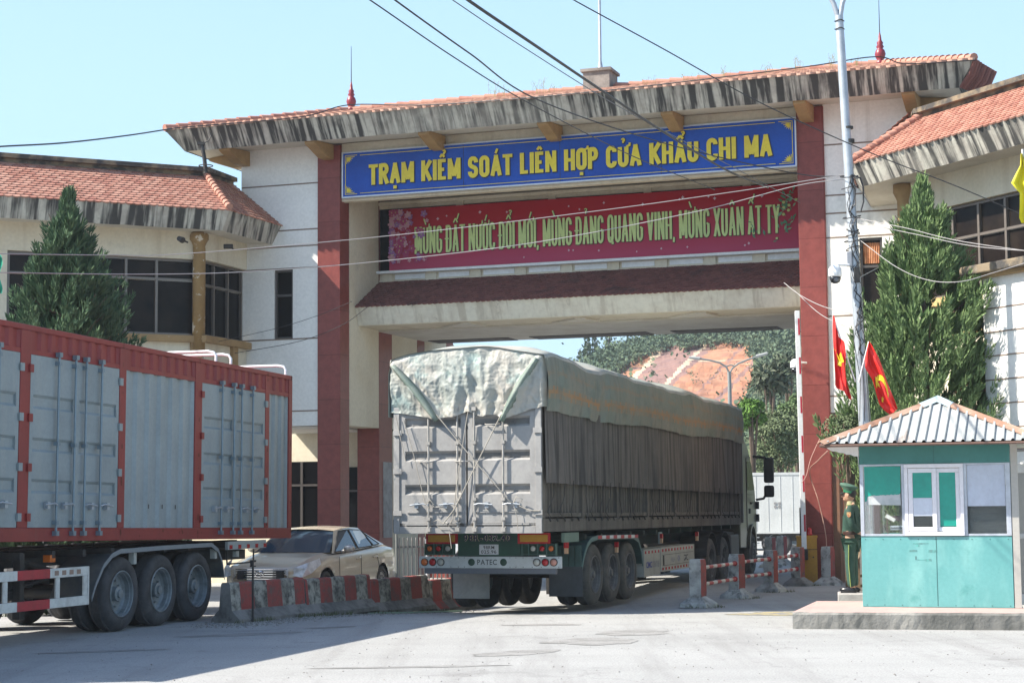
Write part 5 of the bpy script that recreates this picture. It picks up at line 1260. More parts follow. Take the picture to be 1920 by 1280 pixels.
    # ---- tractor cab
    CAB = pm('cab_khaki', (.125, .12, .085), (.10, .095, .07), 2, rough=.42, coat=.2, spot=((.11, .10, .085), 3, .56, .74, .6))
    prof = [(12.10, .62), (12.10, 3.05), (12.25, 3.22), (12.7, 3.15), (13.1, 2.95), (13.55, 2.55), (13.85, 2.0), (14.02, 1.45), (14.05, .75), (13.98, .55), (13.93, .56), (13.86, .82), (13.66, 1.05), (13.35, 1.12), (13.04, 1.05), (12.84, .82), (12.78, .60)]
    mb = MB(CT); mb.prism(prof, 'y', .05, 2.40); cab = mb.build('cab', CAB, t, bevel=.05, seg=3)
    mb = MB(CT); mb.prism([(12.12, 3.0), (12.14, 3.45), (12.2, 3.5), (12.5, 3.4), (12.85, 3.12), (12.6, 3.05)], 'y', .15, 2.3); mb.build('wind_deflector', CAB, t, bevel=.04, seg=3)
    mb = MB(CT); mb.box(12.02, 12.08, -.04, .05, 1.2, 3.35); mb.build('side_fairing', pm('fairing_grey', (.12, .12, .12), rough=.5), t)
    mb = MB(CT); mb.poly([(12.95, .043, 1.95), (13.72, .043, 1.95), (13.5, .043, 2.5), (13.35, .043, 2.62), (12.95, .043, 2.62)]); mb.build('side_window', GLASS, t, fix=False)
    mb = MB(CT); mb.box(12.86, 12.87, .038, .052, 1.0, 2.7); mb.box(12.87, 13.7, .038, .052, 1.84, 1.85); mb.box(13.3, 13.45, .02, .05, 1.62, 1.67); mb.box(13.12, 13.3, .036, .052, 1.4, 1.52); mb.build('door_trim', CHAS, t)
    mb = MB(CT)
    for k in range(14):
        pass
    A = [(13.36+.36*math.cos(R(a)), .6+.50*math.sin(R(a))) for a in range(0, 181, 15)]
    rings = [[(x, .0, z), (x, .40, z), (13.36+(x-13.36)*1.14, .40, .6+(z-.6)*1.10), (13.36+(x-13.36)*1.14, .0, .6+(z-.6)*1.10)] for x, z in A]
    mb.loft(rings); mb.build('wheel_arch', CAB, t)
    mb = MB(CT); mb.tube([(13.55, .02, 2.75), (13.65, -.25, 2.72), (13.66, -.34, 2.6)], .035, 8); mb.tube([(13.66, -.02, 1.72), (13.66, -.2, 1.75), (13.66, -.3, 1.9)], .03, 8)
    mb.build('mirror_arm', CHAS, t)
    mb = MB(CT); mb.box(13.58, 13.72, -.46, -.22, 2.12, 2.72); mb.box(13.58, 13.72, -.46, -.22, 1.78, 2.06); mb.build('mirror', BLACK, t, bevel=.05, seg=3)
    mb = MB(CT); mb.box(13.95, 14.08, -.01, .1, 1.5, 1.68); mb.box(13.95, 14.08, -.01, .1, 1.2, 1.38); mb.build('marker_lamp', CHAS, t)
    mb = MB(CT); mb.box(11.2, 12.6, .2, 2.2, .6, 1.0); mb.box(10.9, 11.8, .02, .5, .4, .95); mb.build('fuel_tank', pm('tank_grey', (.10, .09, .08), rough=.6), t, bevel=.04)
    mb = MB(CT)
    for xc in (8.85, 10.15):
        A = [(xc+.58*math.cos(R(a)), .43+.60*math.sin(R(a))) for a in range(10, 171, 16)]
        mb.loft([[(x, -.01, z), (x, .6, z), (x, .6, z+.02), (x, -.01, z+.02)] for x, z in A])
    mb.build('drive_mudguard', CHAS, t)
tarp_truck()

# ---------------------------------------------------------------- saloon car
def car():
    CA = frame((-4.54, 32.74, gz(-4.5, 33)+.09), 17) ; Lg = 4.85
    t = T('saloon_car', 'champagne saloon car facing the camera behind the striped concrete barrier', 'car', CA)
    PAINT = pm('champagne_paint', (.60, .52, .40), (.56, .49, .38), 2, rough=.26, metal=.15, coat=.6, fine=.02)
    def lerp(tb, x):
        if x <= tb[0][0]: return tb[0][1]
        for (a, b), (c, d) in zip(tb, tb[1:]):
            if x <= c: return b+(d-b)*((x-a)/(c-a))
        return tb[-1][1]
    def sm(tb, x): return (lerp(tb, x-.08)+2*lerp(tb, x)+lerp(tb, x+.08))/4
    HW = [(0, .50), (.06, .66), (.2, .78), (.5, .86), (1.0, .90), (2.4, .915), (3.8, .90), (4.4, .86), (4.7, .80), (4.85, .70)]
    TOP = [(0, .60), (.08, .70), (.35, .78), (.8, .87), (1.35, .96), (1.6, .97), (3.9, 1.06), (4.1, 1.07), (4.6, 1.04), (4.80, .98), (4.85, .90)]
    BELT = [(0, .56), (.3, .70), (1.2, .88), (2.4, .93), (4.0, .99), (4.7, .94), (4.85, .88)]
    BOT = [(0, .30), (.2, .20), (4.6, .22), (4.85, .36)]
    def sect(x, k, n=16):
        w, tp, be, bo = sm(HW, x), sm(TOP, x), sm(BELT, x), sm(BOT, x)
        pts = [(w*.93, bo), (w*.975, bo+.08), (w*.995, bo+.2), (w, .52), (w*.985, .60), (w*.995, .70), (w*.975, be-.06), (w*.93, be), (w*.84, be+.018), (w*.7, (be+tp)/2+.02), (w*.5, tp-.012), (w*.25, tp-.002), (0, tp)]
        return pts[k]
    wh = (.95, 3.75); rr = .37
    mb = MB(CA); nx = 120; mb.sm = True
    for sgn in (-1, 1):
        g = []
        for i in range(nx+1):
            x = Lg*i/nx; row = []
            sub = [sect(x, k) for k in range(13)]; pts = []
            for a, b in zip(sub, sub[1:]): pts += [a, ((a[0]+b[0])/2, (a[1]+b[1])/2)]
            pts.append(sub[-1])
            for y, z in pts:
                X = x; 
                for wx in wh:
                    dx, dz = X-wx, z-.31; q = math.hypot(dx, dz)
                    if z < .80 and y > .6 and abs(q-rr) < .05 and q > 1e-3: X = wx+dx/q*rr; z = .31+dz/q*rr
                row.append((X, y*sgn, z))
            g.append([mb.v(p) for p in row]+[]); g[-1] = (g[-1], row)
        for i in range(nx):
            A, Ar = g[i]; B, Br = g[i+1]
            for j in range(len(A)-1):
                cx = (Ar[j][0]+Br[j+1][0])/2; cz = (Ar[j][2]+Ar[j+1][2]+Br[j][2]+Br[j+1][2])/4
                if any(math.hypot(cx-wx, cz-.31) < rr-.005 for wx in wh) and abs(Ar[j][1]) > .6: continue
                mb.f([A[j], A[j+1], B[j+1], B[j]])
    for x_ in (0, Lg):
        L2 = [sect(x_, k) for k in range(13)]; mb.poly([(x_, y, z) for y, z in L2]+[(x_, -y, z) for y, z in L2[::-1][1:]])
    bmesh.ops.remove_doubles(mb.bm, verts=mb.bm.verts, dist=.0008)
    mb.build('body', PAINT, t)
    mb = MB(CA); mb.box(.4, 4.6, -.78, .78, .2, .62); mb.box(.1, .6, -.5, .5, .25, .55); mb.build('underbody', CHAS, t)
    # greenhouse
    base = [(1.25, .74, .93), (2.0, .80, .95), (3.0, .80, .99), (4.15, .70, 1.05)]
    Bf = (1.28, .70, .955); 
    def roof_pt(x):  # roof edge half width, height
        return lerp([(2.02, .56), (2.5, .60), (3.2, .58), (3.6, .52)], x), lerp([(2.02, 1.33), (2.3, 1.37), (2.8, 1.385), (3.2, 1.37), (3.6, 1.29)], x)
    mb = MB(CA); mb.sm = True; g = []
    for i in range(25):
        x = 2.02+1.58*i/24; hw, z = roof_pt(x)
        g.append([mb.v((x+.10*(1-abs(f_))*(-1 if i < 1 else 0), hw*f_, z+.035*(1-f_*f_))) for f_ in [k/6-1 for k in range(13)]])
    for a, b in zip(g, g[1:]):
        for j in range(12): mb.f([a[j], a[j+1], b[j+1], b[j]])
    mb.build('roof', PAINT, t)
    hw0, z0 = roof_pt(2.02); hw1, z1 = roof_pt(3.6)
    mb = MB(CA); mb.sm = True; g = []
    for j in range(9):
        f_ = j/8; g.append([mb.v((1.22+.10*abs(s_)**2*0+(.80)*f_+.14*s_*s_*(1-f_*.6), s_*(.76+(hw0-.76)*f_), .94+(z0+.0-.94)*f_+.03*(1-s_*s_)*(.3+f_*.7))) for s_ in [k/8-1 for k in range(17)]])
    for a, b in zip(g, g[1:]):
        for j in range(16): mb.f([a[j], a[j+1], b[j+1], b[j]])
    mb.build('windscreen', pm('car_glass', (.035, .060, .090), rough=.05, spec=.8, coat=.0, fine=0), t)
    mb = MB(CA); mb.sm = True; g = []
    for j in range(7):
        f_ = j/6; g.append([mb.v((4.22-.62*f_-.12*s_*s_, s_*(.70+(hw1-.70)*f_), 1.06+(z1-1.06)*f_+.035*(1-s_*s_))) for s_ in [k/6-1 for k in range(13)]])
    for a, b in zip(g, g[1:]):
        for j in range(12): mb.f([a[j], a[j+1], b[j+1], b[j]])
    mb.build('rear_window', MATS['car_glass'], t)
    for sgn in (-1, 1):
        def sd(x, f_, o=0):   # side glass surface: f_ 0 belt, 1 roof
            hb = lerp([(1.3, .80), (2.0, .835), (3.2, .835), (4.2, .76)], x); zb = lerp([(1.3, .92), (4.2, 1.03)], x)
            hr, zr = roof_pt(min(max(x, 2.02), 3.6)); return (x, sgn*(hb+(hr-hb)*f_+o), zb+(zr-zb)*f_)
        mb = MB(CA)   # painted pillars and frame shell
        outline = [(1.42, 0, 1.42), (2.05, 1, 2.02), (2.5, 1, 2.5), (3.0, 1, 3.0), (3.55, 1, 3.55), (4.2, 0, 4.15)]
        top_ = [sd(x, 1) for x in (2.02, 2.4, 2.8, 3.2, 3.6)]; bot_ = [sd(x, 0) for x in (1.36, 2.0, 2.8, 3.5, 4.12)]
        for a in range(4): mb.poly([bot_[a], bot_[a+1], top_[a+1], top_[a]])
        mb.build('pillar_panel', PAINT, t, fix=False)
        for pts in (((1.50, .05), (2.52, .06), (2.53, .93), (2.12, .93)), ((2.60, .06), (3.38, .06), (3.30, .92), (2.60, .92)), ((3.45, .08), (3.86, .10), (3.52, .80), (3.38, .9))):
            mb = MB(CA); mb.poly([sd(x, f_, .012) for x, f_ in pts]); mb.build('side_window', MATS['car_glass'], t, fix=False)
            mb = MB(CA); Q = [Vector(sd(x, f_, .014)) for x, f_ in pts]; mb.tube(Q+[Q[0]], .010, 5); mb.build('window_trim', CHAS, t)
        mb = MB(CA); mb.sphere((1.78, sgn*.98, 1.0), .10, 8, (.65, 1.15, .72)); mb.cyl((1.80, sgn*.82, .95), (1.8, sgn*.92, .97), .03); mb.build('wing_mirror', pm('mirror_silver', (.5, .47, .42), rough=.25, metal=.4), t)
        for x in (2.40, 3.30):
            mb = MB(CA); y = sgn*(sm(HW, x)*.985+.012); mb.tube([(x-.1, y, .80), (x-.08, y+sgn*.02, .805), (x+.08, y+sgn*.02, .815), (x+.1, y, .82)], .013, 6); mb.build('door_handle', PAINT, t)
        mb = MB(CA)
        for x0_, x1_ in ((1.50, 1.50), (2.56, 2.56), (3.55, 3.42)):
            y = sgn*(sm(HW, x0_)+.004); mb.tube([(x0_, y, .26), (x0_, y, .58), (x1_, y*.99, .86)], .005, 4)
        mb.build('door_gap', CHAS, t)
        for x in wh:
            mb = MB(CA); mb.cyl((x, sgn*.62, .31), (x, sgn*.60, .31), .37, .37, 20); mb.build('arch_liner', CHAS, t)
            w_ = wheel(t, CA, x, sgn*.885, .315, .21, sgn, BLACK, pm('alloy', (.30, .30, .30), rough=.35, metal=.6), dish=.03, hub=False)
        # head lamp
        mb = MB(CA); mb.sm = True
        hl = [(.05, .56, .58), (.08, .62, .71), (.30, .78, .79), (.68, .85, .86), (.66, .885, .75), (.30, .85, .60), (.12, .74, .53)]
        ctr = Vector((.25, sgn*.76, .68)); V = [Vector((x-.02, sgn*(y+.012), z)) for x, y, z in hl]
        for a, b in zip(V, V[1:]+V[:1]): mb.poly([a, b, ctr+Vector((-.07, sgn*.05, .01))])
        mb.build('headlamp', pm('headlamp_glass', (.72, .74, .75), (.48, .50, .52), 8, rough=.12, coat=.8), t)
        mb = MB(CA); mb.sphere((.20, sgn*.73, .67), .055, 8, (.5, 1, 1)); mb.build('headlamp_reflector', pm('chrome', (.75, .75, .75), rough=.12, metal=.9), t)
    # grille with chrome bars
    mb = MB(CA); mb.box(-.03, .10, -.46, .46, .50, .66); mb.build('grille', CHAS, t, bevel=.02)
    for k in range(5):
        z = .512+k*.042; mb = MB(CA); mb.tube([(.02, -.50, z), (-.035, -.25, z), (-.05, 0, z), (-.035, .25, z), (.02, .50, z)], .011, 5); mb.build('grille_bar', MATS['chrome'], t)
    mb = MB(CA)
    for k in range(24):
        a, b = 2*math.pi*k/24, 2*math.pi*(k+1)/24
        mb.tube([(-.068, .085*math.cos(a), .60+.055*math.sin(a)), (-.068, .085*math.cos(b), .60+.055*math.sin(b))], .006, 5)
        mb.tube([(-.07, .030*math.cos(a), .60+.052*math.sin(a)), (-.07, .030*math.cos(b), .60+.052*math.sin(b))], .005, 5)
        mb.tube([(-.07, .058*math.cos(a), .625+.022*math.sin(a)), (-.07, .058*math.cos(b), .625+.022*math.sin(b))], .005, 5)
    mb.build('badge', MATS['chrome'], t)
    mb = MB(CA); mb.box(-.012, .12, -.42, .42, .31, .39); mb.build('bumper_intake', CHAS, t, bevel=.03)
    mb = MB(CA); mb.box(-.075, -.055, -.23, .23, .40, .49); mb.build('number_plate', pm('plate_white', (.6, .6, .6)), t)
    mb = MB(CA); mb.box(1.45, 1.9, -.5, .5, .85, .95); mb.box(2.3, 2.5, -.6, -.15, .8, 1.25); mb.box(2.3, 2.5, .15, .6, .8, 1.25); mb.build('interior', CHAS, t)
car()

# ---------------------------------------------------------------- white box lorry beyond the gate
def far_lorry():
    F_ = frame((8.75, 52.4, 0), 5)   # x away; right rear corner nearest
    FR = frame((7.2, 54.2, 0), 100)
    t = T('box_lorry', 'white box lorry parked side on beyond the gateway, behind the tarpaulin truck', 'lorry', FR)
    WH = pm('lorry_white', (.66, .68, .67), (.60, .62, .61), 2, rough=.5, streak=((.50, .52, .52), 6, .5, .7, .4))
    mb = MB(FR); mb.box(-4.5, 1.55, 0, 2.4, .72, 2.52); mb.build('cargo_box', WH, t, bevel=.015)
    mb = MB(FR)
    for k in range(16): mb.box(-4.3+k*.36, -4.29+k*.36, -.008, -.001, .80, 2.46)
    mb.box(-4.5, 1.56, -.012, -.002, 2.45, 2.53); mb.build('panel_seam', WH, t)
    mb = MB(FR); mb.box(1.551, 1.60, .02, 2.38, .74, 2.5); mb.build('rear_door', pm('lorry_grey', (.40, .42, .43), rough=.5), t)
    mb = MB(FR); mb.box(-4.5, 1.5, .1, 2.3, .50, .71); mb.build('chassis', CHAS, t)
    for x in (.6, -.5): wheel(t, FR, x, .05, .45, .28, -1, TYRE, RIM)
    mb = MB(FR); mb.box(-1.9, .1, .0, .03, .42, .47); mb.box(-1.9, .1, 0, .03, .60, .63); mb.build('side_guard', GREYM, t)
    mb = MB(FR)
    for k in range(2):
        for j in range(2): mb.box(.55+k*.12, .63+k*.12, -.012, -.0085, 1.48+j*.10, 1.55+j*.10)
    mb.build('door_mark', pm('mark_grey', (.3, .3, .3)), t)
    F2 = frame((9.6, 62, 0), 100)
    t2 = T('box_lorry', 'second white box lorry parked farther back, only its roof line showing', 'lorry', F2)
    mb = MB(F2); mb.box(-3, 2.0, 0, 2.4, .72, 2.62); mb.build('cargo_box', WH, t2, bevel=.015)
    for x in (1.1, 0): wheel(t2, F2, x, .05, .45, .28, -1, TYRE, RIM)
    mb = MB(F2); mb.box(-3, 1.9, .1, 2.3, .50, .71); mb.build('chassis', CHAS, t2)
far_lorry()
# ================================================================== things on the road
def at(px, py, D):
    """world point seen at photo pixel px, py at distance D (metres along +Y)"""
    d = _F + _R*((px-960)/3400) - _V*((py-640)/3400)
    return Vector((0, 0, 1.7)) + d*(D/d.y)
CONCR = pm('old_white_concrete', (.46, .45, .41), (.30, .29, .27), 3.5, .42, .58, rough=.95, bump=.5, bsc=35, spot=((.07, .07, .065), 6, .52, .66, .85))
REDC = pm('old_red_concrete', (.30, .06, .05), (.22, .06, .05), 3, rough=.9, bump=.5, bsc=35, spot=((.11, .09, .08), 6, .50, .68, .85))
CONG_ = pm('raw_concrete', (.22, .21, .195), (.13, .125, .115), 2.5, .42, .6, rough=.95, bump=.6, bsc=30, spot=((.06, .06, .055), 5, .56, .7, .7))
def barrier():
    nm = ['nearest the container trailer', 'second from its near end', 'third from its near end', 'partly hidden by the pale mud flap']
    x = 0
    for k, L in enumerate((2.02, 2.02, 2.0, 2.1)):
        fr = frame((-4.0+math.sin(R(25.7))*x, 26.49+math.cos(R(25.7))*x, 0), 25.7); fr = Matrix.Translation((0, 0, gz(*fr.translation.xy)-.02)) @ fr
        t = T('concrete_barrier', 'red and white striped concrete barrier block, %s' % nm[k], 'barrier', fr, 'striped concrete barrier blocks')
        h = .60-.01*k
        prof = [(-.02, 0), (-.02, .07), (.08, .16), (.12, .20), (.155, h-.03), (.175, h), (.285, h), (.305, h-.03), (.34, .20), (.38, .16), (.48, .07), (.48, 0)]
        n = 6; mb = MB(fr); sx = .37; off = (x % (2*sx)); nn = 56
        rows = []
        for i in range(nn+1):
            u = .012+(L-.024)*i/nn; row = []
            for a, z in prof:
                j = .010*noise.noise(Vector((u*4+x, a*7, z*6)))+.006*noise.noise(Vector((u*14+x, a*17, z*16)))
                row.append(mb.v((u, a+j, max(0, z+j*.8))))
            rows.append(row)
        for i in range(nn):
            s_ = int(((L*(i+.5)/nn)+x+.12)/sx) % 2
            for q in range(len(prof)-1):
                mb.mi = (1 if s_ else 0) if q not in (0, 1, 2, 9, 10) else (2 if (k < 3 or not s_ or q == 0) else 1); mb.f([rows[i][q], rows[i][q+1], rows[i+1][q+1], rows[i+1][q]])
        mb.mi = 2; mb.f(rows[0]); mb.f(rows[-1][::-1])
        mb.build('block', [pm('grimy_white_concrete', (.34, .325, .28), (.20, .19, .165), 3.5, .40, .58, rough=.95, bump=.5, bsc=35, spot=((.055, .052, .048), 7, .46, .60, .92)), REDC, CONG_], t)
        x += L+.012
barrier()
mb = MB(frame((-3.86, 26.62, 0), 25.7)); mb.cyl((.14, .03, .0), (.14, .03, .88), .016, n=8); mb.box(.09, .19, .01, .05, .80, .82); mb.box(.10, .18, .0, .06, .87, .90); mb.box(.10, .12, .01, .05, .821, .869)
tag(mb.build('steel_post', CHAS), 'thin black steel post standing at the near end of the striped barrier', 'post')
mb = MB(); mb.sm = True
pts = [at(690, 1142, 29.9), at(740, 1137, 30.3), at(790, 1131, 30.9), at(865, 1123, 31.9)]
pts = [Vector((p.x, p.y, gz(p.x, p.y)+.02)) for p in pts]; mb.tube(pts, .016, 6)
tag(mb.build('hose', pm('green_hose', (.20, .30, .22), rough=.5)), 'pale green hose lying along the foot of the striped barrier', 'hose')

def post_block(mb, fr_, h=.77, w=.22, dp=.26, foot=.62, seed=0):
    """returns two meshes' data: post shaft and flared foot"""
def conc_post(fr, parent, h=.77, w=.21, dp=.24, seed=0, red_side=True):
    mb = MB(fr); n = 8; rows = []
    for j in range(n+1):
        z = .16+(h-.16)*j/n; q = 1-.10*(j == n); row = []
        for a, b in ((-1, -1), (0, -1), (1, -1), (1, 0), (1, 1), (0, 1), (-1, 1), (-1, 0)):
            jx = .007*noise.noise(Vector((a*3+seed, b*3, z*9))); row.append((a*w/2*q+jx, b*dp/2*q+jx, z))
        rows.append([mb.v(p) for p in row])
    for a, b in zip(rows, rows[1:]):
        for i in range(8):
            mb.mi = 1 if (i in (2, 3) and red_side) else 0; mb.f([a[i], a[(i+1) % 8], b[(i+1) % 8], b[i]])
    mb.mi = 0; mb.f(rows[-1]); mb.build('post', [CONCR, REDC], parent, bevel=.012)
    mb = MB(fr); rows = []
    for z, s_ in ((0, 1.0), (.06, .95), (.12, .66), (.175, .40)):
        row = []
        for k in range(14):
            a = 2*math.pi*k/14; q = (abs(math.cos(a))**6+abs(math.sin(a))**6)**(-1/6)
            r_ = s_*(1+.13*noise.noise(Vector((math.cos(a)*2+seed*5, math.sin(a)*2, z*5))))
            row.append(mb.v((math.cos(a)*q*.29*r_, math.sin(a)*q*.24*r_, z)))
        rows.append(row)
    for a, b in zip(rows, rows[1:]):
        for i in range(14): mb.f([a[i], a[(i+1) % 14], b[(i+1) % 14], b[i]])
    mb.f(rows[-1]); mb.build('foot', CONCR if seed != 3 else CONG_, parent)
def railing():
    P = [(2.97, 29.55), (3.92, 32.15), (4.82, 34.3), (5.68, 36.55)]
    t = T('pipe_railing', 'four concrete posts joined by red and white pipes beside the lane', 'railing', Matrix.Translation((4.3, 33, 0)))
    for k, (x, y) in enumerate(P):
        fr = frame((x, y, 0), 122); fr = fr @ Matrix.Rotation(R([4, -3, 3, 0][k]), 4, 'Z'); conc_post(fr, t, seed=k)
    for a, b in zip(P, P[1:]):
        for z in (.62, .35):
            A = Vector((a[0]+.04, a[1]+.12, z)); B = Vector((b[0]-.04, b[1]-.12, z-.01)); d = B-A; n = 9; mb = MB()
            for i in range(n):
                mb.mi = i % 2; mb.tube([A+d*(i/n), A+d*((i+1)/n)], .031, 10, cap=False)
            mb.mi = 0
            for q, s_ in ((A, 1), (B, -1)): mb.tube([q-d.normalized()*.02*s_, q+d.normalized()*.05*s_], .045, 10)
            mb.build('rail', [REDP, pm('rail_white', (.60, .58, .52), (.40, .30, .24), 7, .5, .66, rough=.6)], t)
railing()
t = T('concrete_post', 'concrete post with red side behind the yellow barrier box', 'post', Matrix.Translation((6.32, 36.75, 0))); conc_post(frame((6.32, 36.75, 0), 122), t, seed=6)
for k, (x, y, lb) in enumerate(((6.55, 46.6, 'left one of the pair before the white lorry'), (7.05, 48.0, 'right one of the pair before the white lorry'))):
    t = T('concrete_post', 'red and white concrete post, %s' % lb, 'post', Matrix.Translation((x, y, 0)), 'posts beyond the gateway'); conc_post(frame((x, y, 0), 122), t, seed=8+k)

def boom():
    fr = frame((5.98, 37.25, 0), 97); t = T('boom_barrier', 'yellow barrier box with its white boom raised upright', 'barrier gate', fr)
    YL = pm('barrier_yellow', (.55, .27, .02), (.47, .22, .025), 3, rough=.45, spot=((.25, .13, .04), 6, .64, .76, .6))
    mb = MB(fr); mb.box(-.20, .20, -.16, .16, .0, .94); mb.box(-.215, .215, -.175, .175, .941, .985); mb.box(-.205, -.2, -.12, .12, .2, .8); mb.build('cabinet', YL, t, bevel=.012)
    mb = MB(fr); mb.box(-.206, .206, -.168, -.1605, .70, .71); mb.cyl((.12, -.165, .55), (.12, -.18, .55), .015, n=8); mb.build('door_seam', CHAS, t)
    AF = fr @ Matrix.Translation((-.06, -.24, .62)) @ Matrix.Rotation(R(-.4), 4, 'Y')
    mb = MB(AF); mb.box(-.05, .05, -.03, .03, 0, 4.95); a = mb.build('boom', WHITEP, t, bevel=.008)
    for k in range(6):
        mb = MB(AF); z = .45+k*.80; mb.box(.008, .046, -.034, -.0305, z, z+.34); mb.build('red_mark', pm('mark_red', (.42, .02, .04), rough=.5), a)
    mb = MB(fr); mb.box(-.13, .01, -.30, -.162, .5, .72); mb.build('pivot', CHAS, t, bevel=.01)
    mb = MB(fr); mb.lathe([(.06, .985), (.06, 1.02), (.052, 1.025), (.052, 1.10), (.03, 1.14), (.0001, 1.15)], (.06, 0, 0)); mb.build('warning_lamp', LAMPR, t)
    mb = MB(fr); mb.box(-.13, -.08, .05, .1, .985, 1.55); mb.build('bracket', CHAS, t)
boom()

# ---------------------------------------------------------------- booth
def corr_plane(mb, p0, p1, p2, p3, pitch=.13, h=.028):
    p0, p1, p2, p3 = [Vector(p) for p in (p0, p1, p2, p3)]
    s = (p1-p0).normalized(); nrm = s.cross(p3-p0).normalized()
    if nrm.z < 0: nrm = -nrm
    t = nrm.cross(s).normalized(); t = t if t.z > 0 else -t
    loc = [((p-p0).dot(s), (p-p0).dot(t)) for p in (p0, p1, p2, p3)]; s1 = max(a for a, b in loc); s0 = min(a for a, b in loc); t1 = max(b for a, b in loc)
    bm = bmesh.new(); prof = []; x = s0
    while x < s1: prof += [(x, 0), (x+pitch*.60, 0), (x+pitch*.70, h), (x+pitch*.90, h)]; x += pitch
    prof.append((x, 0))
    lo = [bm.verts.new(p0+s*a+nrm*b) for a, b in prof]; hi = [bm.verts.new(p0+s*a+t*t1+nrm*b) for a, b in prof]
    for i in range(len(prof)-1): bm.faces.new([lo[i], lo[i+1], hi[i+1], hi[i]])
    cen = (p0+p1+p2+p3)/4
    def cut(a, b):
        pn = (b-a).normalized().cross(nrm)
        if (cen-a).dot(pn) > 0: pn = -pn
        bmesh.ops.bisect_plane(bm, geom=bm.verts[:]+bm.edges[:]+bm.faces[:], plane_co=a, plane_no=pn, clear_outer=True)
    cut(p1, p2); cut(p3, p0); bm.verts.index_update()
    mb.raw([v.co for v in bm.verts], [[v.index for v in f.verts] for f in bm.faces]); bm.free()
def booth():
    pf = frame((3.70, 24.36, 0), 103)
    mb = MB(pf); n = 40; rows = []
    for j, (y, z) in enumerate(((0, -.05), (0.0, .10), (0.0, .19), (.03, .22))):
        rows.append([mb.v((3.02*i/n, y+.012*noise.noise(Vector((i*.6, j, 3))), z+(.008*noise.noise(Vector((i*.4, j, 9))) if j > 1 else 0))) for i in range(n+1)])
    for a, b in zip(rows, rows[1:]):
        for i in range(n): mb.f([a[i], a[i+1], b[i+1], b[i]])
    mb.mi = 1; bk0, bk1 = mb.v((.15, 2.75, .22)), mb.v((3.02, 2.75, .22)); mb.f(rows[-1]+[bk1, bk0])
    mb.mi = 0; mb.poly([(0, 0, -.05), (0, .03, .22), (.15, 2.75, .22), (.15, 2.75, -.05)]); mb.poly([(3.02, 0, -.05), (3.02, .03, .22), (3.02, 2.75, .22), (3.02, 2.75, -.05)]); mb.poly([(.15, 2.75, -.05), (.15, 2.75, .22), (3.02, 2.75, .22), (3.02, 2.75, -.05)])
    o = mb.build('plinth', [pm('plinth_side', (.27, .26, .235), (.17, .165, .15), 1.8, .4, .62, rough=.9, bump=.5, bsc=30, spot=((.10, .10, .09), 2.5, .52, .66, .8), streak=((.10, .10, .09), 3, .45, .62, .7)), pm('plinth_pink', (.50, .33, .29), (.42, .29, .26), 2, rough=.8, spot=((.25, .22, .2), 3, .6, .75, .6))])
    tag(o, 'low concrete platform with faded pink top that carries the turquoise booth', 'platform')
    B = frame((4.84, 25.41, 0), 108); W, D_, z0 = 2.03, 2.0, .224
    t = T('guard_booth', 'turquoise guard booth with white sliding window and corrugated hipped roof', 'booth', B @ Matrix.Translation((0, 0, .22)))
    TQ = pm('turquoise_panel', (.115, .335, .325), (.14, .38, .37), 1.4, .35, .65, rough=.35, spot=((.07, .27, .25), 2.3, .57, .72, .75), streak=((.24, .50, .47), 2.2, .50, .72, .7, .3), fine=.05)
    mb = MB(B); mb.box(0, W, 0, .05, z0, 1.195); mb.build('lower_panel', TQ, t, bevel=.004)
    mb = MB(B); mb.box(0, W, 0, .05, 2.19, 2.47); mb.build('upper_panel', pm('dark_teal_panel', (.035, .17, .15), (.045, .20, .18), 2, rough=.4), t)
    mb = MB(B); mb.box(0, .05, .051, D_, z0, 1.2); mb.box(W-.05, W, 1.0, D_, z0, 2.47); mb.box(.05, W-.05, D_-.05, D_, z0, 1.2); mb.box(0, .05, .051, D_, 2.19, 2.47); mb.box(.05, W-.05, D_-.05, D_, 2.19, 2.47); mb.box(.06, W-.06, .06, D_-.06, z0, z0+.03); mb.box(.05, W-.05, .06, D_-.06, 2.44, 2.46); mb.build('side_panel', TQ, t)
    AL = pm('aluminium_frame', (.50, .53, .58), (.40, .42, .46), 4, rough=.4, metal=.2)
    UP = pm('white_upvc', (.72, .71, .74), rough=.35)
    mb = MB(B)
    for a, b in ((.0, .05), (.57, .61), (1.41, 1.45), (1.965, W)): mb.box(a, b, -.006, .06, 1.196, 2.189)
    for a, b in ((.05, .57), (1.45, 1.965)):
        mb.box(a, b, .0, .05, 1.196, 1.225); mb.box(a, b, 0, .05, 2.165, 2.189)
    mb.box(0, .05, D_-.05, D_, 1.2, 2.19); mb.box(0, .04, 1.0, 1.05, 1.2, 2.19)
    mb.build('aluminium_frame', AL, t, bevel=.003)
    FILM = pm('green_film', (.005, .30, .22), (.004, .25, .19), 3, rough=.25, coat=.3)
    SEE = bpy.data.materials.new('clear_booth_glass'); SEE.use_nodes = True; P = SEE.node_tree.nodes['Principled BSDF']; P.inputs['Base Color'].default_value = (.75, .82, .82, 1); P.inputs['Roughness'].default_value = .03; P.inputs['Transmission Weight'].default_value = .95; P.inputs['IOR'].default_value = 1.25; P.inputs['Alpha'].default_value = .55
    MATS['clear'] = SEE
    g = random.Random(9)
    # left light: green film, torn at its foot, clear below
    mb = MB(B); mb.box(.052, .568, .028, .032, 1.226, 2.164); mb.build('window_pane', SEE, t)
    mb = MB(B); pts = [(.06, .024, 2.158), (.56, .024, 2.158), (.555, .024, 1.80), (.545, .024, 1.775)]+[(.53-.018*i, .024, 1.77+g.uniform(-.006, .006)-.0007*i) for i in range(22)]+[(.10, .024, 1.74), (.09, .024, 1.68), (.06, .024, 1.67)]
    mb.poly(pts); mb.build('window_film', FILM, t, fix=False)
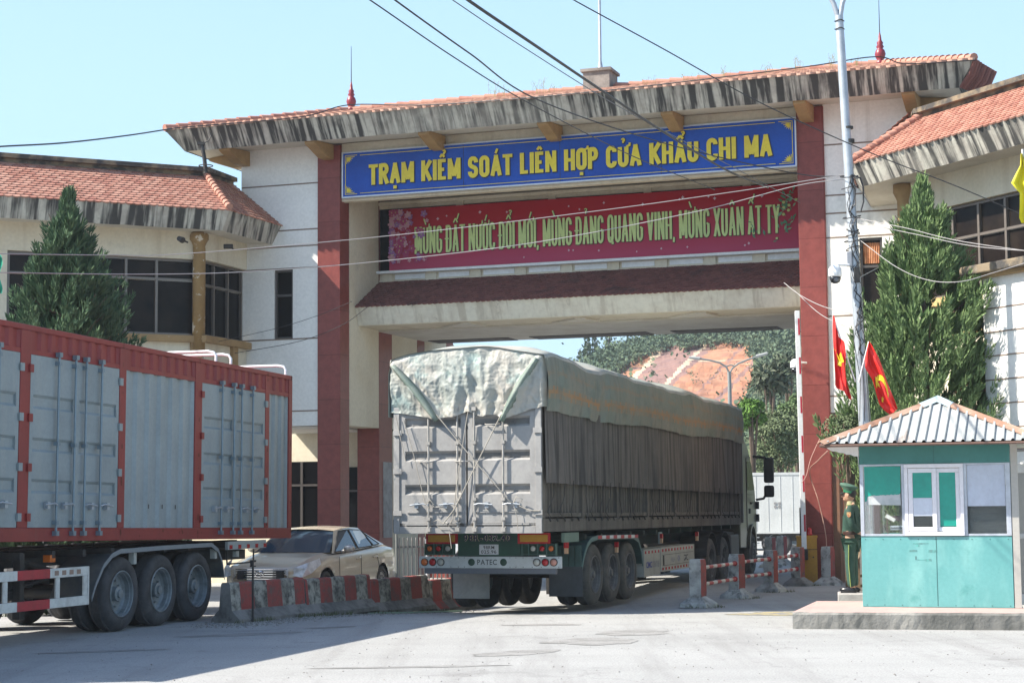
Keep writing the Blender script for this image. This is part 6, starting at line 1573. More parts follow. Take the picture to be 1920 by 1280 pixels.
    mb = MB(B); pts = [(.10, .026, 1.74), (.55, .026, 1.79), (.555, .026, 1.62), (.075, .026, 1.63), (.09, .026, 1.70)]; mb.poly(pts); mb.build('glue_patch', pm('glue_white', (.52, .54, .54), (.38, .42, .42), 6, rough=.6), t, fix=False)
    # middle: uPVC slider
    x0, x1, za, zb = .61, 1.41, 1.198, 2.186
    mb = MB(B)
    mb.box(x0, x1, -.03, .05, za, za+.055); mb.box(x0, x1, -.03, .05, zb-.055, zb); mb.box(x0, x0+.05, -.03, .05, za+.055, zb-.055); mb.box(x1-.05, x1, -.03, .05, za+.055, zb-.055)
    mb.build('window_frame', UP, t, bevel=.006)
    def sash(a, b, y):
        mb = MB(B); z_0, z_1 = za+.06, zb-.06
        for q in ((a, b, z_0, z_0+.06), (a, b, z_1-.06, z_1), (a, a+.06, z_0+.06, z_1-.06), (b-.06, b, z_0+.06, z_1-.06)): mb.box(q[0], q[1], y, y+.03, q[2], q[3])
        o = mb.build('window_sash', UP, t, bevel=.005); mb = MB(B); mb.box(a+.055, b-.055, y+.012, y+.018, z_0+.055, z_1-.055); mb.build('window_pane', SEE, o); return z_0+.06, z_1-.06
    q0, q1 = sash(.665, 1.045, -.028)
    mb = MB(B); mb.box(.727, .983, -.0185, -.0165, 1.72, q1); mb.build('window_film', FILM, t)
    mb = MB(B); mb.box(.727, .983, -.0185, -.0165, 1.47, 1.718); mb.build('window_sticker', pm('pale_sticker', (.55, .60, .68), rough=.5), t)
    sash(1.02, 1.36, .008)
    mb = MB(B); mb.box(1.082, 1.298, .0175, .0195, q0+.01, q1); mb.build('window_film', FILM, t)
    # right light: pale sheet above, clear below with a blind behind
    mb = MB(B); mb.box(1.452, 1.963, .028, .032, 1.226, 2.164); mb.build('window_pane', SEE, t)
    mb = MB(B); n = 60
    for i in range(n):
        a = 1.455+.505*i/n; b = 1.455+.505*(i+1)/n; ya, yb = .018+.0035*(i % 2), .018+.0035*((i+1) % 2); mb.poly([(a, ya, 1.60), (b, yb, 1.60), (b, yb, 2.162), (a, ya, 2.162)])
    mb.build('ribbed_sheet', pm('ribbed_pale', (.52, .57, .66), (.46, .50, .58), 2, rough=.5), t, fix=False)
    mb = MB(B); mb.box(1.46, 1.96, .30, .31, 1.1, 1.62); mb.build('inner_board', pm('inner_board', (.20, .19, .175), (.13, .13, .125), 2, rough=.5, stretch=(1, 1, 5)), t)
    mb = MB(B)   # seams, rivets and splashed dirt at the foot
    for x in (1.02,): mb.box(x-.003, x+.003, -.003, -.0005, z0+.02, 1.19)
    mb.box(.0, W, -.004, -.0005, 1.185, 1.192); mb.box(1.018, 1.022, -.003, -.0005, 2.2, 2.45)
    for k in range(9):
        for z in (.25, 1.15, 2.22, 2.43): mb.lathe([(.007, -.001), (.005, -.005), (.0001, -.005)], (.06+k*.24, 0, z), 'y', 6)
    mb.build('seam', pm('seam_dark', (.03, .10, .09), rough=.6), t)
    # things inside the booth
    mb = MB(B); mb.box(.1, 1.9, .35, .9, .95, 1.0); mb.build('desk', pm('desk_brown', (.22, .15, .09), rough=.6), t)
    mb = MB(B); mb.box(.1, .2, .6, .7, 1.2, 1.66); mb.box(.30, .32, .5, .52, 1.0, 1.5); mb.box(.36, .50, .45, .47, 1.40, 1.47); mb.build('desk_lamp', pm('lamp_parts', (.10, .07, .07), rough=.5), t)
    mb = MB(B); mb.obox((.36, .44, 1.44), (.14, .03, .05), (0, 30, 0)); mb.build('lamp_head', WHITEP, t)
    mb = MB(B); mb.box(.34, .56, .60, .62, 1.27, 1.33); mb.build('paper', pm('paper_blue', (.5, .58, .66), rough=.6), t)
    mb = MB(B)
    for k in range(9): mb.box(.35+.023*k, .36+.023*k, .595, .5995, 1.285, 1.31)
    mb.build('paper_lines', CHAS, t)
    # stains and sticker traces on the lower panel
    mb = MB(B)
    for q in ((.71, .83, 1.085, 1.10), (.745, .79, 1.05, 1.075), (.83, .92, 1.09, 1.097), (.65, .76, .98, 1.005), (.91, 1.03, .97, 1.005), (.73, .75, .87, .92), (.76, .90, .865, .875), (.87, .95, .85, .88)): mb.box(q[0], q[1], -.0025, -.0005, q[2], q[3])
    for k in range(16): mb.lathe([(.005, -.001), (.005, -.003), (.0001, -.003)], (g.uniform(.03, 2.0), 0, g.choice([.33, .75, .76, 1.15, g.uniform(.3, 1.1)])), 'y', 6)
    mb.build('sticker_traces', pm('trace_grey', (.10, .22, .21), (.12, .40, .36), 9, .45, .6, rough=.7), t)
    # open side door at right and shelf
    DF = B @ Matrix.Translation((W+.0, .06, 0)) @ Matrix.Rotation(R(68), 4, 'Z')
    mb = MB(DF); mb.box(.0, .78, -.035, 0, z0+.03, .40); mb.box(0, .78, -.035, 0, 2.05, 2.17); mb.box(0, .07, -.035, 0, .401, 2.049); mb.box(.71, .78, -.035, 0, .401, 2.049); mb.box(.07, .71, -.035, 0, 1.15, 1.22); mb.build('door', pm('door_grey', (.50, .49, .46), (.40, .39, .36), 3, rough=.5), t, bevel=.006)
    mb = MB(DF); mb.box(.07, .71, -.02, -.012, .401, 1.149); mb.box(.07, .71, -.02, -.012, 1.221, 2.049); mb.build('door_panel', pm('door_panel', (.16, .17, .17), rough=.3), t)
    mb = MB(B); mb.box(W+.01, W+.1, .0, .06, z0, 2.45); mb.build('door_jamb', pm('jamb_grey', (.42, .40, .36), rough=.6), t)
    mb = MB(B); mb.box(.4, W-.1, 1.2, 1.8, 1.0, 1.9); mb.build('cupboard', pm('cupboard_grey', (.16, .16, .15), rough=.6), t)
    # roof
    e = .47; ez = 2.475; A, Bp, Cp, Dp = (-e, -e, ez), (W+e, -e, ez), (W+e, D_+e, ez), (-e, D_+e, ez); ap = (W/2, D_/2, 3.12)
    RS = pm('corrugated_roof', (.40, .41, .395), (.31, .325, .315), 1.6, rough=.6, metal=.1, streak=((.26, .15, .09), 4, .60, .72, .7, .3), spot=((.24, .16, .11), 2, .64, .72, .5))
    mb = MB(B); corr_plane(mb, A, Bp, ap, ap); corr_plane(mb, Dp, A, ap, ap); corr_plane(mb, Bp, Cp, ap, ap); corr_plane(mb, Cp, Dp, ap, ap); mb.build('roof', RS, t, fix=False)
    RU = pm('rusty_cap', (.28, .15, .095), (.38, .25, .18), 2.5, .42, .6, rough=.7, spot=((.50, .45, .38), 4, .6, .7, .6))
    for q in (A, Bp, Cp, Dp):
        q = Vector(q); a_ = Vector(ap); d = (a_-q); sd_ = d.cross(Vector((0, 0, 1))).normalized()
        mb = MB(B); up = Vector((0, 0, .045))
        mb.loft([[p-sd_*.10-up*.3, p+up, p+sd_*.10-up*.3, p+up*.6] for p in (q, q+d*.86)]); mb.build('hip_cap', RU, t)
        mb = MB(B); mb.loft([[p-sd_*.11-up*.3, p+up*1.15, p+sd_*.11-up*.3, p+up*.6] for p in (q+d*.84, a_+up*.3)]); mb.build('peak_cap', pm('pale_blue_cap', (.40, .50, .53), (.33, .40, .42), 3, rough=.5), t)
    mb = MB(B)
    for a, b in ((A, Bp), (Bp, Cp), (Cp, Dp), (Dp, A)):
        a, b = Vector(a), Vector(b); mb.tube([a-Vector((0, 0, .03)), b-Vector((0, 0, .03))], .02, 6)
    mb.build('eave_tube', pm('eave_rust', (.14, .08, .06), rough=.8), t)
    mb = MB(B)   # white scalloped valance under the left eave
    pts = [(-e+.02, .02, ez-.04)]+[(-e+.05+.05*i, .02, ez-.07-.10*(i/8)-.012*(i % 2)) for i in range(9)]+[(-.01, .02, ez-.36), (-.01, .02, ez-.04)]
    mb.prism([(p[0], p[2]) for p in pts], 'y', .0, .03); mb.build('eave_bracket', WHITEP, t); mb = MB(B); mb.prism([(p[0], p[2]) for p in pts], 'y', D_-.03, D_); mb.build('eave_bracket', WHITEP, t)
    mb = MB(B); mb.box(-e+.03, W+e-.03, -e+.03, D_+e-.03, ez-.03, ez-.02) ; mb.build('soffit', pm('booth_soffit', (.55, .52, .46), rough=.8), t)
booth()
mb = MB(frame((5.05, 28.55, 0), 100)); mb.box(0, .95, 0, .8, 0, .24); o = mb.build('step', pm('step_concrete', (.42, .40, .37), (.33, .31, .29), 4, rough=.9, bump=.4), bevel=.015)
tag(o, 'small concrete step the guard stands on beside the booth', 'step')

# ---------------------------------------------------------------- wooden ladder / rack behind the guard
fr = frame((6.02, 33.2, 0), 100)
t = T('wooden_rack', 'slim wooden rack with a coiled cord against the dark red wall behind the guard', 'rack', fr); WD = pm('old_wood', (.20, .13, .07), (.13, .085, .05), 5, rough=.7)
for x in (.0, .22, .52):
    mb = MB(fr); mb.box(x, x+.045, .0, .05, 0, 2.0 if x else 1.7); mb.build('upright', WD, t)
for z in (.12, .30, 1.05):
    mb = MB(fr); mb.box(.0, .56, .051, .08, z, z+.05); mb.build('shelf', WD, t)
mb = MB(fr)
for k in range(3): mb.tube([(.16+.08*math.cos(a)+.02*k, -.03-.012*k, .80+(.24-.03*k)*math.sin(a)) for a in [i*.35 for i in range(19)]], .008, 5)
mb.build('cord', pm('cord_tan', (.4, .3, .2)), t)
mb = MB(fr); mb.box(.0, 1.4, .5, .6, 0, .75); tag(mb.build('low_wall', pm('grey_block', (.30, .29, .28), (.22, .22, .21), 3, rough=.9)), 'low grey block wall behind the wooden rack', 'wall')

# ================================================================== the guard
def skin(name, fr, joints, bones, mat_, parent, sub=2, root=0):
    me = bpy.data.meshes.new(name); rm = ROOTM.get(parent.name, parent.matrix_world)
    m_ = rm.inverted() @ fr
    me.from_pydata([m_ @ Vector(j[:3]) for j in joints], bones, []); o = bpy.data.objects.new(name, me); COL.objects.link(o); o.parent = parent
    md = o.modifiers.new('skin', 'SKIN'); md.use_smooth_shade = True
    for i, j in enumerate(joints):
        r_ = j[3]; me.skin_vertices[0].data[i].radius = (r_, j[4] if len(j) > 4 else r_)
    for i in range(len(joints)): me.skin_vertices[0].data[i].use_root = (i == root)
    s_ = o.modifiers.new('sub', 'SUBSURF'); s_.levels = sub; s_.render_levels = sub
    me.materials.append(mat_); ROOTM[o.name] = rm; KIDS.setdefault(parent.name, []).append(o); return o
def guard():
    # local frame: x = the way he faces (camera left, turned slightly away), y = his left, z up
    a = R(180-24); fr = Matrix.Translation((5.36, 28.95, .24)) @ Matrix.Rotation(a, 4, 'Z') @ Matrix.Scale(.945, 4)
    t = T('person', 'uniformed guard in dark green with a peaked cap, looking left beside the booth', 'person', fr)
    SK = pm('skin', (.46, .26, .17), rough=.55); GR = pm('uniform_green', (.022, .062, .042), (.015, .045, .032), 6, rough=.8, bump=.4, bsc=25)
    TR = pm('trouser_green', (.032, .085, .060), (.022, .065, .045), 6, rough=.8, bump=.4, bsc=25)
    J = [(0, 0, .93, .13, .15), (-.01, 0, 1.15, .105, .14), (-.02, 0, 1.36, .11, .16), (-.01, 0, 1.46, .05, .06), (.01, 0, 1.54, .048, .05), (.03, 0, 1.60, .075, .068), (.03, 0, 1.66, .085, .072), (.025, 0, 1.72, .06, .055)]
    Bn = [(i, i+1) for i in range(7)]
    def limb(pts, r0):
        s_ = len(J); J.extend(pts); Bn.append((r0, s_)); Bn.extend((s_+i, s_+i+1) for i in range(len(pts)-1))
    for s_, hp in ((1, None), (-1, None)):
        limb([(.0, s_*.095, .86, .085), (.01, s_*.105, .48, .058), (-.02, s_*.10, .10, .038), (.02, s_*.105, .04, .036), (.13, s_*.115, .03, .028)], 0)
        limb([(-.02, s_*.20, 1.40, .058), (-.07, s_*.25, 1.14, .044), (-.16, s_*.16, 1.0, .034), (-.18, s_*.08, .985, .028)], 2)
    body = skin('body', fr, J, Bn, SK, t, 2)
    # jacket and trousers over the body
    JJ = [(0, 0, .86, .150, .185), (0, 0, .98, .120, .160), (-.01, 0, 1.12, .135, .170), (-.02, 0, 1.30, .135, .185), (-.02, 0, 1.42, .10, .12), (-.01, 0, 1.47, .066, .07)]
    JB = [(i, i+1) for i in range(5)]
    for s_ in (1, -1):
        k = len(JJ); JJ += [(-.02, s_*.19, 1.40, .078), (-.04, s_*.235, 1.27, .070), (-.075, s_*.26, 1.13, .060), (-.13, s_*.20, 1.05, .056), (-.165, s_*.13, 1.0, .047)]; JB += [(3, k), (k, k+1), (k+1, k+2), (k+2, k+3), (k+3, k+4)]
    skin('jacket', fr, JJ, JB, GR, t, 2, 2)
    TJ = [(0, 0, .90, .135, .165)]; TB = []
    for s_ in (1, -1):
        k = len(TJ); TJ += [(.0, s_*.10, .80, .105), (.01, s_*.11, .48, .086), (.0, s_*.11, .28, .078), (-.01, s_*.11, .09, .070)]; TB += [(0, k), (k, k+1), (k+1, k+2), (k+2, k+3)]
    skin('trousers', fr, TJ, TB, TR, t, 2)
    for s_ in (1, -1):   # shoes
        mb = MB(fr); mb.sphere((.045, s_*.11, .045), .075, 10, (2.0, .62, .72)); mb.box(-.09, .17, s_*.11-.04, s_*.11+.04, 0.0, .02); mb.build('shoe', pm('shoe_black', (.012, .012, .014), rough=.25), t)
        mb = MB(fr); mb.tube([(0, s_*.205, .80), (.01, s_*.197, .48), (0, s_*.189, .28), (-.01, s_*.181, .10)], .008, 6); mb.build('trouser_stripe', pm('stripe_lime', (.25, .30, .08), rough=.8), t)
        # hand: palm with five fingers
        c = Vector((.15, s_*.165, .965))
        HJ = [(-.168, s_*.11, .99, .026, .020), (-.185, s_*.07, .975, .034, .017), (-.19, s_*.04, .965, .030, .013)]; HB = [(0, 1), (1, 2)]
        for k_, (dz, L_) in enumerate(((.026, .060), (.009, .068), (-.009, .064), (-.026, .050))):
            i = len(HJ); HJ += [(-.195-.01*(s_ > 0), s_*.03, .960+dz, .0095), (-.205-.01*(s_ > 0), s_*(.03-L_*.5), .955+dz, .0085), (-.200-.01*(s_ > 0), s_*(.03-L_*.95), .945+dz, .007)]; HB += [(2, i), (i, i+1), (i+1, i+2)]
        i = len(HJ); HJ += [(-.18, s_*.065, 1.0, .011), (-.19, s_*.04, 1.012, .010), (-.195, s_*.02, 1.008, .008)]; HB += [(1, i), (i, i+1), (i+1, i+2)]
        skin('hand', fr, HJ, HB, SK, t, 1)
    mb = MB(fr); A = [(.142*math.cos(q)+.0, .182*math.sin(q)) for q in [2*math.pi*k/28 for k in range(28)]]
    mb.loft([[(x, y, z) for x, y in A] for z in (.965, 1.02)]); mb.build('belt', pm('belt_brown', (.05, .022, .016), rough=.4), t)
    mb = MB(fr); mb.box(.135, .152, -.03, .03, .965, 1.02); mb.build('buckle', pm('brass', (.5, .35, .12), rough=.3, metal=.8), t)
    # face, ears, hair
    mb = MB(fr); mb.sphere((.03, 0, 1.625), .105, 14, (.95, .76, 1.18)); mb.sphere((.075, 0, 1.56), .055, 10, (.85, .9, .75)); mb.build('head', SK, t)
    mb = MB(fr); mb.loft([[(.128, -.006, 1.64), (.128, .006, 1.64), (.12, .006, 1.64), (.12, -.006, 1.64)], [(.152, -.014, 1.60), (.152, .014, 1.60), (.12, .016, 1.60), (.12, -.016, 1.60)], [(.135, -.014, 1.588), (.135, .014, 1.588), (.11, .012, 1.588), (.11, -.012, 1.588)]]); mb.build('nose', SK, t, bevel=.004)
    mb = MB(fr); mb.box(.118, .128, -.024, .024, 1.556, 1.562); mb.build('mouth', pm('lips', (.32, .12, .10), rough=.5), t)
    for s_ in (1, -1):
        mb = MB(fr); mb.sphere((.116, s_*.032, 1.635), .013, 8, (.6, 1.2, .7)); mb.build('eye', pm('eye_dark', (.03, .025, .02), rough=.2), t)
        mb = MB(fr); mb.sphere((.02, s_*.082, 1.62), .032, 8, (.55, .35, 1.0)); mb.build('ear', SK, t)
        mb = MB(fr); mb.box(-.05, .03, s_*.14-.04, s_*.14+.04, 1.452, 1.468); mb.build('epaulette', pm('epaulette', (.25, .30, .09), rough=.6), t, bevel=.004)
    mb = MB(fr); mb.sphere((-.005, 0, 1.655), .104, 12, (.92, .80, .92)); mb.build('hair', pm('hair_black', (.012, .010, .009), rough=.6), t)
    mb = MB(fr)   # collar: pale shirt edge
    A = [(.062*math.cos(q)-.005, .066*math.sin(q)) for q in [2*math.pi*k/20 for k in range(20)]]
    mb.loft([[(x*1.12, y*1.12, 1.455) for x, y in A], [(x, y, 1.525) for x, y in A]]); mb.build('collar', pm('collar_khaki', (.34, .32, .18), rough=.8), t)
    # arm patch on his left sleeve
    PF = fr @ Matrix.Translation((-.04, .306, 1.30)) @ Matrix.Rotation(R(-6), 4, 'X')
    mb = MB(PF); pts = [(-.032, .04), (.032, .04), (.036, .01), (.024, -.03), (0, -.046), (-.024, -.03), (-.036, .01)]; mb.prism(pts, 'y', -.012, .006); p_ = mb.build('arm_patch', pm('patch_gold', (.55, .36, .16), (.40, .10, .06), 40, .45, .6, rough=.7), t)
    # peaked cap, crown wider than the band and raised at the front
    mb = MB(fr)
    GC = pm('cap_green', (.060, .125, .085), rough=.75)
    rings = []
    for rx, ry, zc, tilt, cx in ((.098, .084, 1.665, .0, .015), (.102, .088, 1.715, .10, .015), (.150, .128, 1.765, .22, .02), (.155, .133, 1.778, .25, .02), (.135, .115, 1.80, .28, .02), (.07, .06, 1.815, .28, .02)):
        rings.append([(cx+rx*math.cos(q), ry*math.sin(q), zc+tilt*rx*math.cos(q)) for q in [2*math.pi*k/28 for k in range(28)]])
    mb.sm = True; mb.loft(rings); mb.sm = False; cp = mb.build('cap', GC, t)
    mb = MB(fr); mb.loft([[(.015+.104*math.cos(q), .089*math.sin(q), z+.02*math.cos(q)) for q in [2*math.pi*k/28 for k in range(28)]] for z in (1.662, 1.70)]); mb.build('cap_band', pm('cap_band', (.01, .14, .06), rough=.6), cp)
    mb = MB(fr); inn = [(.015+.100*math.cos(q), .086*math.sin(q), 1.678) for q in [R(-62+k*124/12) for k in range(13)]]; out = [(.03+.160*math.cos(q*.85), .105*math.sin(q), 1.645) for q in [R(-62+k*124/12) for k in range(13)]]
    V0 = [mb.v(p) for p in inn]; V1 = [mb.v(p) for p in out]
    for i in range(12): mb.f([V0[i], V0[i+1], V1[i+1], V1[i]])
    mb.build('cap_peak', pm('peak_dark', (.012, .02, .016), rough=.25), cp, fix=False)
    mb = MB(fr); mb.sphere((.128, 0, 1.735), .018, 8, (.4, 1, 1)); mb.build('cap_badge', pm('badge_gold', (.6, .3, .08), rough=.4), cp)
guard()
# ================================================================== street pole, cameras, flags
def pole():
    t = T('street_pole', 'tall leaning galvanised street pole with tangled cables behind the booth', 'pole', Matrix.Translation((5.86, 29.5, 0)))
    base = at(1632, 1100, 29.5); b2 = at(1622, 800, 29.5); top = at(1573, 30, 29.5)
    d = (b2-top)/(b2.z-top.z); base = b2-d*b2.z
    mb = MB(); mb.tube([base, b2, base.lerp(top, .45), base.lerp(top, .55), top], [.115, .100, .086, .084, .068], 20); mb.build('shaft', GREYM, t)
    mb = MB(); q = at(1590, 240, 29.5); mb.cyl(q-d*.02, q+d*.02, .088, .088, 16); q = at(1593, 265, 29.5); mb.cyl(q-d*.03, q+d*.03, .083, .083, 16); mb.build('band', CHAS, t)
    for s_, x2 in ((-1, 1554), (1, 1585)):
        p1 = at(x2, -10, 29.5); mb = MB(); mb.tube([top-d*.1, top.lerp(p1, .5)+Vector((0, 0, .02)), p1, p1+Vector((s_*.5, 0, .9)), p1+Vector((s_*1.6, 0, 1.1))], [.045, .042, .04, .038, .035], 12); mb.build('lamp_arm', GREYM, t)
    for py in (40, 55): 
        mb = MB(); p = at(1573.5+(py-30)*.03, py, 29.5); mb.tube([p+Vector((.08*math.cos(a), .08*math.sin(a), .01*math.sin(3*a))) for a in [k*.5 for k in range(14)]], .008, 5); mb.build('wire_tie', CABLE, t)
    # tangled cable bundle with loops
    g = random.Random(12); mb = MB()
    def P(py, dx=0, dy=-.10): 
        c = 1573+(py-30)*(1622-1573)/770; p = at(c, py, 29.5); return Vector((p.x+dx, p.y+dy, p.z))
    for k in range(4):
        pts = []
        for i in range(26):
            py = 330+i*13.5; pts.append(P(py, .06*math.sin(i*g.uniform(.4, .7)+k)+g.uniform(-.03, .03), -.09+g.uniform(-.02, .02)))
        mb.tube(pts, .006+.004*(k == 0), 4)
    for py in (332, 352, 408, 432, 440, 452, 466):
        p = P(py, 0, 0); r_ = g.uniform(.10, .15); mb.tube([p+Vector((r_*math.cos(a), r_*math.sin(a), .03*math.sin(a*1.3+py))) for a in [k*.45 for k in range(16)]], .008, 4)
    mb.build('cable_bundle', CABLE, t)
    mb = MB(); mb.tube([P(330, .02), P(336, .16), P(352, .20), P(380, .19), P(400, .13)], .014, 6); mb.build('cable_loop', CABLE, t)
    p = P(480, -.09, -.06); mb = MB(); mb.box(p.x-.05, p.x+.03, p.y-.05, p.y+.03, p.z-.18, p.z+.06); mb.build('junction_box', pm('box_grey', (.35, .36, .38), rough=.5), t, bevel=.008)
    p = P(508, .02, -.1); mb = MB(); mb.box(p.x-.06, p.x+.03, p.y-.04, p.y+.02, p.z-.2, p.z+.05); mb.build('junction_box', CHAS, t, bevel=.008)
    for k in range(3):
        mb = MB(); mb.tube([P(560+k*8, .05), P(640, -.12+.09*k, -.13), P(710, -.05+.05*k, -.12), P(790, -.10+.08*k, -.1)], .006, 4); mb.build('loose_cable', CABLE, t)
    return P
PP = pole()
def cctv(name_lb, c, side, arm_from, s_=1.0):
    t = T('dome_camera', name_lb, 'camera', Matrix.Translation(c))
    mb = MB(); c = Vector(c); mb.tube([arm_from, Vector((c.x+.04*side, c.y, arm_from.z)), Vector((c.x, c.y, arm_from.z-.04)), c+Vector((0, 0, .16*s_))], .022*s_, 8); mb.build('arm', WHITEP, t)
    mb = MB(); mb.lathe([(.03*s_, .20*s_), (.06*s_, .19*s_), (.105*s_, .13*s_), (.108*s_, .02*s_), (.10*s_, .0)], c); mb.build('housing', WHITEP, t)
    mb = MB(); mb.lathe([(.092*s_, -.002), (.09*s_, -.04*s_), (.07*s_, -.085*s_), (.03*s_, -.108*s_), (.001, -.11*s_)], c); mb.build('dome', pm('dome_black', (.015, .016, .02), rough=.1, coat=.6, fine=0), t)
    mb = MB(); mb.cyl(c+Vector((0, -.06*s_, -.05*s_)), c+Vector((0, -.095*s_, -.055*s_)), .03*s_, .03*s_, 12); mb.build('lens', pm('lens_grey', (.12, .13, .15), rough=.2), t)
cctv('white dome camera on an arm from the street pole', at(1566, 519, 29.3), 1, at(1592, 497, 29.4))
cctv('small white dome camera on the left face of the right gate column', at(1491, 690, 37.2), 1, at(1512, 680, 37.4), .95)

FLR = pm('flag_red', (.78, .022, .016), (.70, .02, .015), 2, rough=.6, fine=.04); FLY = pm('flag_yellow', (.75, .55, .02), rough=.6, fine=.02)
def flag(tip, foot, hoist_low, fly, low, label, emblem, dist, seed):
    """cloth hanging from a slanted stick: corners given in photo pixels, at distance dist"""
    t = T('flag', label, 'flag', Matrix.Translation(at(*foot, dist)))
    mb = MB(); mb.tube([at(*foot, dist), at(*tip, dist)], .012, 6); mb.build('stick', WHITEP, t)
    A, B, Cc, D = [at(*p, dist-.03) for p in (tip, hoist_low, low, fly)]
    n, m_ = 26, 34
    def S(u, v):   # u across, v down
        p = (A.lerp(B, v)).lerp(D.lerp(Cc, v), u)
        f_ = .06*math.sin(u*9+v*3+seed)*(.3+u)+.03*math.sin(u*17-v*5)+.03*math.sin(v*7+seed)*u
        return p+Vector((.2*f_, -f_, .1*f_*u))
    mb = MB(); mb.sm = True; g = [[mb.v(S(i/n, j/m_)) for i in range(n+1)] for j in range(m_+1)]
    for j in range(m_):
        for i in range(n): mb.f([g[j][i], g[j][i+1], g[j+1][i+1], g[j+1][i]])
    c_ = mb.build('cloth', FLR, t, fix=False)
    mb = MB()
    for u_ in emblem:
        pts = [S(a, b)+Vector((0, -.012, 0)) for a, b in u_]; mb.poly(pts)
    mb.build('emblem', FLY, t, fix=False)
def star(cu, cv, ru, rv, rot=0):
    o = []; c = (cu, cv)
    P = [(cu+(ru if k % 2 == 0 else ru*.39)*math.sin(k*math.pi/5+rot), cv-(rv if k % 2 == 0 else rv*.39)*math.cos(k*math.pi/5+rot)) for k in range(10)]
    return [[c, P[k], P[(k+1) % 10]] for k in range(10)]
def sickle():
    o = []; n = 14
    for k in range(n):
        a0, a1 = R(-70+k*230/n), R(-70+(k+1)*230/n)
        def w(a, k_): return .05*math.sin(math.pi*k_/n)+.012
        c = (.52, .53)
        o.append([(c[0]+(.30)*math.sin(a0), c[1]-.155*math.cos(a0)), (c[0]+.30*math.sin(a1), c[1]-.155*math.cos(a1)), (c[0]+(.30-2.4*w(a1, k+1))*math.sin(a1), c[1]-(.155-1.2*w(a1, k+1))*math.cos(a1)), (c[0]+(.30-2.4*w(a0, k))*math.sin(a0), c[1]-(.155-1.2*w(a0, k))*math.cos(a0))])
    o.append([(.22, .44), (.30, .41), (.78, .62), (.72, .65)]); o.append([(.16, .47), (.34, .365), (.44, .40), (.24, .50)])
    o.append([(.22, .66), (.28, .69), (.40, .64), (.36, .61)])
    return o
flag((1561, 590), (1604, 716), (1565, 722), (1582, 655), (1597, 749), 'red flag with a yellow star hanging left of the street pole', star(.52, .50, .46, .17), 29.0, .5)
flag((1629, 640), (1610, 716), (1622, 690), (1660, 685), (1683, 765), 'red flag with yellow hammer and sickle hanging right of the street pole', [], 29.0, 2) if 0 else None
def flag2():
    dist = 28.9; t = T('flag', 'red flag with yellow hammer and sickle hanging right of the street pole', 'flag', Matrix.Translation(at(1610, 716, dist)))
    mb = MB(); mb.tube([at(1610, 716, dist), at(1629, 640, dist)], .012, 6); mb.build('stick', WHITEP, t)
    L_ = [(1629, 640), (1622, 668), (1621, 690), (1634, 712), (1641, 735), (1648, 757), (1658, 768), (1670, 777)]
    R_ = [(1630, 640), (1638, 655), (1648, 672), (1657, 693), (1664, 714), (1672, 735), (1679, 752), (1684, 766)]
    def S(u, v):
        k = min(6, int(v*7)); f_ = v*7-k; l = Vector(L_[k]).lerp(Vector(L_[k+1]), f_); r = Vector(R_[k]).lerp(Vector(R_[k+1]), f_); p = l.lerp(r, u)
        w = .05*math.sin(u*8+v*4)*min(1, v*4)+.02*math.sin(u*15-v*9)
        return at(p.x, p.y, dist-.05)+Vector((0, -w, 0))
    n, m_ = 20, 40; mb = MB(); mb.sm = True; g = [[mb.v(S(i/n, j/m_)) for i in range(n+1)] for j in range(m_+1)]
    for j in range(m_):
        for i in range(n): mb.f([g[j][i], g[j][i+1], g[j+1][i+1], g[j+1][i]])
    mb.build('cloth', FLR, t, fix=False)
    mb = MB()
    for q in sickle(): mb.poly([S(a, b+.06)+Vector((0, -.012-.0006*(len(q)), 0)) for a, b in q])
    mb.build('emblem', FLY, t, fix=False)
flag2()
def yellow_flag():
    dist = 24.0; t = T('flag', 'plain yellow flag cut by the right edge of the photo', 'flag', Matrix.Translation(at(1925, 440, dist)))
    mb = MB(); q_ = at(1917, 280, dist); mb.tube([(q_.x+.12, q_.y, 0), q_], .014, 6); mb.build('stick', WHITEP, t)
    rows = [(1914, 1917, 288), (1913, 1925, 310), (1905, 1935, 325), (1896, 1940, 343), (1903, 1942, 352), (1912, 1944, 362), (1912, 1946, 385), (1911, 1946, 408), (1915, 1946, 418)]
    mb = MB(); mb.sm = True; g = []
    for l, r, y in rows: g.append([mb.v(at(l+(r-l)*k/10, y, dist-.05-.05*math.sin(k*1.3+y*.02))) for k in range(11)])
    for a, b in zip(g, g[1:]):
        for i in range(10): mb.f([a[i], a[i+1], b[i+1], b[i]])
    mb.build('cloth', pm('flag_plain_yellow', (.72, .62, .015), rough=.6), t, fix=False)
yellow_flag()
mb = MB(); g = []
for j in range(9): g.append([mb.v(at(-14+ (16+3*math.sin(j*1.1))*k/6, 478+j*9, 24-.03*math.sin(k*2+j))) for k in range(7)])
for a, b in zip(g, g[1:]):
    for i in range(6): mb.f([a[i], a[i+1], b[i+1], b[i]])
pt = T('pennant', 'green pennant cut by the left edge of the photo', 'pennant', Matrix.Translation(at(-15, 1180, 24)))
mb.build('cloth', pm('pennant_green', (.04, .45, .28), rough=.6), pt, fix=False); mb = MB(); q_ = at(-14, 470, 24); mb.tube([(q_.x, q_.y, 0), q_], .014, 6); mb.build('stick', WHITEP, pt)

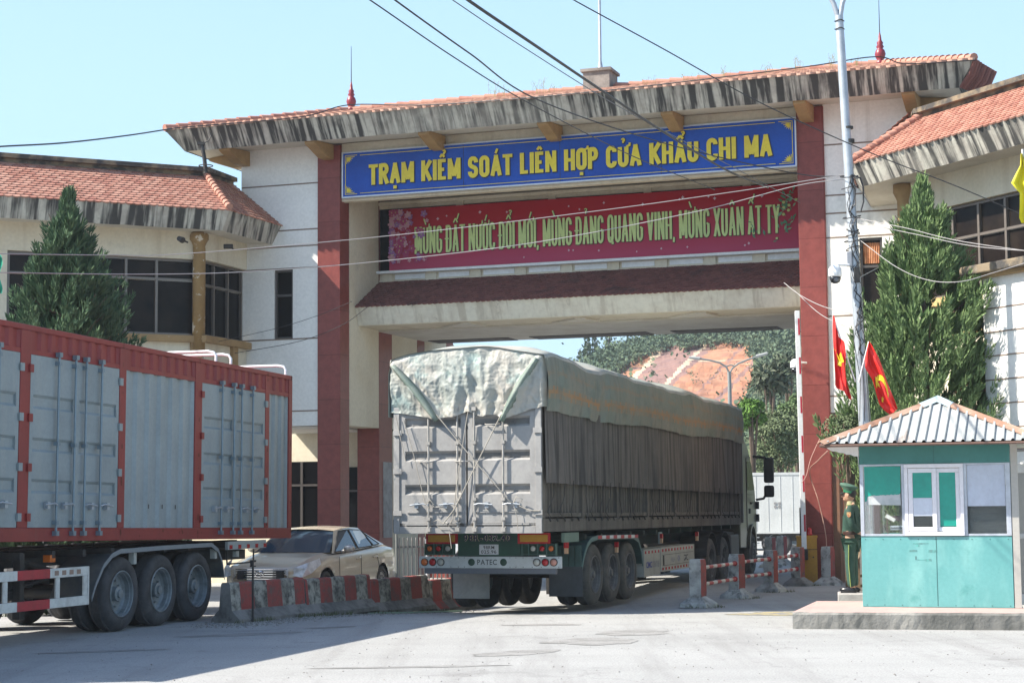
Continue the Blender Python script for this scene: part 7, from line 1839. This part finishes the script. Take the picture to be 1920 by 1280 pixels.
def antenna():
    t = T('roof_floodlight', 'dark ring-footed antenna mast standing under the left gatehouse eave', 'antenna', Matrix.Translation(at(386, 322, 39.2)))
    D_ = 39.2; mb = MB(); mb.tube([at(386, 325, D_), at(383, 295, D_), at(378, 270, D_)], .045, 8); mb.box(*[c for pr in [(at(370, 270, D_).x, at(384, 270, D_).x), (D_-.05, D_+.05), (at(370, 272, D_).z, at(370, 267, D_).z)] for c in pr]); mb.build('stem', CHAS, t)
    c = at(386, 311, D_); mb = MB(); mb.tube([c+Vector((.15*math.cos(a), .15*math.sin(a), 0)) for a in [k*2*math.pi/20 for k in range(21)]], .012, 5)
    mb.build('ring', CHAS, t)
    mb = MB(); mb.tube([at(383, 268, D_), at(391, 264, D_), at(396, 255, D_), at(393, 247, D_)], .014, 5); mb.build('cable', CHAS, t)
    for dx in (-8, 2, 12):
        mb = MB(); mb.tube([at(386, 312, D_), at(389+dx, 326, D_)], .008, 4); mb.build('stay', CHAS, t)
antenna()
for k, (px, py, D_) in enumerate(((342, 450, 39.0), (428, 462, 40.2))):  # both housings are wall cameras, not lamps
    t = T('wall_camera', ('small round camera left of the tan corner column', 'small black camera right of the tan corner column')[k], 'fixture', Matrix.Translation(at(px, py, D_)))
    mb = MB(); c = at(px, py, D_); mb.cyl(c, c+Vector((-.03, -.22, 0)), .07, .055, 12) if k == 0 else mb.tube([c-Vector((.1, 0, 0)), c+Vector((.1, 0, 0))], .055, 10); mb.build('housing', CHAS, t)
    mb = MB(); mb.cyl(c, c+Vector((.05, .35, 0)), .02, .02, 6); mb.build('bracket', CHAS, t)

# ================================================================== cables
def cable(pts, label, r=.012, mt=CABLE, n=14, name='overhead_cable'):
    W_ = [at(*p) for p in pts]; out = []
    # Catmull-Rom through the points
    Q = [W_[0]*2-W_[1]]+W_+[W_[-1]*2-W_[-2]]
    for i in range(1, len(Q)-2):
        for k in range(n):
            t_ = k/n; a, b, c, d = Q[i-1], Q[i], Q[i+1], Q[i+2]
            out.append(.5*((2*b)+(c-a)*t_+(2*a-5*b+4*c-d)*t_*t_+(3*b-a-3*c+d)*t_**3))
    out.append(W_[-1]); mb = MB(); mb.tube(out, r, 5); tag(mb.build(name, mt), label, 'cable', 'overhead cables')
cable([(600, -60, 17), (693, 0, 18), (850, 107, 21), (985, 190, 24), (1180, 290, 28), (1340, 356, 31.5)], 'thin cable entering the top edge farthest left, down across the blue sign', .008)
cable([(650, -70, 17), (740, 0, 18), (880, 100, 21), (1010, 188, 24), (1250, 270, 28), (1495, 326, 30), (1590, 330, 29.5)], 'second cable from the left at the top edge, sagging to the street pole', .010)
cable([(760, -60, 17), (848, 0, 18), (980, 88, 20), (1160, 200, 24), (1330, 290, 28), (1500, 380, 32)], 'faint cable just left of the thick one at the top edge', .006, pm('cable_grey', (.14, .14, .14)))
cable([(800, -60, 15), (877, 0, 16), (1010, 90, 18), (1165, 195, 22), (1240, 245, 24), (1360, 318, 28), (1440, 352, 31)], 'thickest black cable crossing the gate roof and blue sign', .016)
cable([(1000, -45, 20), (1075, 0, 21), (1240, 90, 22), (1430, 195, 23.5), (1640, 290, 25), (1800, 352, 26), (1980, 430, 27)], 'single cable crossing behind the street pole to the right edge', .008)
cable([(-60, 281, 27), (0, 275, 28), (120, 268, 30), (240, 254, 33), (330, 240, 36)], 'black cable from the left edge to the left roof corner', .014)
cable([(330, 240, 36), (560, 220, 37.5), (655, 197, 38.5), (800, 197, 38), (1000, 183, 36.5), (1200, 163, 35.5), (1500, 127, 34.5), (1640, 107, 35), (1700, 120, 35), (1830, 113, 35)], 'twisted cable running along the gatehouse ridge between the finials', .012)
cable([(-60, 476, 24), (0, 476, 25), (200, 478, 27), (340, 476, 28), (720, 443, 29), (1100, 398, 29.3), (1360, 362, 29.4), (1590, 327, 29.5)], 'upper pale cable across the red banner to the street pole', .0065, CABLEW)
cable([(-60, 511, 24), (0, 511, 25), (250, 514, 27), (450, 510, 28), (700, 491, 29), (1000, 455, 29.3), (1300, 398, 29.4), (1495, 348, 29.5), (1590, 336, 29.5)], 'lower pale cable across the red banner to the street pole', .007, CABLEW)
cable([(1600, 408, 29.5), (1700, 428, 28.5), (1800, 452, 27.5), (1980, 478, 26)], 'upper pale cable from the street pole past the cypress top', .0055, CABLEW)
cable([(1600, 415, 29.5), (1720, 440, 28.5), (1830, 462, 27.5), (1980, 474, 26)], 'lower pale cable from the street pole past the cypress top', .0055, CABLEW)
cable([(1612, 450, 29.4), (1680, 500, 28.8), (1740, 525, 28.4), (1800, 528, 28), (1860, 512, 28), (1925, 492, 28)], 'slack cable drooping in front of the right cypress', .006, CABLEW)
cable([(1612, 520, 29.5), (1660, 495, 32), (1690, 480, 34)], 'short pale cable from the street pole up to the right wall', .007, CABLEW)
cable([(1470, 530, 36), (1500, 553, 34), (1545, 575, 31), (1605, 590, 29.5)], 'white cable from the right column down to the street pole', .008, CABLEW)
cable([(1490, 545, 36), (1540, 590, 33), (1610, 622, 29.5)], 'second white cable slanting from the right column to the pole', .007, CABLEW)
cable([(410, 640, 40), (520, 615, 40), (600, 590, 40), (660, 565, 38.5)], 'dark cable across the left white wall, upper one', .006)
cable([(440, 662, 40), (560, 640, 40), (640, 610, 39), (690, 575, 37)], 'dark cable across the left white wall, lower one', .007)
cable([(1530, 855, 36.8), (1548, 828, 30), (1580, 800, 28), (1560, 840, 30)], 'pale cord looped over the left eave of the booth', .008, CABLEW) if 0 else None
cable([(1552, 845, 27.5), (1535, 862, 32), (1518, 885, 36.5), (1535, 940, 36.9), (1548, 1000, 36.9), (1550, 1040, 36.9)], 'thin cord from the booth eave down the right column', .010, pm('cord_brownish', (.42, .24, .18)))
cable([(1503, 905, 36.9), (1512, 890, 36.9), (1522, 855, 36.9), (1548, 800, 36.9)], 'thin cord hanging up the face of the right column', .007, pm('cord_pinkish', (.50, .30, .25)))

# ================================================================== vegetation
def leafmesh(name, V, F_, mt, parent=None, rm=None, kind=None):
    me = bpy.data.meshes.new(name); me.from_pydata(V, [], F_); me.materials.append(mt); me.update()
    o = bpy.data.objects.new(name, me); COL.objects.link(o)
    if parent is not None: o.parent = parent; o.matrix_parent_inverse = parent.matrix_world.inverted()
    if kind: o['kind'] = kind
    return o
def leafmat(name, a, b, c):
    m_ = pm(name, a, b, 1.6, .38, .62, island=c, rough=.8, spec=.12, fine=0)
    return m_
def cypress(base, H, Rm, lab, seed, mt, nt=420, lean=.35, prof=None, blades=64, name='cypress_tree', bk=1.0):
    t = T(name, lab, 'tree', Matrix.Translation(base)); g = random.Random(seed); base = Vector(base)
    mb = MB(); mb.tube([base, base+Vector((.05, 0, H*.5)), base+Vector((.02, 0, H*.85))], [.016*H, .009*H, .0015*H], 10)
    for k in range(26):
        h = g.uniform(.12, .85); a = g.uniform(0, 6.28); r = prof(h)*Rm*.8; p = base+Vector((.05*h, 0, H*h)); mb.tube([p, p+Vector((r*.5*math.cos(a), r*.5*math.sin(a), .15)), p+Vector((r*math.cos(a), r*math.sin(a), .55))], [.03, .02, .006], 5)
    mb.build('trunk', pm('bark', (.12, .085, .06), rough=.9), t)
    V, F_ = [], []
    for k in range(nt):
        h = g.random()**1.2; a = g.uniform(0, 6.28); lump = 1+.42*noise.noise(Vector((math.cos(a)*1.6, math.sin(a)*1.6, h*5+seed)))+.40*noise.noise(Vector((math.cos(a)*3.3, math.sin(a)*3.3, h*12+seed)))
        rq = g.uniform(.10, 1.0); r = prof(h)*Rm*lump*math.sqrt(rq); bs = 1.9 if rq < .5 else 1.15; L = g.uniform(.34, .78)*(1-.5*h)*(H/7.5)*1.15; w = L*g.uniform(.14, .22)
        p = base+Vector((r*math.cos(a), r*math.sin(a), H*h*.93-.25*L))
        d = Vector((math.cos(a)*.55+lean*g.uniform(.2, 1.0), math.sin(a)*.55, 1.1)).normalized()
        if h > .93: d = Vector((.1, 0, 1)).normalized()
        sd_ = d.cross(Vector((0, 0, 1))).normalized(); up = sd_.cross(d)
        for b in range(blades):
            f_ = g.random(); rr = w*math.sin(math.pi*min(1, f_*.9+.08))**.8*g.uniform(.3, 1.0); q = g.uniform(0, 6.28)
            rad = sd_*math.cos(q)+up*math.sin(q); c = p+d*(L*f_)+rad*rr+Vector((lean*.25*L*f_*f_, 0, 0))
            bd = (d*1.5+rad*.7+Vector((g.uniform(-.3, .3), g.uniform(-.3, .3), g.uniform(-.1, .4)))).normalized(); bl = g.uniform(.045, .085)*(H/7.5)*bs*bk
            bw = bd.cross(Vector((g.uniform(-1, 1), g.uniform(-1, 1), g.uniform(-1, 1)))).normalized()*bl*.17
            i = len(V); V += [c-bw, c+bw, c+bd*bl+bw*.4, c+bd*bl*1.25-bw*.3]; F_.append((i, i+1, i+2, i+3))
    leafmesh('foliage', V, F_, mt, t)
CYA = leafmat('cypress_green', (.085, .145, .055), (.14, .205, .08), (.20, .28, .12))
CYB = leafmat('cypress_dark_green', (.045, .095, .055), (.075, .13, .068), (.11, .17, .085))
def PR3(h, T_=((0, .75), (.12, 1.0), (.30, 1.04), (.48, .96), (.60, .80), (.72, .55), (.80, .36), (.86, .24), (.93, .13), (1.0, .01))):
    for (a, b), (c, d) in zip(T_, T_[1:]):
        if h <= c: return b+(d-b)*(h-a)/(c-a)
    return .01
PR4 = lambda h: PR3(h) if h > .42 else (.45+h*1.2 if h > .2 else .3)
cypress((-8.1, 32.6, -.1), 7.75, 1.70, 'tall dark cypress behind the red container at left', 3, CYB, 1350, .30, PR3, 80)
cypress((7.12, 31.3, 0), 7.5, 1.68, 'tall bright green cypress behind the booth', 8, CYA, 1300, .36, PR4, 80)
cypress((8.80, 32.4, 0), 4.35, .35, 'small bright cypress against the white stair block', 21, leafmat('cypress_lime', (.07, .14, .04), (.11, .19, .05), (.15, .24, .08)), 90, .1, lambda h: (1-h)**.45, 60)
def bush(c, rad, lab, seed, mt, nl=5200, ls=.07, flat=.85, name='bush', cat='bush', group=None, trunk=True, long=1.0):
    c = Vector(c); t = T(name, lab, cat, Matrix.Translation((c.x, c.y, 0)), group); g = random.Random(seed)
    if trunk:
        mb = MB(); mb.tube([(c.x, c.y, 0), (c.x+.05, c.y, c.z*.6), (c.x, c.y, c.z)], [.05*rad+.04, .04*rad+.03, .02], 8)
        for k in range(7):
            a = g.uniform(0, 6.28); mb.tube([(c.x, c.y, c.z*.5), (c.x+rad*.3*math.cos(a), c.y+rad*.3*math.sin(a), c.z), (c.x+rad*.6*math.cos(a), c.y+rad*.6*math.sin(a), c.z+rad*.5)], [.04, .03, .01], 5)
        mb.build('trunk', pm('bark', (.12, .085, .06)), t)
    V, F_ = [], []; lumps = []
    for k in range(16):
        a = g.uniform(0, 6.28); e = g.uniform(-.5, 1.4); q = g.uniform(.35, .72); lumps.append((c+Vector((rad*q*math.cos(a)*math.cos(e), rad*q*math.sin(a)*math.cos(e), rad*flat*q*math.sin(e))), rad*g.uniform(.28, .5)))
    for k in range(nl):
        o, r = g.choice(lumps); d = Vector((g.gauss(0, 1), g.gauss(0, 1), g.gauss(0, 1)+.3)).normalized(); p = o+d*r*g.uniform(.7, 1.06)
        n = (d+Vector((g.uniform(-.8, .8), g.uniform(-.8, .8), g.uniform(-.5, .9)))).normalized(); s_ = n.cross(Vector((g.uniform(-1, 1), g.uniform(-1, 1), g.uniform(-1, 1)))).normalized(); u = n.cross(s_); l = ls*g.uniform(.6, 1.3)
        i = len(V); V += [p, p+s_*l*.5+u*l*.32*1, p+s_*l*long, p+s_*l*.5-u*l*.32]; F_.append((i, i+1, i+2, i+3))
    leafmesh('foliage', V, F_, mt, t)
BG = leafmat('bush_grey_green', (.075, .11, .055), (.11, .145, .07), (.15, .18, .10)); BB = leafmat('bush_bright', (.06, .13, .025), (.09, .17, .035), (.12, .22, .05)); BD = leafmat('leaf_dark', (.045, .07, .04), (.06, .085, .05), (.12, .13, .09))
bush((5.80, 31.4, 2.75), .50, 'rounded grey green bush between the right column and the street pole', 31, BG, 5200, .05, trunk=True)
bush(at(1462, 838, 60), 1.55, 'broad grey green tree beyond the gateway, above the white lorry', 41, BG, 9000, .10, 1.0, 'broadleaf_tree', 'tree')
bush(at(1410, 785, 58), .62, 'bright green young tree right at the tarpaulin truck front', 42, BB, 3600, .10, 1.15, 'broadleaf_tree', 'tree')
bush(at(1495, 790, 66), 1.1, 'green tree behind the raised boom, beyond the gateway', 43, leafmat('leaf_mid', (.06, .10, .04), (.08, .13, .05), (.12, .17, .07)), 5200, .12, 1.1, 'broadleaf_tree', 'tree')
bush(at(1443, 715, 76), .80, 'dark long leaved tree against the orange landslide', 44, BD, 1700, .26, .8, 'broadleaf_tree', 'tree', long=1.6)
bush(at(1478, 692, 80), .62, 'second dark long leaved tree, higher beside the landslide edge', 45, BD, 1000, .26, .8, 'broadleaf_tree', 'tree', long=1.6)
bush(at(838, 672, 52), .45, 'dark tree glimpsed through the gap left of the tarpaulin', 46, BD, 900, .12, 1.2, 'broadleaf_tree', 'tree')

# ================================================================== hill with the landslide
def hill():
    ridge = [(-120, 4), (-40, 7), (-10, 10), (2, 11), (6.7, 15.6), (8.4, 16.8), (11.7, 18.0), (15, 18.8), (19, 19.3), (24.6, 19.6), (30, 20.3), (40, 22), (70, 27), (160, 24)]
    slide = [(1150, 700), (1172, 684), (1205, 664), (1232, 656), (1262, 641), (1288, 652), (1312, 645), (1350, 639), (1392, 641), (1406, 656), (1412, 690), (1422, 705), (1400, 735), (1375, 768), (1330, 800), (1200, 800), (1150, 760)]
    Y0, Y1 = 100., 190.
    def rz(x):
        for (a, b), (c, d) in zip(ridge, ridge[1:]):
            if x <= c: return b+(d-b)*(x-a)/(c-a)
        return 24
    def inside(px, py):
        c = False; n = len(slide)
        for i in range(n):
            (x1, y1), (x2, y2) = slide[i], slide[i-1]
            if (y1 > py) != (y2 > py) and px < (x2-x1)*(py-y1)/(y2-y1)+x1: c = not c
        return c
    def pix(p):
        v = p-Vector((0, 0, 1.7)); z = v.dot(_F); return 960+3400*v.dot(_R)/z, 640-3400*v.dot(_V)/z
    def hz(x, y):
        f_ = (y-Y0)/(Y1-Y0); xr = x*190/y
        z = rz(xr)*max(0, f_)**.85 if f_ <= 1 else rz(xr)*(1-.2*(f_-1))
        return z+.5*noise.noise(Vector((x*.08, y*.08, 3)))+.25*noise.noise(Vector((x*.3, y*.3, 8)))
    xs = [-300, -150, -80, -40, -20, -8]+[0+i*.22 for i in range(175)]+[42, 50, 70, 110, 200, 400]; ys = [100+i*.6 for i in range(161)]+[205, 240, 320]
    mb = MB(); V = []; M_ = []
    for y in ys:
        row = []; mr = []
        for x in xs:
            x_ = x*y/190 if y < 190 else x
            p = Vector((x_, y, hz(x_, y))); px, py = pix(p); s_ = inside(px+6*noise.noise(Vector((px*.05, py*.05, 1))), py+6*noise.noise(Vector((px*.05, py*.05, 7))))
            if s_:
                u = (px+py*1.0)*.02      # gullies run down to the lower left
                g1 = noise.noise(Vector((u*1.2, 2, 2))); p = p+Vector((0, .6+.9*g1+.35*noise.noise(Vector((px*.06, py*.06, 5)))+.15*noise.noise(Vector((px*.2, py*.2, 5))), -.35+.25*g1))
            row.append(mb.v(p)); mr.append(s_)
        V.append(row); M_.append(mr)
    for j in range(len(ys)-1):
        for i in range(len(xs)-1):
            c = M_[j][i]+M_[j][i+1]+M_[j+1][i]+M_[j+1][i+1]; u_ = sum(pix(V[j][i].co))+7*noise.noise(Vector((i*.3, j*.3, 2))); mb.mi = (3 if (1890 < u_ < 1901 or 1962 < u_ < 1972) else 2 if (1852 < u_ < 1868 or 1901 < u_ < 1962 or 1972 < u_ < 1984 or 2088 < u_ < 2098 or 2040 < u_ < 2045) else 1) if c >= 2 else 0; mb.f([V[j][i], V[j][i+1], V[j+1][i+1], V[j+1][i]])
    UG = pm('hill_undergrowth', (.075, .10, .045), (.11, .14, .06), .5, rough=.95, bump=.5, bsc=2)
    SL = pm('landslide_earth', (.34, .145, .075), (.38, .185, .105), .35, .4, .6, rough=.95, bump=.6, bsc=1.5, spot=((.26, .12, .085), .22, .52, .64, .8), fine=.18)
    # pale and dark bands of strata that lie obliquely across the scar
    nt = SL.node_tree; N = nt.nodes; Lk = nt.links; P = N['Principled BSDF']; src = P.inputs['Base Color'].links[0].from_socket
    tc = N.new('ShaderNodeTexCoord')
    def strata(sc, th, col, src, seed):
        mp = N.new('ShaderNodeMapping'); mp.inputs['Rotation'].default_value = (0, R(42), 0); mp.inputs['Location'].default_value = (seed, 0, seed); mp.inputs['Scale'].default_value = (.03, .0, sc); Lk.new(tc.outputs['Object'], mp.inputs[0])
        nz_ = N.new('ShaderNodeTexNoise'); nz_.inputs['Scale'].default_value = 1; nz_.inputs['Detail'].default_value = 5; nz_.inputs['Roughness'].default_value = .55; Lk.new(mp.outputs[0], nz_.inputs['Vector'])
        mr = N.new('ShaderNodeMapRange'); mr.inputs[1].default_value = th; mr.inputs[2].default_value = th+.04; mr.inputs[4].default_value = .85; Lk.new(nz_.outputs[0], mr.inputs[0])
        mx = N.new('ShaderNodeMix'); mx.data_type = 'RGBA'; Lk.new(mr.outputs[0], mx.inputs[0]); Lk.new(src, mx.inputs[6]); mx.inputs[7].default_value = (*col, 1); return mx.outputs[2]
    c = strata(.55, .58, (.17, .11, .10), src, 3.1); c = strata(.9, .64, (.55, .42, .28), c, 9.7); Lk.new(c, P.inputs['Base Color'])
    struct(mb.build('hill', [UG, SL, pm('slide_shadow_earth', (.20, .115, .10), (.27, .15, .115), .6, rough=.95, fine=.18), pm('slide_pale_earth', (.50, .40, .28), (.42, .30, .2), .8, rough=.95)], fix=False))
    # scrub and small trees that cover the slope: reads as one mass
    g = random.Random(77); Vv, Ff = [], []
    k = 0
    while k < 8200:
        y = g.uniform(112, 196); xr = g.uniform(3, 34) if k < 6500 else g.uniform(-25, 60); x = xr*y/190; p = Vector((x, y, hz(x, y))); px, py = pix(p)
        if k < 6500 and (px > 1560 or px < 1060 or py > 830): k += 1; continue
        if inside(px, py-4) and g.random() > .012: k += 1; continue
        k += 1; s_ = g.uniform(.22, .62)*(y/170)*(1 if k < 6500 else 2.4); tall = 1.0 if g.random() < .7 else 1.9
        light = g.random()
        for b in range(20):
            d = Vector((g.gauss(0, .5), g.gauss(0, .5), abs(g.gauss(0, .55))*tall)); q = p+d*s_; l = g.uniform(.09, .22)*(1 if k < 6500 else 2.2)
            a = Vector((g.uniform(-1, 1), g.uniform(-1, 1), g.uniform(-.6, .6))).normalized()*l; c_ = a.cross(Vector((g.uniform(-1, 1), g.uniform(-1, 1), g.uniform(-1, 1)))).normalized()*l*.5
            i = len(Vv); Vv += [q, q+a*.5+c_, q+a, q+a*.5-c_]; Ff.append((i, i+1, i+2, i+3))
    leafmesh('hill_scrub', Vv, Ff, leafmat('scrub_green', (.10, .145, .09), (.15, .19, .11), (.065, .10, .07)), kind='stuff')
    for k, (px, h, lb) in enumerate(((1087, 1.5, 'leftmost on the ridge'), (1101, 2.6, 'tallest at the left end of the ridge'), (1116, 2.0, 'third from the left on the ridge'), (1142, 1.9, 'fourth from the left on the ridge'), (1205, 2.2, 'above the left part of the landslide'), (1262, 1.8, 'above the middle of the landslide'))):
        x = (px-960)/17.9; p = Vector((x, 190, hz(x, 190)-.4)); cypress(p, h*1.5, .7, 'small dark conifer on the hill, %s' % lb, 50+k, CYB, 90, .05, lambda h_: (1-h_)**.9, 40, 'conifer_tree', 3.2)
hill()

def street_lamp():
    D_ = 70; t = T('street_lamp', 'double armed grey street lamp standing beyond the gateway before the landslide', 'street lamp', Matrix.Translation((8.45, 70, 0)))
    b = at(1369, 800, D_); mb = MB(); mb.tube([(b.x, D_, 0), b, at(1368, 720, D_), at(1367, 697, D_)], [.10, .085, .075, .07], 10); mb.build('pole', pm('lamp_grey', (.20, .21, .20), rough=.6), t)
    for pts, hd in (([(1367, 700), (1362, 688), (1350, 680), (1330, 675), (1310, 672)], [(1312, 672), (1292, 670)]), ([(1368, 700), (1373, 690), (1385, 681), (1402, 674), (1420, 668)], [(1418, 668), (1439, 662)])):
        mb = MB(); mb.tube([at(*p, D_) for p in pts], .036, 8); mb.build('arm', pm('lamp_grey', (.20, .21, .20), rough=.6), t)
        mb = MB(); mb.tube([at(*p, D_) for p in hd], [.07, .05], 8); mb.build('lamp_head', pm('lamp_head_pale', (.36, .36, .34), rough=.4), t)
    mb = MB(); mb.tube([at(1361, 687, D_), at(1370, 684, D_), at(1378, 686, D_)], .03, 6); mb.build('brace', pm('lamp_grey', (.20, .21, .20), rough=.6), t)
street_lamp()
def folding_gate():
    fr = frame((-1.65, 35.4, -.2), 70); t = T('folding_gate', 'folded steel bar gate between the inner column and the tarpaulin truck', 'gate', fr)
    for k in range(14):
        mb = MB(fr); mb.box(-.60+k*.085, -.585+k*.085+.008, 0, .03, .05, 1.25); mb.build('bar', pm('gate_steel', (.42, .40, .38), rough=.4, metal=.4), t)
    mb = MB(fr); mb.box(-.62, .56, .031, .05, .12, .16); mb.box(-.62, .56, .031, .05, 1.05, 1.09); mb.build('rail', pm('lamp_grey', (.20, .21, .20), rough=.6), t)
    mb = MB(fr); mb.box(-.66, -.63, -.01, .04, 0, 1.5); mb.build('post', pm('lamp_grey', (.20, .21, .20), rough=.6), t)
folding_gate()

# ---------------------------------------------------------------- thin haze over the whole place
def haze():
    mb = MB(); mb.box(-640, 640, -70, 1540, -1.3, 42)
    m_ = bpy.data.materials.new('haze_air'); m_.use_nodes = True; nt = m_.node_tree; nt.nodes.remove(nt.nodes['Principled BSDF'])
    v = nt.nodes.new('ShaderNodeVolumePrincipled'); v.inputs['Color'].default_value = (.86, .93, 1.0, 1); v.inputs['Density'].default_value = .0004; v.inputs['Anisotropy'].default_value = .0
    nt.links.new(v.outputs[0], nt.nodes['Material Output'].inputs['Volume']); o = mb.build('haze', m_); o['kind'] = 'stuff'
haze()
